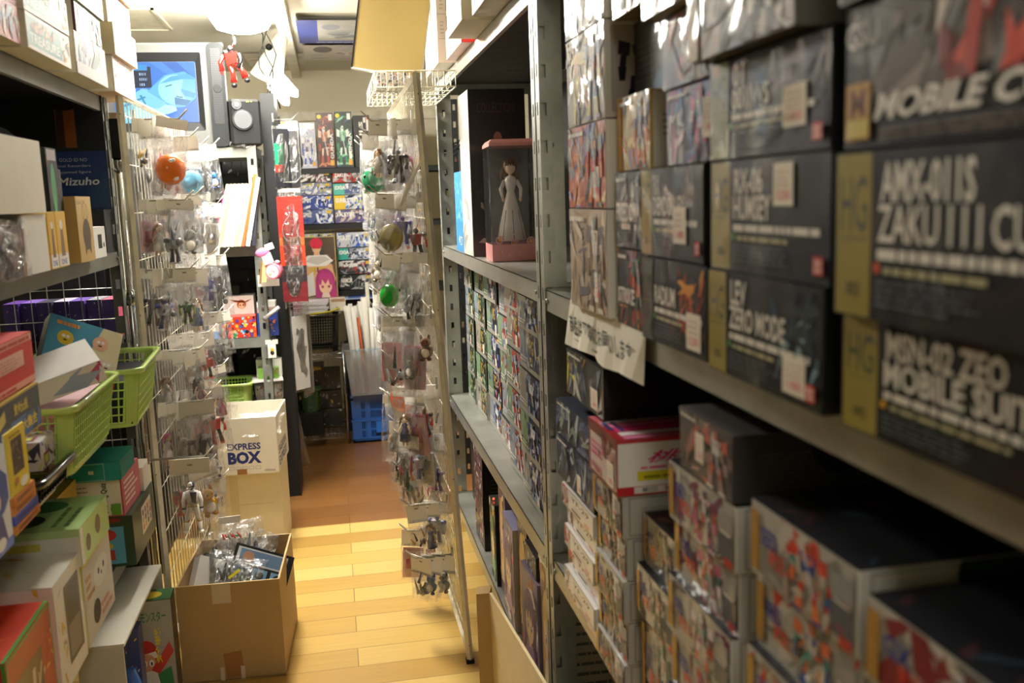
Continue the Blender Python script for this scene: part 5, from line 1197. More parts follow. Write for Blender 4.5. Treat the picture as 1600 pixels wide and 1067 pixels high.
# a crumpled film packet builder used for the goods inside it
def packet(name, label, loc, rot, w, h, content, seed, group=None, card=None, mat='bag_film', th=.02, cat='packet'):
    r = random.Random(seed)
    f = MB(); f.mat = mat
    top = card[1] * .8 if card else 0
    nx, nz = 7, 11
    for sg in (-1, 1):
        pts = []
        for j in range(nz + 1):
            for i in range(nx + 1):
                s, q = i / nx, j / nz
                edge = math.sin(PI * s) ** .6 * math.sin(PI * min(1, q * 1.05)) ** .5 if 0 < i < nx and 0 < j < nz else 0
                pin = 1 - .12 * (1 - q) * r.random()
                pts.append((w * (s - .5) * pin + r.uniform(-.004, .004) * (1 if 0 < i < nx else 0), sg * (th * edge * r.uniform(.62, 1.12) + .0004), -top - (h - top) * (1 - q) + (r.uniform(-.006, .004) if j == 0 else 0)))
        fs = [(j * (nx + 1) + i, j * (nx + 1) + i + 1, (j + 1) * (nx + 1) + i + 1, (j + 1) * (nx + 1) + i) for j in range(nz) for i in range(nx)]
        f.add(pts, fs, '#fff', mat)
    root = f.build(name, label=label, cat=cat, group=group)
    root.location = loc; root.rotation_euler = rot
    if card:
        c = MB(); c.mat = 'paper'; ch = card[1]
        c.box(-w * .47, -.0012, -ch, w * .47, .0012, .004, card[0])
        if len(card) > 2: c.box(-.006, -.0016, -.014, .006, .0016, -.010, '#8a8780')
        c.build('header_card', root)
    if content:
        m = MB(); m.mat = 'gloss_plastic'; content(m, r, w * .46, h); m.build('toy', root)
    return root
# contents: drawn in the packet's own frame, centred x=0, hanging between z=-h and the header
def c_robot(pal):
    def fn(m, r, s, h):
        z = -h * .62; a, b, c = pal[0], pal[1 % len(pal)], pal[2 % len(pal)]; k = min(s * .9, h * .27); y = 0; d = min(.010, k * .5)
        m.loft([[(-k * .32, -d, z), (k * .32, -d, z), (k * .32, d, z), (-k * .32, d, z)], [(-k * .5, -d, z + k * .8), (k * .5, -d, z + k * .8), (k * .5, d, z + k * .8), (-k * .5, d, z + k * .8)]], a)
        m.ball((0, 0, z + k * 1.02), (k * .2, d, k * .22), b); m.tube([(0, 0, z + k * 1.1), (k * .22, 0, z + k * 1.45)], k * .04, c, n=4)
        for sx in (-1, 1):
            m.ball((sx * k * .62, 0, z + k * .7), (k * .22, d * 1.1, k * .2), b, n=8)
            m.tube([(sx * k * .62, 0, z + k * .6), (sx * k * .74, -d * .4, z + k * .2), (sx * k * .66, -d, z - k * .2)], [k * .12, k * .11, k * .14], c, n=6)
            m.tube([(sx * k * .18, 0, z), (sx * k * .26, -d * .3, z - k * .5), (sx * k * .30, 0, z - k * 1.05)], [k * .17, k * .14, k * .2], (a, b)[r.random() < .5], n=6)
            m.box(sx * k * .30 - k * .14, -d * 1.2, z - k * 1.2, sx * k * .30 + k * .14, d, z - k * 1.03, c)
    return fn
def c_doll(hair, dress, skin='#e8c4a0'):
    def fn(m, r, s, h):
        z = -h * .66; k = min(s, h * .2)
        m.lathe([(k * .5, -k * .9), (k * .42, -k * .3), (k * .2, k * .25), (k * .26, k * .5), (k * .1, k * .72)], (0, 0, z), dress, n=10)
        m.ball((0, 0, z + k * .98), (k * .32, k * .3, k * .34), skin); m.ball((0, k * .06, z + k * 1.06), (k * .40, k * .33, k * .38), hair)
        for sx in (-1, 1):
            m.tube([(sx * k * .25, 0, z + k * .45), (sx * k * .5, -k * .1, z), (sx * k * .4, -k * .2, z - k * .25)], [k * .1, k * .08, k * .08], skin, n=6); m.tube([(sx * k * .15, 0, z - k * .8), (sx * k * .16, 0, z - k * 1.35)], [k * .11, k * .1], skin, n=6)
            m.tube([(sx * k * .36, k * .1, z + k * 1.05), (sx * k * .52, k * .12, z + k * .3)], [k * .14, k * .03], hair, n=6)
    return fn
def c_ball(col, spot=None, flat=.6):
    def fn(m, r, s, h):
        k = min(s * .95, h * .24); m.ball((0, 0, -h * .62), (k, k * flat, k), col, n=16)
        if spot:
            for i in range(4): a = r.random() * 6.28; m.ball((math.cos(a) * k * .55, -k * flat * .72, -h * .62 + math.sin(a) * k * .55), (k * .17, k * .12, k * .17), spot, n=6)
    return fn
def c_beast(col, col2, belly='#f0e8d8'):
    def fn(m, r, s, h):
        k = min(s, h * .22); z = -h * .68
        m.ball((0, 0, z), (k * .62, k * .45, k * .6), col); m.ball((0, -k * .05, z + k * .82), (k * .48, k * .4, k * .42), col); m.ball((0, -k * .25, z - k * .05), (k * .4, k * .3, k * .42), belly)
        for sx in (-1, 1):
            m.ball((sx * k * .33, 0, z + k * 1.2), (k * .14, k * .1, k * .3), col2, n=6); m.ball((sx * k * .55, -k * .15, z + k * .2), (k * .16, k * .14, k * .26), col, n=6); m.ball((sx * k * .3, -k * .2, z - k * .6), (k * .24, k * .3, k * .16), col2, n=6)
            m.ball((sx * k * .18, -k * .38, z + k * .88), (k * .06, k * .05, k * .08), '#151515', n=6)
    return fn
def c_cards(pal):
    def fn(m, r, s, h):
        for i in range(4): m.box(-s * .9 + i * .002, -.006 + i * .003, -h * .93 + i * .004, s * .9, -.005 + i * .003, -h * .38 + r.uniform(-.01, .01), pal[i % len(pal)], 'printed_card')
        m.box(-s * .6, -.0075, -h * .75, s * .5, -.007, -h * .55, pal[-1], 'printed_card'); m.ball((0, -.008, -h * .6), (s * .35, .002, s * .4), pal[1 % len(pal)], 'printed_card', 10)
    return fn
def c_weapon(col, col2):
    def fn(m, r, s, h):
        for i in range(5):
            x0, z0 = r.uniform(-s, s) * .7, -h * r.uniform(.5, .9); a = r.uniform(.6, 2.5); L = s * r.uniform(.7, 1.5)
            m.tube([(x0, r.uniform(-.005, .005), z0), (x0 + L * math.cos(a) * .5, 0, min(z0 + L * math.sin(a), -h * .25))], [s * .14, s * .05], (col, col2)[i % 2], n=6)
        m.ball((s * .1, 0, -h * .75), (s * .3, .01, s * .3), col2, n=8)
    return fn
def c_none(m, r, s, h):
    m.tube([(-s * .3, 0, -h * .5), (s * .2, 0, -h * .7)], .004, '#cfcfcf', n=6)
CONTENT = [
    ('red and black robot', lambda: c_robot(['#b8281e', '#1c1c20', '#d8503a'])), ('white and blue robot', lambda: c_robot(['#e8e8ea', '#3a52a8', '#d8d8dc'])),
    ('grey robot', lambda: c_robot(['#8a8c90', '#4a4c50', '#b0b2b4'])), ('blue and purple robot', lambda: c_robot(['#3a3f9a', '#6a4aa0', '#c8c8d4'])),
    ('dark green robot', lambda: c_robot(['#2f5a3a', '#1a2a1e', '#8a9a4a'])), ('black winged robot', lambda: c_robot(['#1d1d22', '#3a3a44', '#6a6a72'])),
    ('girl figure with brown hair', lambda: c_doll('#6a4628', '#3a4a7a')), ('girl figure with black hair', lambda: c_doll('#1c1a1c', '#8a2a3a')),
    ('girl figure with pink hair', lambda: c_doll('#d86a9a', '#e8e0e8')), ('girl figure in white dress', lambda: c_doll('#8a5a2a', '#f0eee8')),
    ('white and grey parts', lambda: c_weapon('#d8d6d0', '#6a6a6c')), ('small brown animal toy', lambda: c_beast('#8a5a34', '#5a3a22')), ('small cream animal toy', lambda: c_beast('#c8bc9a', '#8a7a5a')),
    ('small grey animal toy', lambda: c_beast('#9a9a98', '#5a5a5a')), ('small blue animal toy', lambda: c_beast('#3a7ab8', '#2a4a8a')), ('gold and black weapon set', lambda: c_weapon('#b8923a', '#1e1e1e')),
    ('red and grey weapon set', lambda: c_weapon('#b8382a', '#7a7a7c')), ('silver parts set', lambda: c_weapon('#b8babc', '#6a6c70')), ('printed picture card', lambda: c_cards(['#ece6dc', '#a8aab0', '#5a6a90', '#c8b890'])),
    ('pink trinket', lambda: c_cards(['#f0c8d0', '#e88aa0', '#f8e8e8', '#d85a80'])), ('teal and silver parts', lambda: c_weapon('#2f8a8a', '#b0b4b8')), ('black and silver parts', lambda: c_weapon('#1c1c1e', '#a8aaae')),
]
ci_ = [0]
ROWN = ['top', 'second', 'third', 'fourth', 'fifth', 'sixth', 'seventh', 'eighth']
HKN = ['nearest', 'second', 'third', 'farthest']
def hook(x, y, z, dx, L, label, group):
    t = MB(); t.mat = 'wire_metal'
    for dy in (-.006, .006): t.tube([(0, dy, .0), (dx * L, dy, .0), (dx * (L + .03), dy, .030)], .0021, '#b8b4aa', n=6)
    t.box(-.003, -.012, -.01, .003, .012, .03, '#b8b4aa')
    t.build('display_hook', label=label, cat='hook', group=group, loc=(x, y, z))
def bag_panel(side, xw, lean, ys, rows, dx, L, per, group, hookgroup, special):
    seed = 100 if side == 'left' else 500
    for ri, z_ in enumerate(rows):
        z = z_
        deck = list(range(len(CONTENT))); rng.shuffle(deck)
        x = xw + lean * (z / 1.85)
        for hi, y in enumerate(ys):
            yy = y + rng.uniform(-.03, .03); z = z_ + rng.uniform(-.035, .03); x = xw + lean * (z / 1.85)
            if per[ri][hi]: hook(x + dx * .012, yy, z, dx, L, 'wire hook on the %s grid panel, %s row, %s along it' % (side, ROWN[ri], HKN[hi]), hookgroup)
            n = per[ri][hi]
            for b in range(n):
                seed += 1
                key = (ri, hi, b)
                w = rng.uniform(.07, .105); h = rng.uniform(.17, .27) if z > .55 else rng.uniform(.14, .2)
                if key in special: desc, cont, w, h, card = special[key]
                else:
                    desc, mk = CONTENT[deck.pop() if deck else 0]; cont = mk(); card = ('#faf7ee', rng.choice((.03, .045, .06)), 1)
                px = x + dx * (L - .008 - b * (L - .015) / max(1, n))
                yaw = rng.uniform(-32, 32) + (62 if side == 'left' else -62)
                yaw = (30 if side == 'left' else -30) + rng.uniform(-22, 22)
                pos = ('front', 'second', 'third', 'rear')[b] if n == 4 else ('front', 'middle', 'rear')[b] if n == 3 else ('front', 'rear')[b] if n == 2 else 'only'
                packet('toy_bag', 'bagged %s, %s grid panel, %s row, %s hook, %s' % (desc.replace('a ', '', 1) if desc.startswith('a ') else desc, side, ROWN[ri], HKN[hi], pos),
                       (px, yy, z - .001), (rng.uniform(-.08, .08), rng.uniform(-.13, .13), math.radians(yaw)), w, h, cont, seed, group, card, cat='bagged toy', th=rng.uniform(.012, .024))
orange = c_ball('#e8741c', '#f0ece0', .7)
bag_panel('left', -.60, -.01, (3.25, 3.52, 3.82, 4.16), (1.755, 1.53, 1.30, 1.06, .86, .665, .50), 1, .135,
          [[4, 3, 3, 2], [4, 3, 2, 2], [4, 3, 3, 2], [4, 3, 2, 1], [4, 3, 1, 0], [2, 2, 0, 0], [0, 1, 0, 0]], 'bagged toys on the left grid panel', 'wire hooks on the left grid panel',
          {(0, 0, 0): ('an orange and white plush ball', orange, .115, .26, ('#f4f0e6', .03)), (0, 1, 0): ('a round pale blue charm', c_ball('#6ab8d8', None, .4), .09, .25, ('#f4f0e6', .05)),
           (5, 0, 0): ('yellow creature', c_beast('#d8a020', '#b87a18'), .11, .22, ('#efe6dc', .05)), (4, 1, 0): ('red and black robot', c_robot(['#c8281e', '#1c1c20', '#d8402a']), .11, .24, ('#d8d4cc', .04)),
           (4, 0, 0): ('dark grey robot', c_robot(['#3a3a3e', '#2a2a2e', '#55555a']), .12, .28, ('#cfcbc4', .05))})
bag_panel('right', .358, -.085, (3.02, 3.32, 3.64, 3.98), (1.735, 1.53, 1.325, 1.125, .925, .72, .515, .31), -1, .125,
          [[4, 3, 3, 2], [4, 3, 2, 2], [4, 3, 2, 2], [4, 3, 2, 2], [4, 3, 2, 2], [4, 3, 2, 1], [3, 3, 1, 0], [3, 2, 0, 0]], 'bagged toys on the right grid panel', 'wire hooks on the right grid panel',
          {(2, 0, 0): ('a bright green jelly toy', c_ball('#1fc83a', None, .6), .085, .21, ('#f4f0e6', .05)), (4, 1, 0): ('a big orange ball', c_ball('#d8541c', '#e87a3a', .9), .115, .24, ('#f0ece2', .03)),
           (3, 1, 0): ('a pink card with a doll', c_cards(['#f0a0a4', '#f4c0c4', '#e88a94', '#f8d8d4']), .10, .25, ('#f4f0e6', .06)), (0, 1, 0): ('a green and black helmet toy', c_ball('#1fa06a', '#1a1a1a', .6), .10, .24, ('#f8f4ea', .05)),
           (1, 0, 1): ('a round olive purse', c_ball('#a89a5a', None, .3), .10, .22, ('#f8f4ea', .05)), (5, 1, 0): ('a dark dress figure', c_doll('#26262a', '#2f3034', '#26262a'), .105, .25, ('#f0ece2', .04)),
           (5, 0, 0): ('red and green parts', c_weapon('#d8321e', '#3a6a3a'), .10, .23, ('#f0ece2', .04)), (5, 2, 0): ('a round printed face badge', c_doll('#2a2a30', '#22252c'), .11, .26, ('#f0ece2', .03))})

# detailed white suited hero figure in the long bag on the left
def hero(m, r, s, h):
    W_, N_, G_ = '#ece8de', '#23305c', '#b8923a'
    z0 = -.118
    m.loft([[(-.010, -.006, z0), (.010, -.006, z0), (.010, .006, z0), (-.010, .006, z0)], [(-.013, -.007, z0 + .022), (.013, -.007, z0 + .022), (.013, .007, z0 + .022), (-.013, .007, z0 + .022)], [(-.016, -.006, z0 + .036), (.016, -.006, z0 + .036), (.016, .006, z0 + .036), (-.016, .006, z0 + .036)], [(-.004, -.004, z0 + .040), (.004, -.004, z0 + .040), (.004, .004, z0 + .040), (-.004, .004, z0 + .040)]], W_, smooth=True)
    m.add([(-.004, -.0085, z0 + .037), (.012, -.0085, z0 + .037), (.010, -.0085, z0 + .006), (.0, -.0085, z0 + .010)], [(0, 3, 2, 1)], N_)
    m.ball((0, 0, z0 + .051), (.0085, .009, .011), N_, n=12); m.ball((-.002, -.004, z0 + .053), (.007, .007, .009), W_, n=10); m.box(-.006, -.0105, z0 + .050, .005, -.009, z0 + .0535, '#111')
    m.box(-.012, -.0075, z0 - .003, .012, .0075, z0 + .001, G_)
    for sx, kx in ((-1, -.006), (1, .004)):
        m.tube([(sx * .015, 0, z0 + .033), (sx * .022, 0, z0 + .012), (sx * .021, -.004, z0 - .004)], [.0062, .0048, .004], W_, n=8); m.tube([(sx * .021, -.004, z0 - .004), (sx * .021, -.004, z0 - .007)], .0055, N_, n=8); m.ball((sx * .021, -.005, z0 - .012), (.0045, .0045, .006), W_, n=8)
        x1 = sx * .010 + kx
        m.tube([(sx * .006, 0, z0), (sx * .009 + kx * .5, -.001, z0 - .030), (x1, 0, z0 - .040)], [.0078, .0062, .005], W_, n=8); m.tube([(x1, 0, z0 - .040), (x1, 0, z0 - .043)], .0062, G_, n=8)
        m.tube([(x1, 0, z0 - .043), (x1 + kx * .3, 0, z0 - .066)], [.006, .0055], W_, n=8); m.ball((x1 + kx * .4 + sx * .002, -.004, z0 - .069), (.007, .010, .004), W_, n=8)
packet('toy_bag', 'long clear bag with a white suited hero figure with navy sash under a plain card', (-.478, 3.0, .72), (.05, .02, .05), .10, .235, hero, 77, 'bagged toys on the left grid panel', ('#ded8cc', .035, 1), cat='bagged toy', th=.016, mat='clear_window').scale = (1.25, 1.25, 1.25)
hook(-.60, 3.02, .725, 1, .165, 'wire hook nearest the aisle end carrying the white hero figure bag', 'wire hooks on the left grid panel')
o = packet('toy_bag', 'small clear bag with a red plastic sprig hanging above the brown box', (-.40, 3.21, .455), (0, 0, .15), .075, .11, lambda m, r, s, h: [m.tube([(-.025 + i * .008, 0, -.055 - .004 * (i % 3)), (-.02 + i * .009, 0, -.075 + .006 * (i % 2))], .003, ('#c8281e', '#2f6a3a')[i % 3 == 2], n=5) for i in range(7)], 78, 'bagged toys on the left grid panel', ('#e8e2d8', .02), cat='bagged toy')

# goods in the big brown box
GB = 'packets heaped in the big brown box'
o = carton(.13, .05, .15, '#efefee', rng, label='white tilted box leaning at the left in the big brown box', loc=(-.475, 3.07, .21), mat='printed_card', name='toy_box', group=GB); o.rotation_euler = (-.5, .45, .35)
o = carton(.20, .035, .11, '#17181a', rng, label='black box with clear window and small round faces lying in the big brown box', loc=(-.32, 3.12, .25), mat='gloss_card', name='figure_box', group=GB,
           front=lambda F: (F.rect(0, 0, 1, 1, '#15161a'), F.rect(.05, .45, .9, .92, '#cfd4d8'), F.rect(.1, .5, .85, .88, '#6a8ab0'), F.ell(.25, .66, .1, None, '#b88a6a'), [F.rect(.08 + .3 * i, .06, .32 + .3 * i, .38, '#7ab0d8') for i in range(3)], [F.ell(.2 + .3 * i, .2, .07, None, '#2a2a30') for i in range(3)]), top=lambda F: F.rect(0, 0, 1, 1, '#e0e0de'))
o.rotation_euler = (-.55, .42, .1)
for i, (x, y, z, rx, ry, rz, cont, ds) in enumerate(((-.40, 3.16, .36, -.8, .2, .2, c_weapon('#3a3c44', '#8a8c90'), 'with a yellow label and grey parts'), (-.36, 3.30, .41, -.6, -.3, -.2, c_weapon('#23262a', '#5a6a6a'), 'of dark parts at the back'), (-.30, 3.30, .37, -.7, .5, .4, c_weapon('#6a6c70', '#2a3a3a'), 'of grey parts at the right'), (-.46, 3.24, .40, -.5, .2, .5, c_robot(['#2a2c30', '#3a4a44', '#70747a']), 'with a dark robot at the left back'), (-.335, 3.13, .335, -1.0, .1, -.3, c_weapon('#8a9a9a', '#b8b4aa'), 'of pale parts at the front'), (-.40, 3.34, .40, -.5, .0, .1, c_weapon('#1e2224', '#7a2a24'), 'of black and red parts at the very back'))):
    packet('toy_bag', 'clear packet %s in the big brown box' % ds, (x, y, z), (rx, ry, rz), .13, .18, cont, 200 + i, GB, None, cat='bagged toy', th=.03)
t = MB(); t.box(-.012, -.001, -.006, .03, .001, .004, '#e8e23a', 'paper'); o = t.build('yellow_label', label='yellow sticker strip on a packet in the big brown box', cat='label', loc=(-.385, 3.035, .318)); o.rotation_euler = (-.6, -.6, 0)
t = MB(); t.mat = 'paper'; t.poly([(-.09, 0, -.1), (.09, 0, -.1), (.07, 0, .1), (-.06, 0, .06)], '#cfcac0'); o = t.build('paper_sheet', label='loose grey paper sheet filling the big brown box under the packets', cat='paper', loc=(-.385, 3.17, .18)); o.rotation_euler = (-1.2, 0, 0)

# white box pile under the television rack
def deco_express(mb, w, d, H):
    F = Face(mb, (-w, -d - .0003, 0), (2 * w, 0, 0), (0, 0, H), rng, 'printed_card')
    F.text('EXPRESS', .28, .44, .76, .56, '#27377c', .03); F.text('BOX', .28, .19, .76, .41, '#27377c', .05); F.rect(.0, .10, .14, .54, '#27377c')
    for i in range(5): F.frame(.29 + i * .095, .09, .36 + i * .095, .145, .0008, '#27377c')
    F.rect(.40, -.0, .54, .10, '#a8713c'); F.text('100size', .80, .04, .95, .08, '#333', 0)
    G = Face(mb, (w + .0003, -d, 0), (0, 2 * d, 0), (0, 0, H), rng, 'printed_card')
    for i, tx in enumerate(('SAGAWA', 'EXPRESS')): G.text(tx, .1, .28 - i * .2, .8, .44 - i * .2, '#2f3f80', .02)
open_carton('open white carton with bold blue lettering stacked on another carton', (-.415, 4.24, .362), math.radians(-4), .29, .36, .245, '#e9e3d2', 'printed_card', deco=deco_express, t=.005)
t = MB(); t.mat = 'printed_card'
t.box(-.155, -.15, 0, .155, .15, .36, '#ddd2b4'); F = Face(t, (-.155, -.1502, 0), (.31, 0, 0), (0, 0, .36), rng, 'printed_card'); F.rect(.0, .60, .9, .605, '#b8ac90'); F.rect(.3, .0, .42, 1, '#d3c49c')
t.build('white_carton', label='closed cream carton under the blue-lettered white carton', cat='box', loc=(-.43, 4.25, 0), rotz=math.radians(-3))
open_carton('small brown carton flap corner showing behind the bagged toys by the blue-lettered carton', (-.60, 4.42, .40), .5, .09, .12, .30, '#b8894a', 'corrugated_card', t=.004)
packet('toy_bag', 'light blue wrapped packet standing in the blue-lettered carton', (-.49, 4.14, .655), (.1, .15, .3), .10, .18, c_cards(['#8ac8e0', '#b83a3a', '#c8e0e8', '#a8d0e0']), 301, 'packets in the blue-lettered carton', None, cat='bagged toy', th=.01)
packet('toy_bag', 'clear packet of red and white straws in the blue-lettered carton', (-.36, 4.20, .60), (-1.1, 0, .1), .17, .16, c_weapon('#c8c4c0', '#b83a34'), 302, 'packets in the blue-lettered carton', None, cat='bagged toy', th=.02)
packet('toy_bag', 'clear packet with a white label in the blue-lettered carton', (-.31, 4.24, .585), (-1.0, 0, -.3), .12, .14, c_cards(['#e8e4dc', '#c8c4c0', '#e0dcd4', '#d8d0c8']), 303, 'packets in the blue-lettered carton', None, cat='bagged toy', th=.02)
# ------------------------------------------------------------------ television, speaker, television rack contents
tv = empty('television', (-.70, 4.72, 1.7715), 'grey tube television with a blue cartoon picture on its screen', 'television')
W, H = .545, .475
b = MB(); b.mat = 'plastic'
X0, X1 = -.30, .255
b.loft([[(X0, .0, .0), (X1, .0, .0), (X1, .0, H), (X0, .0, H)], [(X0, .06, 0), (X1, .06, 0), (X1, .06, H), (X0, .06, H)], [(X0 + .05, .18, .03), (X1 - .05, .18, .03), (X1 - .05, .18, H - .03), (X0 + .05, .18, H - .03)], [(X0 + .13, .38, .06), (X1 - .13, .38, .06), (X1 - .13, .38, H - .1), (X0 + .13, .38, H - .1)]], '#6a6c6d')
b.build('cabinet', tv)
s = MB(); s.mat = 'plastic'
def rrect(x0, z0, x1, z1, r, y, n=5):
    pts = []
    for cx, cz, a0 in ((x1 - r, z1 - r, 0), (x0 + r, z1 - r, PI / 2), (x0 + r, z0 + r, PI), (x1 - r, z0 + r, 3 * PI / 2)):
        for i in range(n): a = a0 + PI / 2 * i / (n - 1); pts.append((cx + r * math.cos(a), y, cz + r * math.sin(a)))
    return pts
def frame_ring(mb, o, i, col): mb.loft([o, i], col, None, False)
frame_ring(s, rrect(-.30, 0, .185, H - .01, .01, -.012), rrect(-.265, .075, .155, H - .045, .008, -.014), '#5f605e')
frame_ring(s, rrect(-.265, .075, .155, H - .045, .008, -.014), rrect(-.240, .115, .128, H - .085, .006, .0), '#1a1b1c')
s.box(-.30, -.012, .0, .185, .0, .002, '#a0a19d'); s.box(-.30, -.012, H - .012, .185, .0, H - .01, '#6a6c6c')
s.build('bezel', tv)
g = MB(); g.mat = 'plastic'
for (x0, x1) in ((.185, .258),):
    g.loft([rrect(x0, .0, x1, H - .004, .022, -.026), rrect(x0, .0, x1, H - .004, .022, .03)], '#1f2123', None, True)
    g.loft([[(x, -.0265, z) for x, _, z in rrect(x0 + .012, .10, x1 - .014, H - .03, .012, 0)], [(x, -.0272, z) for x, _, z in rrect(x0 + .013, .101, x1 - .015, H - .031, .011, 0)]], '#2a2b2d', None, True)
    for k in range(44): g.box(x0 + .015, -.0282, .11 + k * .0077, x1 - .017, -.0272, .1135 + k * .0077, '#3a3c3e')
g.tube([(.222, -.0275, .265), (.222, -.0295, .265)], [.02, .018], '#242527', n=16)
g.build('speaker_grille', tv)
sc = MB(); sc.mat = 'screen_glass'
F = Face(sc, (-.240, -.0015, .115), (.368, 0, 0), (0, 0, .275), rng, 'screen_glass')
F.rect(0, 0, 1, 1, '#3f86e8'); F.poly([(.45, 1), (1, 1), (1, .55), (.7, .75)], '#4f98f0'); F.poly([(.6, 1), (.78, 1), (1, .7), (1, .55)], '#3a78d8')
F.rect(0, .58, .46, .92, '#10162e'); F.rect(0, .86, .42, .95, '#3aa0e0')
for j in range(5):
    for k in range(3): F.lines(.02 + k * .15, .78 - j * .085, .13 + k * .15, .84 - j * .085, 1, '#bcdcff', .7, .5)
F.poly([(0, .12), (.12, .42), (.34, .56), (.62, .50), (.72, .3), (.55, .1), (.25, .0), (0, 0)], '#8fe0f8')
F.poly([(.40, .52), (.62, .78), (.86, .84), (.99, .72), (.98, .4), (.84, .26), (.66, .24), (.6, .34)], '#6cc8ee')
F.ell(.74, .54, .21, .25, '#a8f0fc', 22)
F.poly([(.86, .8), (.99, .7), (.98, .42), (.88, .34), (.80, .5)], '#7ad4f0'); F.poly([(.80, .56), (.98, .48), (.96, .4), (.84, .44)], '#4fb0dc'); F.poly([(.72, .42), (.92, .36), (.86, .28), (.72, .3)], '#3a86c0')
F.poly([(.62, .60), (.70, .63), (.70, .615), (.62, .585)], '#153a66'); F.poly([(.74, .44), (.82, .42), (.82, .405), (.74, .425)], '#153a66')
F.poly([(.55, .64), (.70, .76), (.90, .8), (.98, .7), (.86, .72), (.7, .68)], '#5fbce6')
F.poly([(.0, .10), (.25, .26), (.5, .24), (.6, .14), (.42, .02)], '#b8f0fc'); F.poly([(.50, .22), (.6, .30), (.72, .28), (.74, .2), (.62, .14), (.52, .15)], '#c4f6ff')
F.poly([(.1, .3), (.36, .44), (.38, .42), (.12, .27)], '#4a9ac8'); F.poly([(.3, .46), (.36, .3), (.38, .3), (.33, .46)], '#4a9ac8'); F.poly([(.2, .06), (.48, .1), (.44, .02)], '#d8c0f0')
sc.build('screen', tv)
k = MB(); F = Face(k, (-.08, -.013, .03), (.07, 0, 0), (0, 0, .014), rng, 'plastic'); F.text('AQUOS', 0, 0, 1, 1, '#4a4c4e', .02) if False else F.lines(0, 0, 1, 1, 1, '#4a4c4e', .8, .05)
k.build('nameplate', tv)

sp = empty('loudspeaker', (-.378, 4.74, 1.7715), 'black loudspeaker with a silver cone beside the television', 'speaker', rotz=math.radians(14))
b = MB(); b.mat = 'plastic'; b.bbox(-.068, -.06, 0, .076, .09, .215, .012, '#1c1d1f'); b.build('cabinet', sp)
c = MB(); c.tube([(-.012, -.0605, .118), (-.012, -.070, .118)], [.050, .047], '#2f3133', 'plastic', 24)
c.tube([(-.012, -.070, .118), (-.012, -.074, .118)], [.043, .040], '#55575a', 'plastic', 24); c.build('speaker_cone', sp)
c = MB(); c.tube([(-.035, -.0605, .188), (-.035, -.066, .188)], [.024, .022], '#4a4b4d', 'plastic', 18); c.tube([(-.035, -.066, .188), (-.035, -.068, .188)], [.011, .010], '#77797a', 'plastic', 14); c.build('tweeter', sp)
c = MB(); c.box(.010, -.0615, .200, .022, -.0605, .206, '#e0d83a'); c.box(.03, -.0615, .201, .036, -.0605, .205, '#e0d83a'); c.build('badge', sp)
t = MB(); t.mat = 'bag_film'; cbag(t, 0, 0, 0, .06, .05, 15); t.ball((-.02, -.02, .01), (.015, .01, .006), '#3ac07a', 'gloss_plastic', 6); t.ball((.03, -.02, .008), (.008, .006, .005), '#d83a4a', 'gloss_plastic', 6)
t.build('crumpled_bag', label='small crumpled clear bag with green and red bits in front of the loudspeaker', cat='bag', loc=(-.40, 4.715, 1.7705))

# small red robot on a string
rb = empty('hanging_robot', (-.368, 4.42, 2.205), 'small red and black robot figure hanging from a string beside the television', 'toy')
t = MB(); t.tube([(.01, 0, .152), (.0, 0, .02), (-.01, 0, -.02)], .0018, '#2a2a28', 'plastic', 5); t.ball((.004, 0, .0), (.005, .004, .016), '#555', 'plastic', 6); t.build('string', rb)
m = MB(); m.mat = 'gloss_plastic'; R_, B_ = '#9a1c16', '#141416'
m.loft([[(-.028, -.012, -.085), (.008, -.012, -.075), (.008, .012, -.075), (-.028, .012, -.085)], [(-.034, -.014, -.045), (.010, -.014, -.038), (.010, .014, -.038), (-.034, .014, -.045)]], R_)
m.ball((-.014, 0, -.030), (.012, .011, .013), B_, n=8); m.tube([(-.012, 0, -.03), (.002, 0, -.005)], [.004, .001], R_, n=4)
for pts, c_, rr in ((((-.036, 0, -.05), (-.052, -.004, -.075), (-.046, -.006, -.105)), R_, (.010, .008, .010)), (((.012, 0, -.045), (.022, -.004, -.07), (.010, -.01, -.095)), B_, (.009, .007, .009)), (((-.020, 0, -.085), (-.010, -.002, -.11), (-.008, 0, -.145)), R_, (.010, .009, .014)), (((.0, 0, -.08), (.022, -.003, -.10), (.034, 0, -.128)), R_, (.010, .009, .015))):
    m.tube(pts, list(rr), c_, n=6)
m.ball((-.008, -.003, -.155), (.011, .014, .009), B_, n=8); m.ball((.038, -.003, -.138), (.011, .014, .008), B_, n=8); m.ball((-.030, 0, -.042), (.014, .014, .010), B_, n=8); m.box(-.052, -.012, -.116, -.040, .01, -.098, R_)
m.build('robot_body', rb); rb.scale = (1.22, 1.22, 1.22)

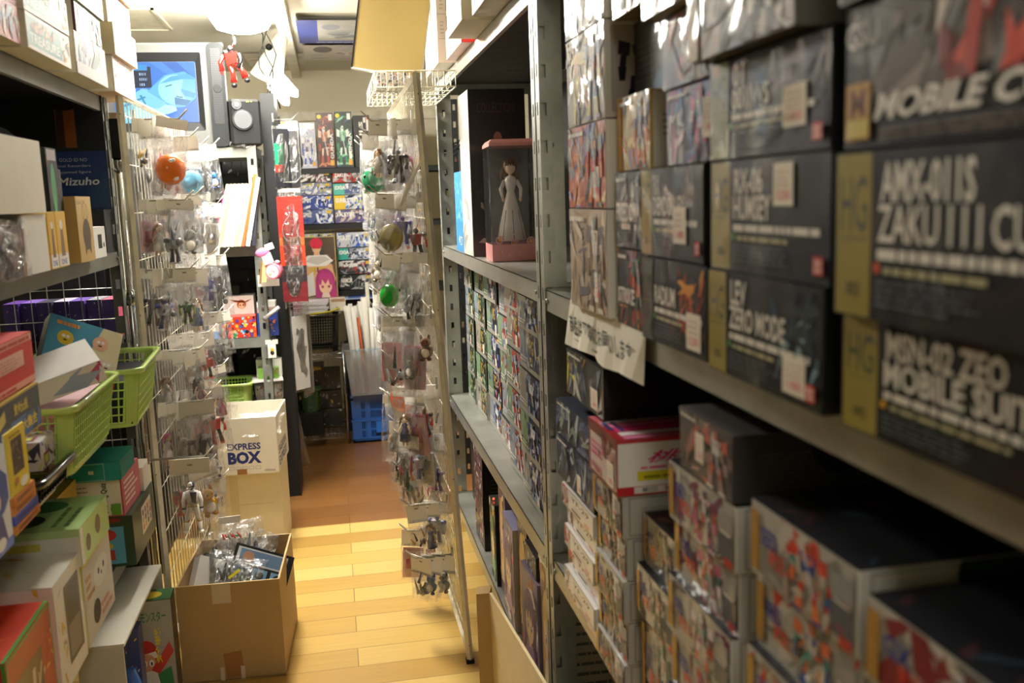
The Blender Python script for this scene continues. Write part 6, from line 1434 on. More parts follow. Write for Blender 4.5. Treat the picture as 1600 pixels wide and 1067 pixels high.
# third tier (1.305): folders, framed picture, magenta case
GT = 'things leaning together on the television rack shelf at eye level'
def thin(x, y, z, w, d, h, col, label, tilt=0, yaw=0, mat='printed_card', name='picture_folder', cat='folder', rx=0, **k):
    o = carton(w, d, h, col, rng, label=label, group=k.pop('group', GT), loc=(x, y, z), name=name, cat=cat, mat=mat, **k); o.rotation_euler = (rx, tilt, yaw); return o
cols = ('#cfc9a0', '#b8b58c', '#e6e2d4', '#c4bfae', '#e2d8c8', '#b0aa98', '#e8b8a8')
for i, c in enumerate(cols): thin(-.548 + i * .0175, 4.735, 1.3065, .016, .22, .30, c, 'pale clear-covered folder leaning right on the upper shelf, %s from the left of seven' % (('first', 'second', 'third', 'fourth', 'fifth', 'sixth', 'seventh')[i]), tilt=.26, yaw=.12, mat=WR if i % 2 else 'printed_card')
thin(-.424, 4.735, 1.3065, .014, .22, .34, '#d86a3a', 'orange folder leaning between the pale ones and the dark one', tilt=.24, yaw=.1, mat=WR)
thin(-.402, 4.735, 1.3065, .02, .22, .325, '#f0eeea', 'wide white folder just left of the dark folder', tilt=.22, yaw=.1)
thin(-.372, 4.745, 1.3065, .015, .20, .31, '#3a3a4a', 'dark folder leaning against the shelf upright', tilt=.14, yaw=.05, mat='gloss_card')
thin(-.538, 4.84, 1.3065, .085, .022, .265, '#e0189a', 'bright magenta case leaning behind the folders', tilt=.30, yaw=.1, mat='gloss_card', name='magenta_case', cat='case', front=lambda F: (F.rect(0, 0, 1, 1, '#e0189a'), F.poly([(0, .5), (1, .30), (1, .34), (0, .55)], '#f4d8e8'), F.shards(.4, .6, 1, 1, 6, ['#b0106a', '#f04ab8'], .4)))
thin(-.585, 4.83, 1.3065, .022, .15, .24, '#2f6ab0', 'blue edged folder beside the magenta case', tilt=-.05)
def f_orangepic(F): F.rect(0, 0, 1, 1, '#e0a878'); F.rect(.06, .06, .94, .92, '#d89460'); F.rect(.12, .12, .88, .84, '#e8b888')
thin(-.69, 4.86, 1.3065, .20, .012, .235, '#d89a68', 'orange-tan framed sheet standing at the back of the upper shelf', front=f_orangepic, name='framed_sheet', cat='picture')
def f_standee(F): F.shards(0, 0, 1, .9, 1, ['#f0c8c4'], .1); F.poly([(.05, .1), (.3, 0), (.95, .05), (1, .4), (.9, .8), (.6, .95), (.3, 1), (.12, .8)], '#f0d0c8'); F.poly([(.3, .2), (.85, .2), (.85, .75), (.3, .7)], '#5a3f30'); F.poly([(.3, .55), (.85, .6), (.9, .78), (.5, .85), (.28, .72)], '#8a5a3a'); F.ell(.62, .45, .16, None, '#c8b49a'); F.ell(.74, .5, .08, None, '#e8a030'); F.poly([(.04, .1), (.34, .14), (.28, .42), (.1, .34)], '#b0281e'); F.ell(.22, .86, .1, None, '#c03a8a'); F.poly([(.2, .8), (.5, .9), (.8, .82), (.5, .78)], '#5a3a9a'); F.ell(.6, .12, .28, .05, '#4a4040')
t = MB(); F = Face(t, (-.10, -.0025, 0), (.20, 0, 0), (0, 0, .19), rng, 'printed_card'); f_standee(F)
t.add([(-.098 + .196 * u, 0, .19 * v) for u, v in ((.05, .1), (.3, 0), (.95, .05), (1, .4), (.9, .8), (.6, .95), (.3, 1), (.12, .8))] + [(-.098 + .196 * u, .004, .19 * v) for u, v in ((.05, .1), (.3, 0), (.95, .05), (1, .4), (.9, .8), (.6, .95), (.3, 1), (.12, .8))], [tuple(range(8))[::-1], tuple(range(8, 16))], '#e8e0d8', 'printed_card')
t.build('cutout_standee', label='cut-out picture standee with purple, brown and red shapes on the upper shelf', cat='standee', loc=(-.655, 4.76, 1.3065))
t = MB(); t.mat = 'tinted_acrylic'; t.box(-.76, 4.745, 1.3065, -.53, 4.749, 1.44, '#fff'); t.build('acrylic_tray', label='brown tinted acrylic sheet in front of the cut-out standee', cat='tray')
# thin wire grid behind the rack
t = MB(); t.mat = 'dark_rack'
for i in range(15): t.tube([(-1.0 + i * .047, 5.135, .1), (-1.0 + i * .047, 5.135, 1.76)], .0018, '#222', n=4)
for i in range(24): t.tube([(-1.0, 5.135, .12 + i * .07), (-.34, 5.135, .12 + i * .07)], .0018, '#222', n=4)
t.build('wire_grid_backing', label='black wire grid on the back of the television rack', cat='wire panel')
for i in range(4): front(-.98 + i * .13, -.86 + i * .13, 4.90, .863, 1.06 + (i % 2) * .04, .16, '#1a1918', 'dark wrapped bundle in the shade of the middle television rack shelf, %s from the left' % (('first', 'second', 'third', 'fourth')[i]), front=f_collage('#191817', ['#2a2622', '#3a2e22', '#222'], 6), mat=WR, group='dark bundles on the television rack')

# second tier (.862)
def f_cartoon(F):
    F.rect(0, 0, 1, 1, '#d83a28')
    for i in range(70): F.ell(F.rng.random(), F.rng.random(), F.rng.uniform(.02, .06), None, F.rng.choice(['#2f6fc0', '#f2c23a', '#38a05a', '#f4f0ea', '#6a3f90', '#e8682c', '#1a1a1a', '#8ad0e8']), F.rng.choice((5, 6, 9)))
    for x, y in ((.12, .8), (.68, .78), (.36, .3), (.85, .3), (.1, .25)):
        F.ell(x, y + .03, .065, None, '#b85a1e', 12); F.ell(x, y, .048, None, '#f4c89a', 12); F.ell(x - .018, y + .01, .009, None, '#1a1a1a', 6); F.ell(x + .018, y + .01, .009, None, '#1a1a1a', 6); F.poly([(x - .06, y - .1), (x + .06, y - .1), (x + .03, y - .28), (x - .03, y - .28)], F.rng.choice(['#38a05a', '#6a3f90', '#f2c23a']))
front(-.548, -.388, 4.715, .863, .965, .12, '#d83a28', 'long box with a busy multicoloured cartoon crowd on the television rack', front=f_cartoon, mat='gloss_card', rot=.03, name='toy_box')
def f_puppet(F): F.rect(0, 0, 1, 1, '#f0ede6'); F.ell(.6, .78, .15, .12, '#b8602c', 16); F.ell(.6, .74, .10, .09, '#f0c8a0', 14); F.poly([(.4, .84), (.8, .84), (.95, .92), (.6, .82), (.2, .92)], '#b8602c'); F.ell(.56, .76, .025, .02, '#111', 8); F.ell(.66, .76, .025, .03, '#111', 8); F.rect(.03, .2, .14, .5, '#8ab0c8')
front(-.55, -.40, 4.84, .863, 1.055, .15, '#efebe2', 'big white box with a red-haired drawn face behind the cartoon crowd box', front=f_puppet, mat='gloss_card')
def f_lego(F): F.rect(0, 0, 1, 1, '#2a3f90'); F.shards(.1, .05, .95, .85, 26, ['#d86a2c', '#b84a2a', '#c8c0b8', '#e08a3a', '#5a5a70'], .3); F.lines(.15, .1, .9, .8, 5, '#3a4a90', .3)
b_ = front(-.383, -.283, 4.725, .863, .975, .12, '#2a3f90', 'blue handled case of orange blocks on the television rack', front=f_lego, mat='gloss_card', name='toy_case', cat='case')
t = MB(); t.tube([(-.025, -.064, .06), (-.025, -.072, .085), (.02, -.072, .085), (.02, -.064, .06)], .004, '#2a4ac0', 'gloss_plastic', 6); t.build('handle', b_)
front(-.38, -.29, 4.735, .976, 1.03, .10, '#d8d4ce', 'clear lidded tub with a white top on the blue handled case', front=lambda F: (F.rect(0, 0, 1, 1, '#c8a8a0'), F.rect(0, .5, 1, 1, '#f0f0ee'), F.lines(.1, .1, .9, .4, 2, '#a06a5a', .5)), mat=WR)
front(-.61, -.56, 4.72, .863, .985, .12, '#d8dce8', 'upright pale box with a red number at the left of the television rack shelf', front=lambda F: (F.rect(0, 0, 1, 1, '#8ab0e0'), F.rect(0, .3, 1, .9, '#f0e8d8'), F.text('76', .2, .45, .8, .75, '#c83a3a', .02)), mat='gloss_card')
# first tier (.487)
basket('plastic_basket', 'lime green plastic basket on the lower shelf of the television rack', (-.535, 4.80, .4875), 0, .20, .22, .155, LIME, pitch=.015)
cb = empty('candy_box', (-.355, 4.775, .4875), 'clear tub of red and yellow packets with a white lid on the television rack', 'tub', rotz=.12)
b = MB(); b.mat = 'bag_film'; b.loft([[(-.06, -.05, 0), (.06, -.05, 0), (.06, .06, 0), (-.06, .06, 0)], [(-.07, -.06, .15), (.07, -.06, .15), (.07, .07, .15), (-.07, .07, .15)]], '#fff', None, False); b.build('clear_tub', cb)
b = MB(); b.box(-.06, -.045, .003, .06, .05, .13, '#b8b0a8', 'printed_card'); F = Face(b, (-.06, -.0455, .003), (.12, 0, 0), (0, 0, .127), rng, 'printed_card'); F.rect(0, 0, 1, 1, '#c8c0b4'); F.shards(0, .4, 1, 1, 16, ['#c83a2a', '#e8b03a', '#f0e8e0', '#3a3a3a', '#8a2a2a'], .4); F.rect(.08, .02, .98, .42, '#f0ece8'); F.lines(.12, .06, .92, .36, 3, '#d86a5a', .4); b.build('packets', cb)
b = MB(); b.mat = 'gloss_plastic'; b.loft([[(-.075, -.065, .15), (.07, -.065, .15), (.07, .07, .15), (-.075, .07, .15)], [(-.075, -.065, .16), (.07, -.065, .16), (.07, .07, .16), (-.075, .07, .16)]], '#f0eeea'); b.build('white_lid', cb)
t = front(-.40, -.30, 4.74, .649, .70, .07, '#8ab050', 'flat pack with green and yellow print lying on the white lidded tub', front=f_collage('#7aa848', ['#e8d83a', '#3a6a2a', '#e8e8e0', '#d86a4a'], 10), mat=WR)
front(-.41, -.285, 4.80, .649, .735, .10, '#e9e6e0', 'white flat box on top of the green and yellow pack', mat='printed_card')
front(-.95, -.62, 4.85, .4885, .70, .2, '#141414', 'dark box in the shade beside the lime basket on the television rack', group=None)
front(-.62, -.45, 4.93, .6425, .72, .1, '#3a3a3c', 'stack of dark goods with small coloured heads behind the lime basket', front=f_collage('#232a30', ['#8a5a3a', '#3a7a9a', '#b89a6a'], 14)) if False else None
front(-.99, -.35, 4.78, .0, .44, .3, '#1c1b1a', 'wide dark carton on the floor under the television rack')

# tags on the rack upright
def tagcard(name, label, loc, build, rot=(0, 0, 0), cat='tag', group='little tags hanging on the television rack upright'):
    t = MB(); build(t); o = t.build(name, label=label, cat=cat, group=group, loc=loc); o.rotation_euler = rot; return o
tg = lambda t: (t.box(-.03, -.001, -.018, .03, .001, .004, '#eeeae0', 'paper'), t.box(-.020, -.002, -.085, .018, .0, -.018, '#f2efe6', 'paper'), t.ball((0, -.004, -.045), (.009, .003, .010), '#e0b83a', 'gloss_plastic', 8), t.ball((0, -.003, -.060), (.010, .003, .010), '#2b2420', 'gloss_plastic', 8), t.tube([(0, -.004, .0), (.002, -.006, .03)], .002, '#222', 'plastic', 5))
tagcard('key_charm', 'white tag with a small yellow and black charm on the rack upright', (-.318, 4.68, .845), tg)
def clk(t):
    t.tube([(0, -.03, 0), (0, .01, 0)], [.036, .040], '#e07a90', 'gloss_plastic', 20); t.tube([(0, -.0305, 0), (0, -.031, 0)], [.030, .030], '#ece6da', 'printed_card', 18)
    t.box(-.001, -.033, 0, .001, -.032, .02, '#333'); t.box(0, -.033, -.001, .013, -.032, .001, '#333'); t.ball((-.01, -.032, -.012), (.008, .001, .008), '#b8a08a', 'plastic', 8)
    for s_ in (-1, 1): t.ball((s_ * .02, -.01, .042), (.014, .012, .010), '#e8a0b4', 'gloss_plastic', 8)
tagcard('alarm_clock', 'small pink round alarm clock hanging at the rack upright', (-.275, 4.62, 1.185), clk, (0, 0, -.35), 'clock', None)
def wood(t): t.box(-.011, -.006, -.11, .011, .006, .0, '#d9bd84', 'printed_card'); t.box(-.02, .002, -.12, -.011, .012, -.02, '#8a6a44', 'printed_card')
tagcard('wooden_block', 'narrow wooden plate hanging left of the pink alarm clock', (-.315, 4.61, 1.245), wood, (0, .12, .2))
def pk(t): t.ball((0, 0, 0), (.035, .008, .022), '#f088c0', 'gloss_plastic', 8); t.box(-.01, -.004, -.06, .035, -.002, -.01, '#efe4e4', 'paper'); t.box(.02, -.002, .0, .06, .0, .03, '#f4f0ec', 'paper')
tagcard('ribbon_charm', 'pink ribbon charm with a white paper flap above the alarm clock', (-.325, 4.60, 1.275), pk, (0, -.3, 0))
def wt(t): t.box(-.05, -.001, -.055, .05, .001, 0, '#e9e5dc', 'paper')
tagcard('paper_tag', 'blank grey-white card behind the pink alarm clock', (-.31, 4.66, 1.165), wt)
def roll(t): t.tube([(-.03, 0, -.022), (.03, 0, .022)], .009, '#efeade', 'paper', 10); t.ball((-.038, 0, -.03), (.014, .010, .014), '#8a8480', 'plastic', 8)
tagcard('rolled_label', 'short white rolled label sticking out at the rack upright', (-.300, 4.675, .985), roll)

t = MB(); t.mat = 'plastic'
t.tube([(.286, 2.93, 1.62), (.262, 2.95, 1.58), (.235, 3.0, 1.52), (.205, 3.05, 1.44)], [.004, .006, .007, .006], '#f2efe8', n=8)
t.build('white_strap', label='white plastic strap tied from the edge of the right grid panel down among the bags', cat='strap')
# ------------------------------------------------------------------ black rack side: long bags
GR = 'bags hooked on the side of the black rack'
def redstrip(m, r, s, h):
    n = 26
    for i in range(n):
        z = -h * .06 - (h * .92) * i / n; c_ = '#c8281e' if i < 9 else '#a85a2a' if i in (10, 11) else '#d8381c' if i < 17 else '#2a2028' if i < 21 else '#6a1c22'
        m.box(-s * 1.15, -.008, z - h * .034, s * 1.15, .004, z, c_, 'gloss_card')
def pk2(cols_):
    def fn(m, r, s, h):
        for i, c_ in enumerate(cols_): m.box(-s + i * .003, -.008 + i * .004, -h * .97, s * .9, -.006 + i * .004, -h * .08 - r.random() * .02, c_, 'gloss_card')
    return fn
hook(-.245, 4.80, 1.60, 1, .09, 'wire hook on the black rack side holding the red strip bag', 'wire hooks on the black rack side'); hook(-.245, 4.82, 1.90, 1, .09, 'wire hook on the black rack side near its top', 'wire hooks on the black rack side'); hook(-.245, 4.82, .99, 1, .09, 'wire hook on the black rack side holding grey bags', 'wire hooks on the black rack side')
packet('long_bag', 'long clear bag with bright red and black printed strip on the black rack', (-.192, 4.79, 1.565), (0, 0, -.15), .115, .56, redstrip, 401, GR, ('#d8d4cc', .012), cat='bagged print')
packet('long_bag', 'long clear bag showing a green edge at the top of the black rack', (-.215, 4.80, 1.87), (0, 0, .5), .085, .30, lambda m, r, s, h: (m.box(-s, -.006, -h * .97, s, .0, -h * .05, '#24242a', 'gloss_card'), m.box(-s, -.0075, -h * .62, s * .2, -.006, -h * .28, '#1f9a6a', 'gloss_card'), m.box(-s, -.0075, -h * .74, s * .2, -.006, -h * .62, '#c83a2a', 'gloss_card')), 402, GR, None, cat='bagged print', th=.012)
packet('long_bag', 'clear bag with black and brown prints at the top of the black rack', (-.175, 4.83, 1.875), (0, 0, -.2), .10, .31, pk2(['#2a2a2e', '#8a7a5a', '#b8a88a', '#55504a']), 403, GR, ('#c8c4bc', .012), cat='bagged print', th=.016)
packet('long_bag', 'grey bag of folded sheets hanging low on the black rack', (-.190, 4.84, .975), (0, 0, .8), .11, .42, pk2(['#b8b4b0', '#d8d4d0', '#5a4a48', '#8a8886']), 404, GR, None, cat='bagged print', th=.012)
packet('long_bag', 'second grey bag with a white edge hanging low on the black rack', (-.165, 4.90, .975), (0, 0, 1.0), .10, .46, pk2(['#7a7674', '#3a3432', '#a8a4a0']), 405, GR, None, cat='bagged print', th=.012)
t = MB(); t.tube([(0, 0, 0), (0, .012, 0)], [.055, .052], '#4a4642', 'gloss_plastic', 24); t.tube([(0, -.001, 0), (0, .0, 0)], [.040, .040], '#9a6a5a', 'printed_card', 20); t.box(-.02, 0, -.08, .02, .004, -.05, '#d8a0b0', 'plastic')
o = t.build('round_clock', label='round dark framed disc with a reddish centre beside the hanging bags', cat='clock', loc=(-.17, 4.905, 1.70), rotz=-.2)
hook(-.245, 4.925, 1.735, 1, .05, 'short wire hook carrying the round dark disc on the black rack side', 'wire hooks on the black rack side')
# plank leaning by the black rack
t = MB(); t.box(-.024, -.004, 0, .024, .004, .42, '#b8843c', 'printed_card'); o = t.build('wooden_plank', label='narrow wrapped wooden plank leaning near the foot of the black rack', cat='plank', loc=(-.235, 5.45, .0)); o.rotation_euler = (-.10, -.14, .2)
f = MB(); f.mat = 'bag_film'; f.box(-.032, -.009, .005, .032, .009, .46, '#fff'); f.build('film_sleeve', o)
for i in range(10):
    front(-.78 + (i % 2) * .24, -.56 + (i % 2) * .24, 5.2, (.101, .551, 1.001, 1.451, 1.901)[i // 2], (.101, .551, 1.001, 1.451, 1.901)[i // 2] + (.30 if i < 8 else .05), .3, '#1d1c1d', 'dark stock box in the black rack, %s shelf, %s' % (ORD[i // 2], ('left', 'right')[i % 2]), front=f_collage('#1c1c1d', P_GRY, 6), group='dark stock boxes in the black rack')

# ------------------------------------------------------------------ far rack
GF = 'upright kit boxes along the top of the far rack'
def f_up(bg, pal, badge=True, title=None):
    def fn(F):
        F.rect(0, 0, 1, 1, bg); F.shards(.02, .02, .98, .98, 34, pal, .7, 1.6); F.mech(.0, .05, .85, .8, [pal[2], pal[0], pal[1], pal[3]])
        if badge: F.ell(.18, .93, .13, None, '#e8d020')
        F.rect(.72, .86, .92, .97, '#f0ece6'); F.text(title or 'GUNDA', .74, .16, .93, .62, '#efece6', .03, vertical=True)
        F.rect(.7, .04, .92, .14, '#e0a83a')
    return fn
def f_black_up(F): F.rect(0, 0, 1, 1, '#121214'); F.text('IMPULS', .34, .15, .58, .88, WH, .03, vertical=True); F.text('MSV BLAST', .62, .3, .76, .74, WH, .02, vertical=True); F.rect(.62, .86, .76, .96, '#e8e4dc'); F.rect(.8, .7, .94, .97, '#d8d4cc'); F.rect(.84, .92, .94, .99, '#c8281e')
ups = [(-.285, -.165, 2.01, '#e8e0dc', ['#d8c8d8', '#a8b0d8', '#f4f0f0', '#8a8aa0'], 'white and lilac print', True), (-.16, -.06, 1.995, '#c8ccdc', ['#3a52a8', '#e8e4e8', '#f4f2f2', '#5a4a6a', '#b8b0d0'], 'blue and white robot', True),
       (-.055, .055, 2.055, '#4a2018', ['#b8502c', '#d88a5a', '#e8c8a8', '#3a2420', '#8a3a24'], 'orange red robot', True), (.06, .17, 2.06, '#1c3a2c', ['#2f8a5a', '#8ac8a0', '#d8e8d8', '#1a2420', '#3a5a7a'], 'green robot', True)]
for x0, x1, z1, bg, pal, ds, bd in ups: front(x0, x1, 6.23, 1.713, z1, .30, bg, 'upright box with %s on the far rack top shelf' % ds, group=GF, front=f_up(bg, pal, bd), mat='gloss_card', name='kit_box', gap=.003)
front(.175, .28, 6.23, 1.713, 2.035, .30, '#121214', 'upright black box with white vertical lettering on the far rack top shelf', group=GF, front=f_black_up, mat='gloss_card', name='kit_box', gap=.003)
front(.285, .40, 6.23, 1.713, 2.01, .30, '#1c2450', 'upright navy box right of the black lettered one on the far rack', group=GF, front=f_up('#1c2450', ['#2a3a80', '#d8d4dc', '#e8e8f0', '#1a1c3a'], False), mat='gloss_card', name='kit_box', gap=.003)
front(.41, .60, 6.23, 1.713, 2.0, .30, '#8a8078', 'upright mixed colour box at the right end of the far rack top shelf', group=GF, front=f_up('#8a8078', P_MIX, False), mat='gloss_card', name='kit_box', gap=.003)
GF2 = 'kit boxes lying in stacks on the far rack'
def f_flat(title, bg, pal, tc='#f0ede6', band=None, badge=True):
    def fn(F):
        F.rect(0, 0, 1, 1, bg); F.shards(.0, 0, 1, 1, 30, pal, .35, 1.4); F.mech(.52, .0, .92, 1.05, [pal[1], pal[0], pal[2], pal[3 % len(pal)]])
        if band: F.rect(0, 0, .30, 1, band)
        F.text(title, .04, .48, .04 + min(.05 * len(title) + .1, .6), .82, tc, .04)
        if badge: F.rect(.86, .12, .96, .34, '#f0ece6'); F.rect(.80, .72, .94, .92, '#e0b83a')
    return fn
far = [  # x0,x1,z0,z1,title,bg,pal,band,desc
    (-.19, .02, 1.625, 1.688, 'WING', '#3a3030', ['#c89aa8', '#5a4a48', '#e8e0dc', '#2a3a2a'], None, 'dark box with pink flash'), (-.19, .02, 1.545, 1.622, 'MK-II', '#8a90a8', ['#8a9ac8', '#c8b83a', '#e8e8ec', '#3a3a50'], None, 'pale blue box with a gold wing'),
    (-.19, .02, 1.455, 1.542, 'GP01', '#4a5aa0', ['#2f4aa0', '#b8c0d8', '#f0f0f4', '#20284a'], None, 'blue box with a white robot'), (-.19, .02, 1.363, 1.452, 'GP02', '#5a6a9a', ['#2f4aa0', '#c8c8d0', '#f0f0f4', '#20284a'], None, 'blue and black box'),
    (.027, .262, 1.618, 1.690, 'ZAKU', '#b83228', ['#8a8480', '#c8c4c0', '#4a4444', '#a89a90'], None, 'grey box with a red stripe'), (.027, .262, 1.54, 1.612, 'EXIA', '#8a90a0', ['#5a6a9a', '#c8ccd4', '#e8e8ec', '#3a3a50'], '#5fb8a8', 'box with a teal lettered panel'),
    (.027, .262, 1.448, 1.537, 'GUNBUSTER', '#c8c8cc', ['#3a6ad0', '#e8e8ec', '#2a3a5a', '#c8d84a'], '#e0c040', 'box with yellow panel and blue streaks'), (.027, .262, 1.363, 1.445, 'VALKYRIE', '#6a6480', ['#5a5090', '#c8b0a0', '#e0dce0', '#2a2a40'], None, 'grey violet box'),
    (.268, .36, 1.61, 1.69, 'RX', '#b0a8a0', P_MIX, None, 'narrow box with mixed print'), (.268, .36, 1.54, 1.607, 'MG', '#3a3228', ['#c8a040', '#5a4a3a', '#8a6a3a', '#2a2420'], None, 'narrow brown box with gold band'), (.268, .36, 1.45, 1.537, 'MG', '#5a5a80', P_BLUE, None, 'narrow blue grey box'), (.268, .36, 1.363, 1.447, 'MG', '#4a3c30', ['#c8a040', '#d8d0c8', '#6a5a4a', '#2a2420'], None, 'narrow box with a diagonal flash'),
    (.03, .25, 1.205, 1.300, 'BLAST', '#c0c4cc', ['#3a6ad0', '#e8e8ec', '#5a6a8a', '#2a3a5a'], None, 'white and blue streaked box'), (.03, .25, 1.125, 1.200, 'EXIA', '#8a90a0', ['#5a6a9a', '#c8ccd4', '#e8e8ec', '#3a3a50'], '#3fa89a', 'box with a teal lettered end'), (.03, .25, 1.030, 1.120, 'Valkyrie', '#3a3c40', ['#8a8c90', '#d8d4d0', '#b83a30', '#5a5c60'], None, 'dark grey jet box'), (.03, .25, .9315, 1.025, 'ARMOR', '#2a2c2e', P_GRY, None, 'dark silver box'),
    (.257, .36, 1.23, 1.31, 'MG', '#4a3826', ['#c8a040', '#8a6a3a', '#3a2a1c', '#6a4a2a'], None, 'narrow brown and gold box'), (.257, .36, 1.15, 1.227, 'UNICO', '#1c1c1e', ['#f0f0ee', '#2a2a2c', '#c8a040', '#d8d8d4'], None, 'narrow black box with white lettering'), (.257, .36, 1.045, 1.145, 'MG', '#d0a030', ['#e0b848', '#b88a28', '#d8b050', '#3a3020'], None, 'narrow golden yellow box'), (.257, .36, .9315, 1.04, 'MG', '#5a4a34', ['#8a6a3a', '#c8a040', '#a89880', '#3a3228'], None, 'narrow box with gold tag'),
    (-.19, .02, 1.262, 1.30, 'GM', '#c8c8c4', ['#8a9ac8', '#c8c43a', '#e8e8ec', '#3a3a50'], None, 'thin pale box'),
]
tier = lambda z: 'top' if z > 1.34 else 'lower'
pos_ = {}
for x0, x1, z0, z1, ti, bg, pal, band, ds in far:
    front(x0, x1, 6.232, z0, z1, .30, bg, '%s on the far rack, %s full shelf, %s stack' % (ds, tier(z0), 'left' if x0 < 0 else 'middle' if x0 < .2 else 'right'), group=GF2, front=f_flat(ti, bg, pal, band=band), mat=WR, name='kit_box', jit=0) if False else front(x0, x1, 6.232, z0, z1, .30, bg, '%s on the far rack, %s full shelf, %s stack' % (ds, tier(z0), 'left' if x0 < 0 else 'middle' if x0 < .2 else 'right'), group=GF2, front=f_flat(ti, bg, pal, band=band), mat=WR, name='kit_box')
for i in range(8):
    zz = .9315 + (i % 4) * .10 if i < 4 else 1.363 + (i % 4) * .085
    front(.368, .60, 6.24, zz, zz + (.095 if i < 4 else .082), .3, '#5a5650', 'kit box at the far rack right end, %s shelf, %s' % ('lower' if i < 4 else 'top', ORD[i % 4]), group=GF2, front=f_flat('MG', '#6a6660', P_MIX), mat=WR, name='kit_box')
for i in range(4):
    front(-.19, .02, 6.30, .9315 + i * .082, 1.012 + i * .082, .24, '#4a4c50', 'kit box hidden behind the magazine poster on the far rack, %s' % ORD[i], group=GF2, front=f_flat('MG', '#4a4c58', P_BLUE), mat=WR, name='kit_box')
t = MB(); F = Face(t, (.20, 6.2185, 1.315), (.14, 0, 0), (0, 0, .045), rng, 'paper'); F.rect(0, 0, 1, 1, '#e9e6f0'); F.lines(.05, .2, .6, .8, 2, '#8a9ac8', .5); F.rect(.6, .15, .95, .85, '#f0b0a8'); F.lines(.65, .3, .92, .7, 1, '#d84a3a', .7); t.build('shelf_label', label='white and pink shelf label on the far rack edge', cat='sign')

# poster of two drawn figures
def f_poster(F):
    F.rect(0, 0, 1, 1, '#5a4a3a'); F.shards(0, .3, 1, 1, 22, ['#4a3a30', '#6a5a48', '#3a4a5a', '#8a5a4a'], .4); F.frame(0, 0, 1, 1, .004, '#d8c07a')
    F.poly([(.12, .55), (.88, .55), (.96, .30), (.86, .05), (.14, .05), (.05, .3)], '#e0b084'); F.poly([(.10, .62), (.26, .70), (.76, .70), (.92, .6), (.74, .52), (.26, .52)], '#efeae4'); F.poly([(.2, .6), (.5, .54), (.84, .62), (.7, .68), (.34, .68)], '#cfc8c0')
    F.poly([(.42, .7), (.58, .7), (.56, .8), (.44, .8)], '#e0b084'); F.ell(.5, .82, .12, .085, '#e6ba8e', 16); F.ell(.5, .89, .17, .085, '#d82a48', 18); F.poly([(.33, .86), (.67, .86), (.64, .95), (.5, .99), (.36, .95)], '#d82a48')
    for x in (.42, .58): F.poly([(x - .03, .815), (x + .03, .82), (x + .03, .81), (x - .03, .805)], '#222')
    F.poly([(.3, .5), (.46, .5), (.44, .38), (.32, .4)], '#d8b04a'); F.poly([(.54, .5), (.74, .5), (.7, .38), (.56, .38)], '#d8b04a'); F.rect(.49, .36, .52, .5, '#2a2a2a'); F.poly([(.04, .34), (.22, .36), (.18, .14), (.02, .16)], '#2f5a9a'); F.poly([(.2, .36), (.38, .44), (.4, .05), (.1, .02)], '#e0dcd8')
    F.ell(.68, .26, .26, .22, '#b83a80', 20); F.poly([(.43, .26), (.93, .26), (.98, .0), (.40, .0)], '#b83a80'); F.ell(.68, .19, .17, .13, '#f0c8a8', 16)
    F.poly([(.5, .24), (.54, .40), (.84, .40), (.9, .22), (.8, .2), (.76, .3), (.68, .22), (.6, .3), (.56, .2)], '#c8448c')
    for x in (.60, .77): F.ell(x, .18, .035, .022, '#b03a6a', 10)
    F.poly([(.56, 0), (.8, 0), (.76, .08), (.6, .08)], '#f0d8c8'); F.poly([(.4, .44), (.55, .46), (.62, .40), (.66, .44), (.58, .46)], '#c8448c')
carton(.235, .008, .385, '#cdb878', rng, label='standing poster of two drawn red and pink haired figures in front of the far rack', loc=(-.10, 6.10, .9005), name='standing_poster', cat='poster', mat='gloss_card', front=f_poster, rotz=.03)
# small table of magazines and black basket on chrome wire shelving
ws = empty('wire_shelf', (-.19, 6.02, 0), 'chrome wire shelving unit at the far end carrying black baskets', 'shelf')
for sx in (-1, 1):
    for sy in (-1, 1):
        p = MB(); p.tube([(sx * .215, sy * .15, 0), (sx * .215, sy * .15, .60)], .0115, '#b0b0ac', 'chrome', 12); p.build('pole', ws)
for z in (.07, .575):
    p = MB(); p.mat = 'chrome'
    for zz in (z, z - .03): p.tube([(-.215, -.15, zz), (.215, -.15, zz), (.215, .15, zz), (-.215, .15, zz), (-.215, -.15, zz)], .003, '#c8c8c4', n=5)
    for i in range(18):
        x = -.21 + i * .0247; p.tube([(x, -.15, z + .003), (x, .15, z + .003)], .0018, '#c8c8c4', n=4)
        p.tube([(x, -.15, z), (x + .0123, -.15, z - .03), (x + .0247, -.15, z)], .0018, '#c8c8c4', n=4)
    p.build('wire_tier', ws)
mt_ = basket('plastic_basket', 'black plastic shopping basket with a handwritten paper label on the chrome shelving', (-.19, 6.01, .585), 0, .40, .28, .235, '#1a1a1c', taper=.92, pitch=.016)
t = MB(); F = Face(t, (-.18, -.146, .135), (.13, 0, .0), (0, .0, .055), rng, 'paper'); F.rect(-.0, 0, 1, 1, '#c8beb0'); F.text('オナルド', .12, .2, .9, .8, '#3a3632', 0); t.build('paper_label', mt_)
t = MB(); t.tube([(-.02, -.14, .237), (.15, -.145, .25), (.205, -.10, .262), (.19, .0, .262)], .006, '#d8c82a', 'gloss_plastic', 8); t.build('yellow_handle', mt_)
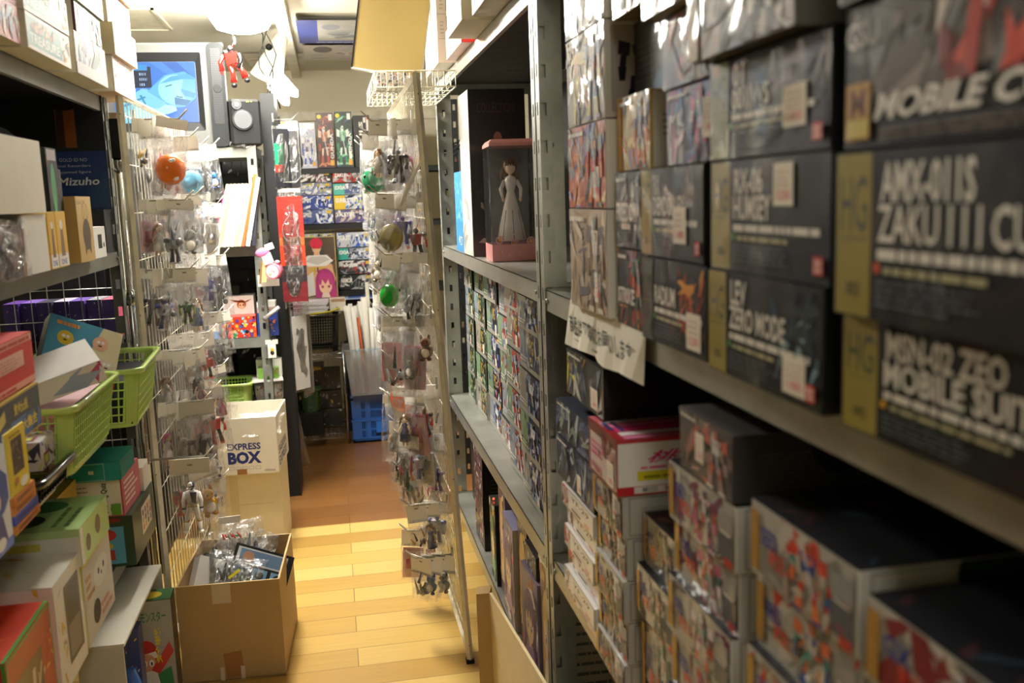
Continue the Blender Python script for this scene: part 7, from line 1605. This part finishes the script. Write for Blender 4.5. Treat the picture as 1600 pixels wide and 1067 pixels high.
for i in range(6): front(-.36 + (i % 2) * .005, -.06 + (i % 3) * .008, 5.93 + (i % 2) * .004, .822 + i * .0125, .834 + i * .0125, .20, ('#f0ecec', '#e8d8e4', '#f4f0f0', '#ece4ea', '#f2eeee', '#e6dce4')[i], 'magazine with white and magenta spine on the black basket, %s of the pile' % ORD[i], front=(lambda F: (F.rect(0, 0, 1, 1, '#efeaec'), F.rect(.05, .2, .5, .8, ('#c83a8a', '#e8a0c8', '#d84a90')[int(F.rng.random() * 3)]))), name='magazine', cat='magazine', group='magazines piled on the black basket')
front(-.04, .06, 5.99, .822, .90, .12, '#e6dccb', 'small open cream carton beside the magazines', front=lambda F: (F.rect(0, 0, 1, 1, '#e6dccb'), F.rect(.1, .75, .95, 1, '#b08a6a')))
for i in range(5):
    z0 = (.0735, .15, .23, .31, .39)[i]
    front(-.40, -.10 - (i % 2) * .03, 6.08, z0, z0 + .075, .2, ('#2a2420', '#3a2c2c', '#2a2a2c', '#3c3028', '#28282a')[i], 'dark game box on the lower chrome shelf, %s' % ORD[i], front=f_flat('SUPER', '#2c2624', ['#a8442c', '#e0b040', '#d8d0c8', '#3a3a3c'], badge=i % 2 == 0), mat=WR, group='dark boxes on the lower chrome shelf')
front(-.38, -.19, 6.0, .466, .545, .2, '#1c1c1e', 'box with a yellow stripe and grey lettering on the chrome shelving', front=lambda F: (F.rect(0, 0, 1, 1, '#26221f'), F.rect(.02, .02, .98, .22, '#d8c020'), F.text('MARIO' if False else 'MACHINE', .08, .4, .7, .75, '#a8a09a', .03)), mat=WR)
for i in range(3): front(-.17 + i * .0, -.0, 6.06, .0735 + i * .12, .19 + i * .12, .2, '#33312e', 'grey print box at the right of the lower chrome shelf, %s' % ORD[i], front=f_collage('#3a3835', P_GRY + ['#c8a040'], 12), mat=WR, group='grey print boxes on the lower chrome shelf')
basket('plastic_basket', 'small dark green basket with black lining on the lower chrome shelf', (-.19, 5.90, .215), 0, .12, .10, .15, '#2f5a2c', taper=.8, pitch=.012)
t = MB(); t.box(-.26, 5.84, .073, -.12, 5.96, .214, '#1e1c1a', 'printed_card'); t.build('dark_carton', label='low dark carton under the small dark green basket', cat='box')
# translucent tub of rolled posters on a blue crate
tb = empty('storage_tub', (.215, 5.90, .315), 'translucent pale blue tub full of rolled posters on the blue crate', 'tub')
b = MB(); b.mat = 'frosted_bin'
def tubring(w, d, z): return [(-w, -d, z), (w, -d, z), (w, d, z), (-w, d, z)]
b.loft([tubring(.155, .11, 0), tubring(.185, .14, .29)], '#fff', None, False); b.poly(tubring(.155, .11, .001), '#fff'); b.build('tub_wall', tb)
b = MB(); b.mat = 'frosted_bin'; b.loft([tubring(.185, .14, .283), tubring(.198, .153, .283), tubring(.198, .153, .296), tubring(.185, .14, .296)], '#fff', None, False); b.build('rim', tb)
rolls = [(-.150, -.06, .55, '#e8e4da', .014), (-.118, -.08, .545, '#e4e0d8', .016), (-.090, -.04, .47, '#e0642c', .010), (-.048, -.09, .60, '#ded9cc', .019), (-.008, -.08, .53, '#e6e2da', .013), (.022, -.07, .53, '#eae6de', .014), (.050, -.06, .53, '#4a5060', .012), (.080, -.09, .525, '#c89aa8', .014), (.108, -.07, .53, '#e2ded4', .013), (.135, -.05, .53, '#e8e4dc', .012), (.158, -.03, .40, '#3a8a7a', .010), (-.02, .03, .68, '#cfc9b8', .012), (-.13, .04, .55, '#dedad0', .014), (-.07, .06, .56, '#e6e2d8', .015), (.06, .05, .55, '#e2ded4', .014), (.12, .06, .56, '#e8e4da', .013), (-.10, .0, .54, '#d8d4ca', .013), (.02, .0, .55, '#e0dcd2', .014), (.09, -.01, .55, '#e4e0d6', .013), (-.16, .0, .54, '#e4e0d6', .012)]
for i, (x, y, h, c, r) in enumerate(rolls):
    t = MB(); lx = x * .86
    t.tube([(lx * .82, y * .8, .003), (x, y, h)], r, c, 'paper', 14); t.tube([(lx * .82 + (x - lx * .82) * .99, y * .998, h * .998), (x, y, h + .0006)], [r * .55, r * .5], '#8d887c', 'paper', 12)
    if c == '#4a5060': [t.tube([(lx * .82 + (x - lx * .82) * q, y * (.8 + .2 * q), .003 + (h - .003) * q), (lx * .82 + (x - lx * .82) * (q + .05), y * (.8 + .2 * q + .01), .003 + (h - .003) * (q + .05))], r + .0004, ('#d8d4cc', '#2a2a30', '#8a9ab0')[j % 3], 'paper', 14, False) for j, q in enumerate([k_ / 12 for k_ in range(12)])]
    kinds = {'#e0642c': 'orange', '#4a5060': 'dark patterned', '#c89aa8': 'pink', '#3a8a7a': 'teal', '#cfc9b8': 'tall beige'}
    t.build('rolled_poster', label='%s rolled poster in the pale blue tub%s' % (kinds.get(c, 'white'), '' if c in kinds else ', %s row, %s from the left' % ('front' if y < -.02 else 'back', ORD[0] if False else ('1st', '2nd', '3rd', '4th', '5th', '6th', '7th', '8th', '9th', '10th', '11th', '12th')[sorted([q[0] for q in rolls if (q[1] < -.02) == (y < -.02)]).index(x)])), cat='rolled poster', group='rolled posters in the pale blue tub', loc=(.215, 5.90, .319))
cr = empty('plastic_crate', (.255, 6.14, 0), 'blue slatted plastic crate on the floor under the tub of posters', 'crate')
b = MB(); b.mat = 'gloss_plastic'; BL = '#1f62b8'
W, D, H = .40, .56, .305
b.box(-W / 2, -D / 2, .0, W / 2, D / 2, .012, BL)
for z0, z1 in ((.0, .025), (.135, .155), (.27, H)): 
    b.box(-W / 2, -D / 2, z0, W / 2, -D / 2 + .012, z1, BL); b.box(-W / 2, D / 2 - .012, z0, W / 2, D / 2, z1, BL); b.box(-W / 2, -D / 2, z0, -W / 2 + .012, D / 2, z1, BL); b.box(W / 2 - .012, -D / 2, z0, W / 2, D / 2, z1, BL)
b.box(-W / 2 - .006, -D / 2 - .006, H - .015, W / 2 + .006, -D / 2, H, BL); b.box(-W / 2 - .006, -D / 2 - .006, .135, W / 2 + .006, -D / 2, .148, BL); b.box(-W / 2 - .006, -D / 2 - .006, .025, W / 2 + .006, -D / 2, .035, BL)
for x in (-W / 2, -.115, .035, W / 2 - .05): b.box(x, -D / 2 + .001, 0, x + (.06 if x == -W / 2 else .03 if x < .1 else .05), -D / 2 + .011, H, BL)
for i in range(30):
    x = -W / 2 + .055 + i * .0112
    b.box(x, -D / 2 + .002, .02, x + .005, -D / 2 + .010, H - .01, BL)
for i in range(40):
    y = -D / 2 + .02 + i * .0135; b.box(-W / 2 + .002, y, .02, -W / 2 + .010, y + .006, H - .01, BL); b.box(W / 2 - .010, y, .02, W / 2 - .002, y + .006, H - .01, BL)
for z in (.075, .20): b.box(-W / 2 + .05, -D / 2, z, W / 2, -D / 2 + .011, z + .012, BL)
b.build('crate_shell', cr)
b = MB(); b.box(-.055, -D / 2 - .003, .045, .045, -D / 2 + .001, .13, '#2a6fc8', 'gloss_plastic'); b.box(-.055, -D / 2 - .0035, .040, .045, -D / 2 - .002, .058, '#0e1a2a', 'plastic'); b.build('label_plate', cr)
t = MB(); t.mat = 'plastic'; t.box(-.012, -.006, 0, .012, .006, .60, '#2a2a2c'); t.build('dark_upright', label='dark narrow upright between the chrome shelving and the blue crate', cat='post', loc=(.045, 6.20, 0))
front(.06, .45, 6.24, .865, .905, .26, '#7a9ad0', 'long blue wrapped sheet pack on the far rack under the kit shelf', front=lambda F: (F.rect(0, 0, 1, 1, '#a8bce0'), F.rect(.05, .2, .55, .8, '#5a7ac0'), F.shards(.3, 0, 1, 1, 8, ['#c8d4ec', '#7a94c8'], .3)), mat=WR)
t = MB(); t.box(.06, 6.44, .0, .5, 6.60, .86, '#3a3834', 'printed_card'); t.build('dark_carton', label='tall dark carton behind the tub of rolled posters', cat='box')
for i in range(9):
    t = MB(); t.tube([(0, -.1, 0), (0, .1, .005)], .012, '#e2ddd2', 'paper', 10); o = t.build('rolled_sheet', label='short white roll lying behind the tub of posters, %s from the left' % (('first', 'second', 'third', 'fourth', 'fifth', 'sixth', 'seventh', 'eighth', 'ninth')[i]), cat='roll', group='short rolls behind the tub of posters', loc=(.08 + i * .045, 6.13 - (i % 2) * .03, .80 + (i % 3) * .012)); o.rotation_euler = (.1, 0, rng.uniform(-.6, .6))

# rack glimpsed at far right
def f_hunter(F): F.rect(0, 0, 1, 1, '#101012'); F.rect(.0, .80, 1, .92, '#7a1e1a'); F.text('ハンター', .1, .82, .9, .90, WH, .01); F.shards(.05, .1, .95, .75, 14, ['#20305a', '#c88a20', '#101018', '#2a3a70'], .5); F.frame(.04, .06, .48, .78, .003, '#c89020'); F.frame(.52, .06, .96, .78, .003, '#c89020')
front(.66, .80, 4.985, 1.46, 1.72, .2, '#141416', 'black box with a red Japanese banner and blue and gold panels seen behind the rack', front=f_hunter, mat='gloss_card')
def f_chibi(F): F.rect(0, 0, 1, 1, '#d8d4cc'); F.rect(0, .60, 1, 1, '#141414'); F.text('87', .05, .68, .25, .82, WH, .01); F.text('カ', .4, .66, .7, .86, WH, .01); F.rect(.05, .12, .7, .60, '#a8281e'); F.ell(.38, .44, .20, .12, '#5a5450', 14); F.ell(.38, .40, .12, .08, '#e8c4a0', 12); F.poly([(.3, .34), (.48, .34), (.52, .14), (.26, .14)], '#1c1c1e'); F.lines(.1, .02, .9, .1, 2, '#888', .4)
front(.645, .80, 4.985, 1.1915, 1.40, .2, '#d8d4cc', 'box printed 87 with a small dark-haired drawn figure on red seen behind the rack', front=f_chibi, mat='gloss_card')
front(.645, .80, 4.985, 1.4005, 1.459, .2, '#b8b6ae', 'pale grey box with fine print between two boxes seen behind the rack', front=f_white('', n=5, code=False))
for i in range(6): front(.66 + (i % 3) * .19, .84 + (i % 3) * .19, 4.99, (.451, .901)[i // 3], (.451, .901)[i // 3] + .24, .25, '#2a2826', 'dark goods box on the %s shelf of the rack behind, %s from the left' % (('lower', 'middle')[i // 3], ('first', 'second', 'third')[i % 3]), front=f_collage('#2c2a28', P_MIX, 12), mat=WR, group='goods boxes in the rack behind the right racks')
c = MB()
for k_ in range(3): c.tube([(.60 + .02 * k_ + .06 * math.sin(q * .9 + k_), 4.90, 1.78 + .02 * math.cos(q * 1.3 + k_) - q * .004 * k_) for q in range(9)] and [(.58 + q * .028, 4.92 - .01 * k_, 1.80 - .05 * k_ - .03 * math.sin(q * .8 + k_)) for q in range(9)], .005, '#141414', 'plastic', 6)
c.tube([(.70, 4.92, 1.70), (.70, 4.984, 1.752)], .005, '#141414', 'plastic', 6); c.build('black_cables', label='tangled black cables in the dark gap behind the right rack', cat='cable')

# ------------------------------------------------------------------ ceiling posters
def cposter(label, x0, x1, y0, y1, art, z=2.385):
    t = MB(); t.mat = 'shrink_wrapped_card'
    n = 8
    for i in range(n):
        a, b_ = y0 + (y1 - y0) * i / n, y0 + (y1 - y0) * (i + 1) / n
        za, zb = z + .006 * math.sin(i * 1.7), z + .006 * math.sin((i + 1) * 1.7)
        t.add([(x0, a, za), (x0, b_, zb), (x1, b_, zb - .004), (x1, a, za - .004)], [(0, 1, 2, 3)], '#b9b6ac')
    F = Face(t, (x0, y1, z - .014), (x1 - x0, 0, 0), (0, -(y1 - y0), 0), rng, 'gloss_card'); art(F)
    t.build('ceiling_poster', label=label, cat='poster', group=None)
def a1(F): F.rect(0, 0, 1, 1, '#a9a69b'); F.rect(0, 0, .22, 1, '#3b4a94'); F.rect(0, 0, 1, .12, '#2a3a98'); F.lines(.2, .03, .95, .09, 1, '#b8c0e0', .6); F.ell(.36, .72, .10, .12, '#8a8d92'); F.ell(.45, .45, .12, .10, '#6f7378'); F.shards(.3, .2, 1, .9, 16, ['#b8b6ac', '#8d8f8a', '#c4c0a8', '#9a9c98'], .5); F.poly([(.4, .3), (.9, .5), (.9, .42), (.42, .22)], '#7c8080')
def a2(F): F.rect(0, 0, 1, 1, '#cfc6bc'); F.ell(.25, .72, .12, .2, '#4a4650'); F.shards(.35, .4, 1, 1, 14, ['#6a4a8a', '#8a6ab0', '#d8c8d8', '#5a3f7a'], .5); F.shards(.3, .1, 1, .6, 18, ['#e8e0dc', '#d86a5a', '#f0e8e4', '#c8a8b0'], .5); F.shards(0, 0, .4, .4, 8, ['#8ab0d0', '#e0d8c8'], .5)
cposter('wrapped ceiling poster, grey with a blue left band, nearer of two', -.11, .36, 4.86, 5.55, a1)
cposter('wrapped ceiling poster, purple, white and red print, farther of two', -.10, .36, 5.62, 6.2, a2)
t = MB(); F = Face(t, (-.46, 6.6, 2.393), (.36, 0, 0), (0, -.55, 0), rng, 'gloss_card'); F.rect(0, 0, 1, 1, '#c8c0b4'); F.shards(0, 0, 1, 1, 20, ['#a89a90', '#e8e0d8', '#8a7a74', '#d8cfc8'], .5); t.build('ceiling_poster', label='wrapped grey and white poster on the ceiling behind the hanging red robot', cat='poster')

for i in range(6):
    z0 = (.596, 1.286, .121)[i // 2]
    if i < 2: continue
    place('R', .56 + .01 * (i % 2), 3.78 + (i % 2) * .23, 3.99 + (i % 2) * .23, z0, z0 + (.50, .42, .36)[i // 2], .25, '#1b1b1d', 'dark upright package at the far end of the middle right rack, %s shelf, %s' % (('middle', 'upper', 'lower')[i // 2], ('nearer', 'farther')[i % 2]), front=f_collage('#202022', ['#2e2e30', '#3c3a3a', '#17171a', '#6a6868'], 10), left=f_panel('#1a1a1c', '#3c3c3e', 5), mat=WR, group='dark packages at the far end of the middle right rack')
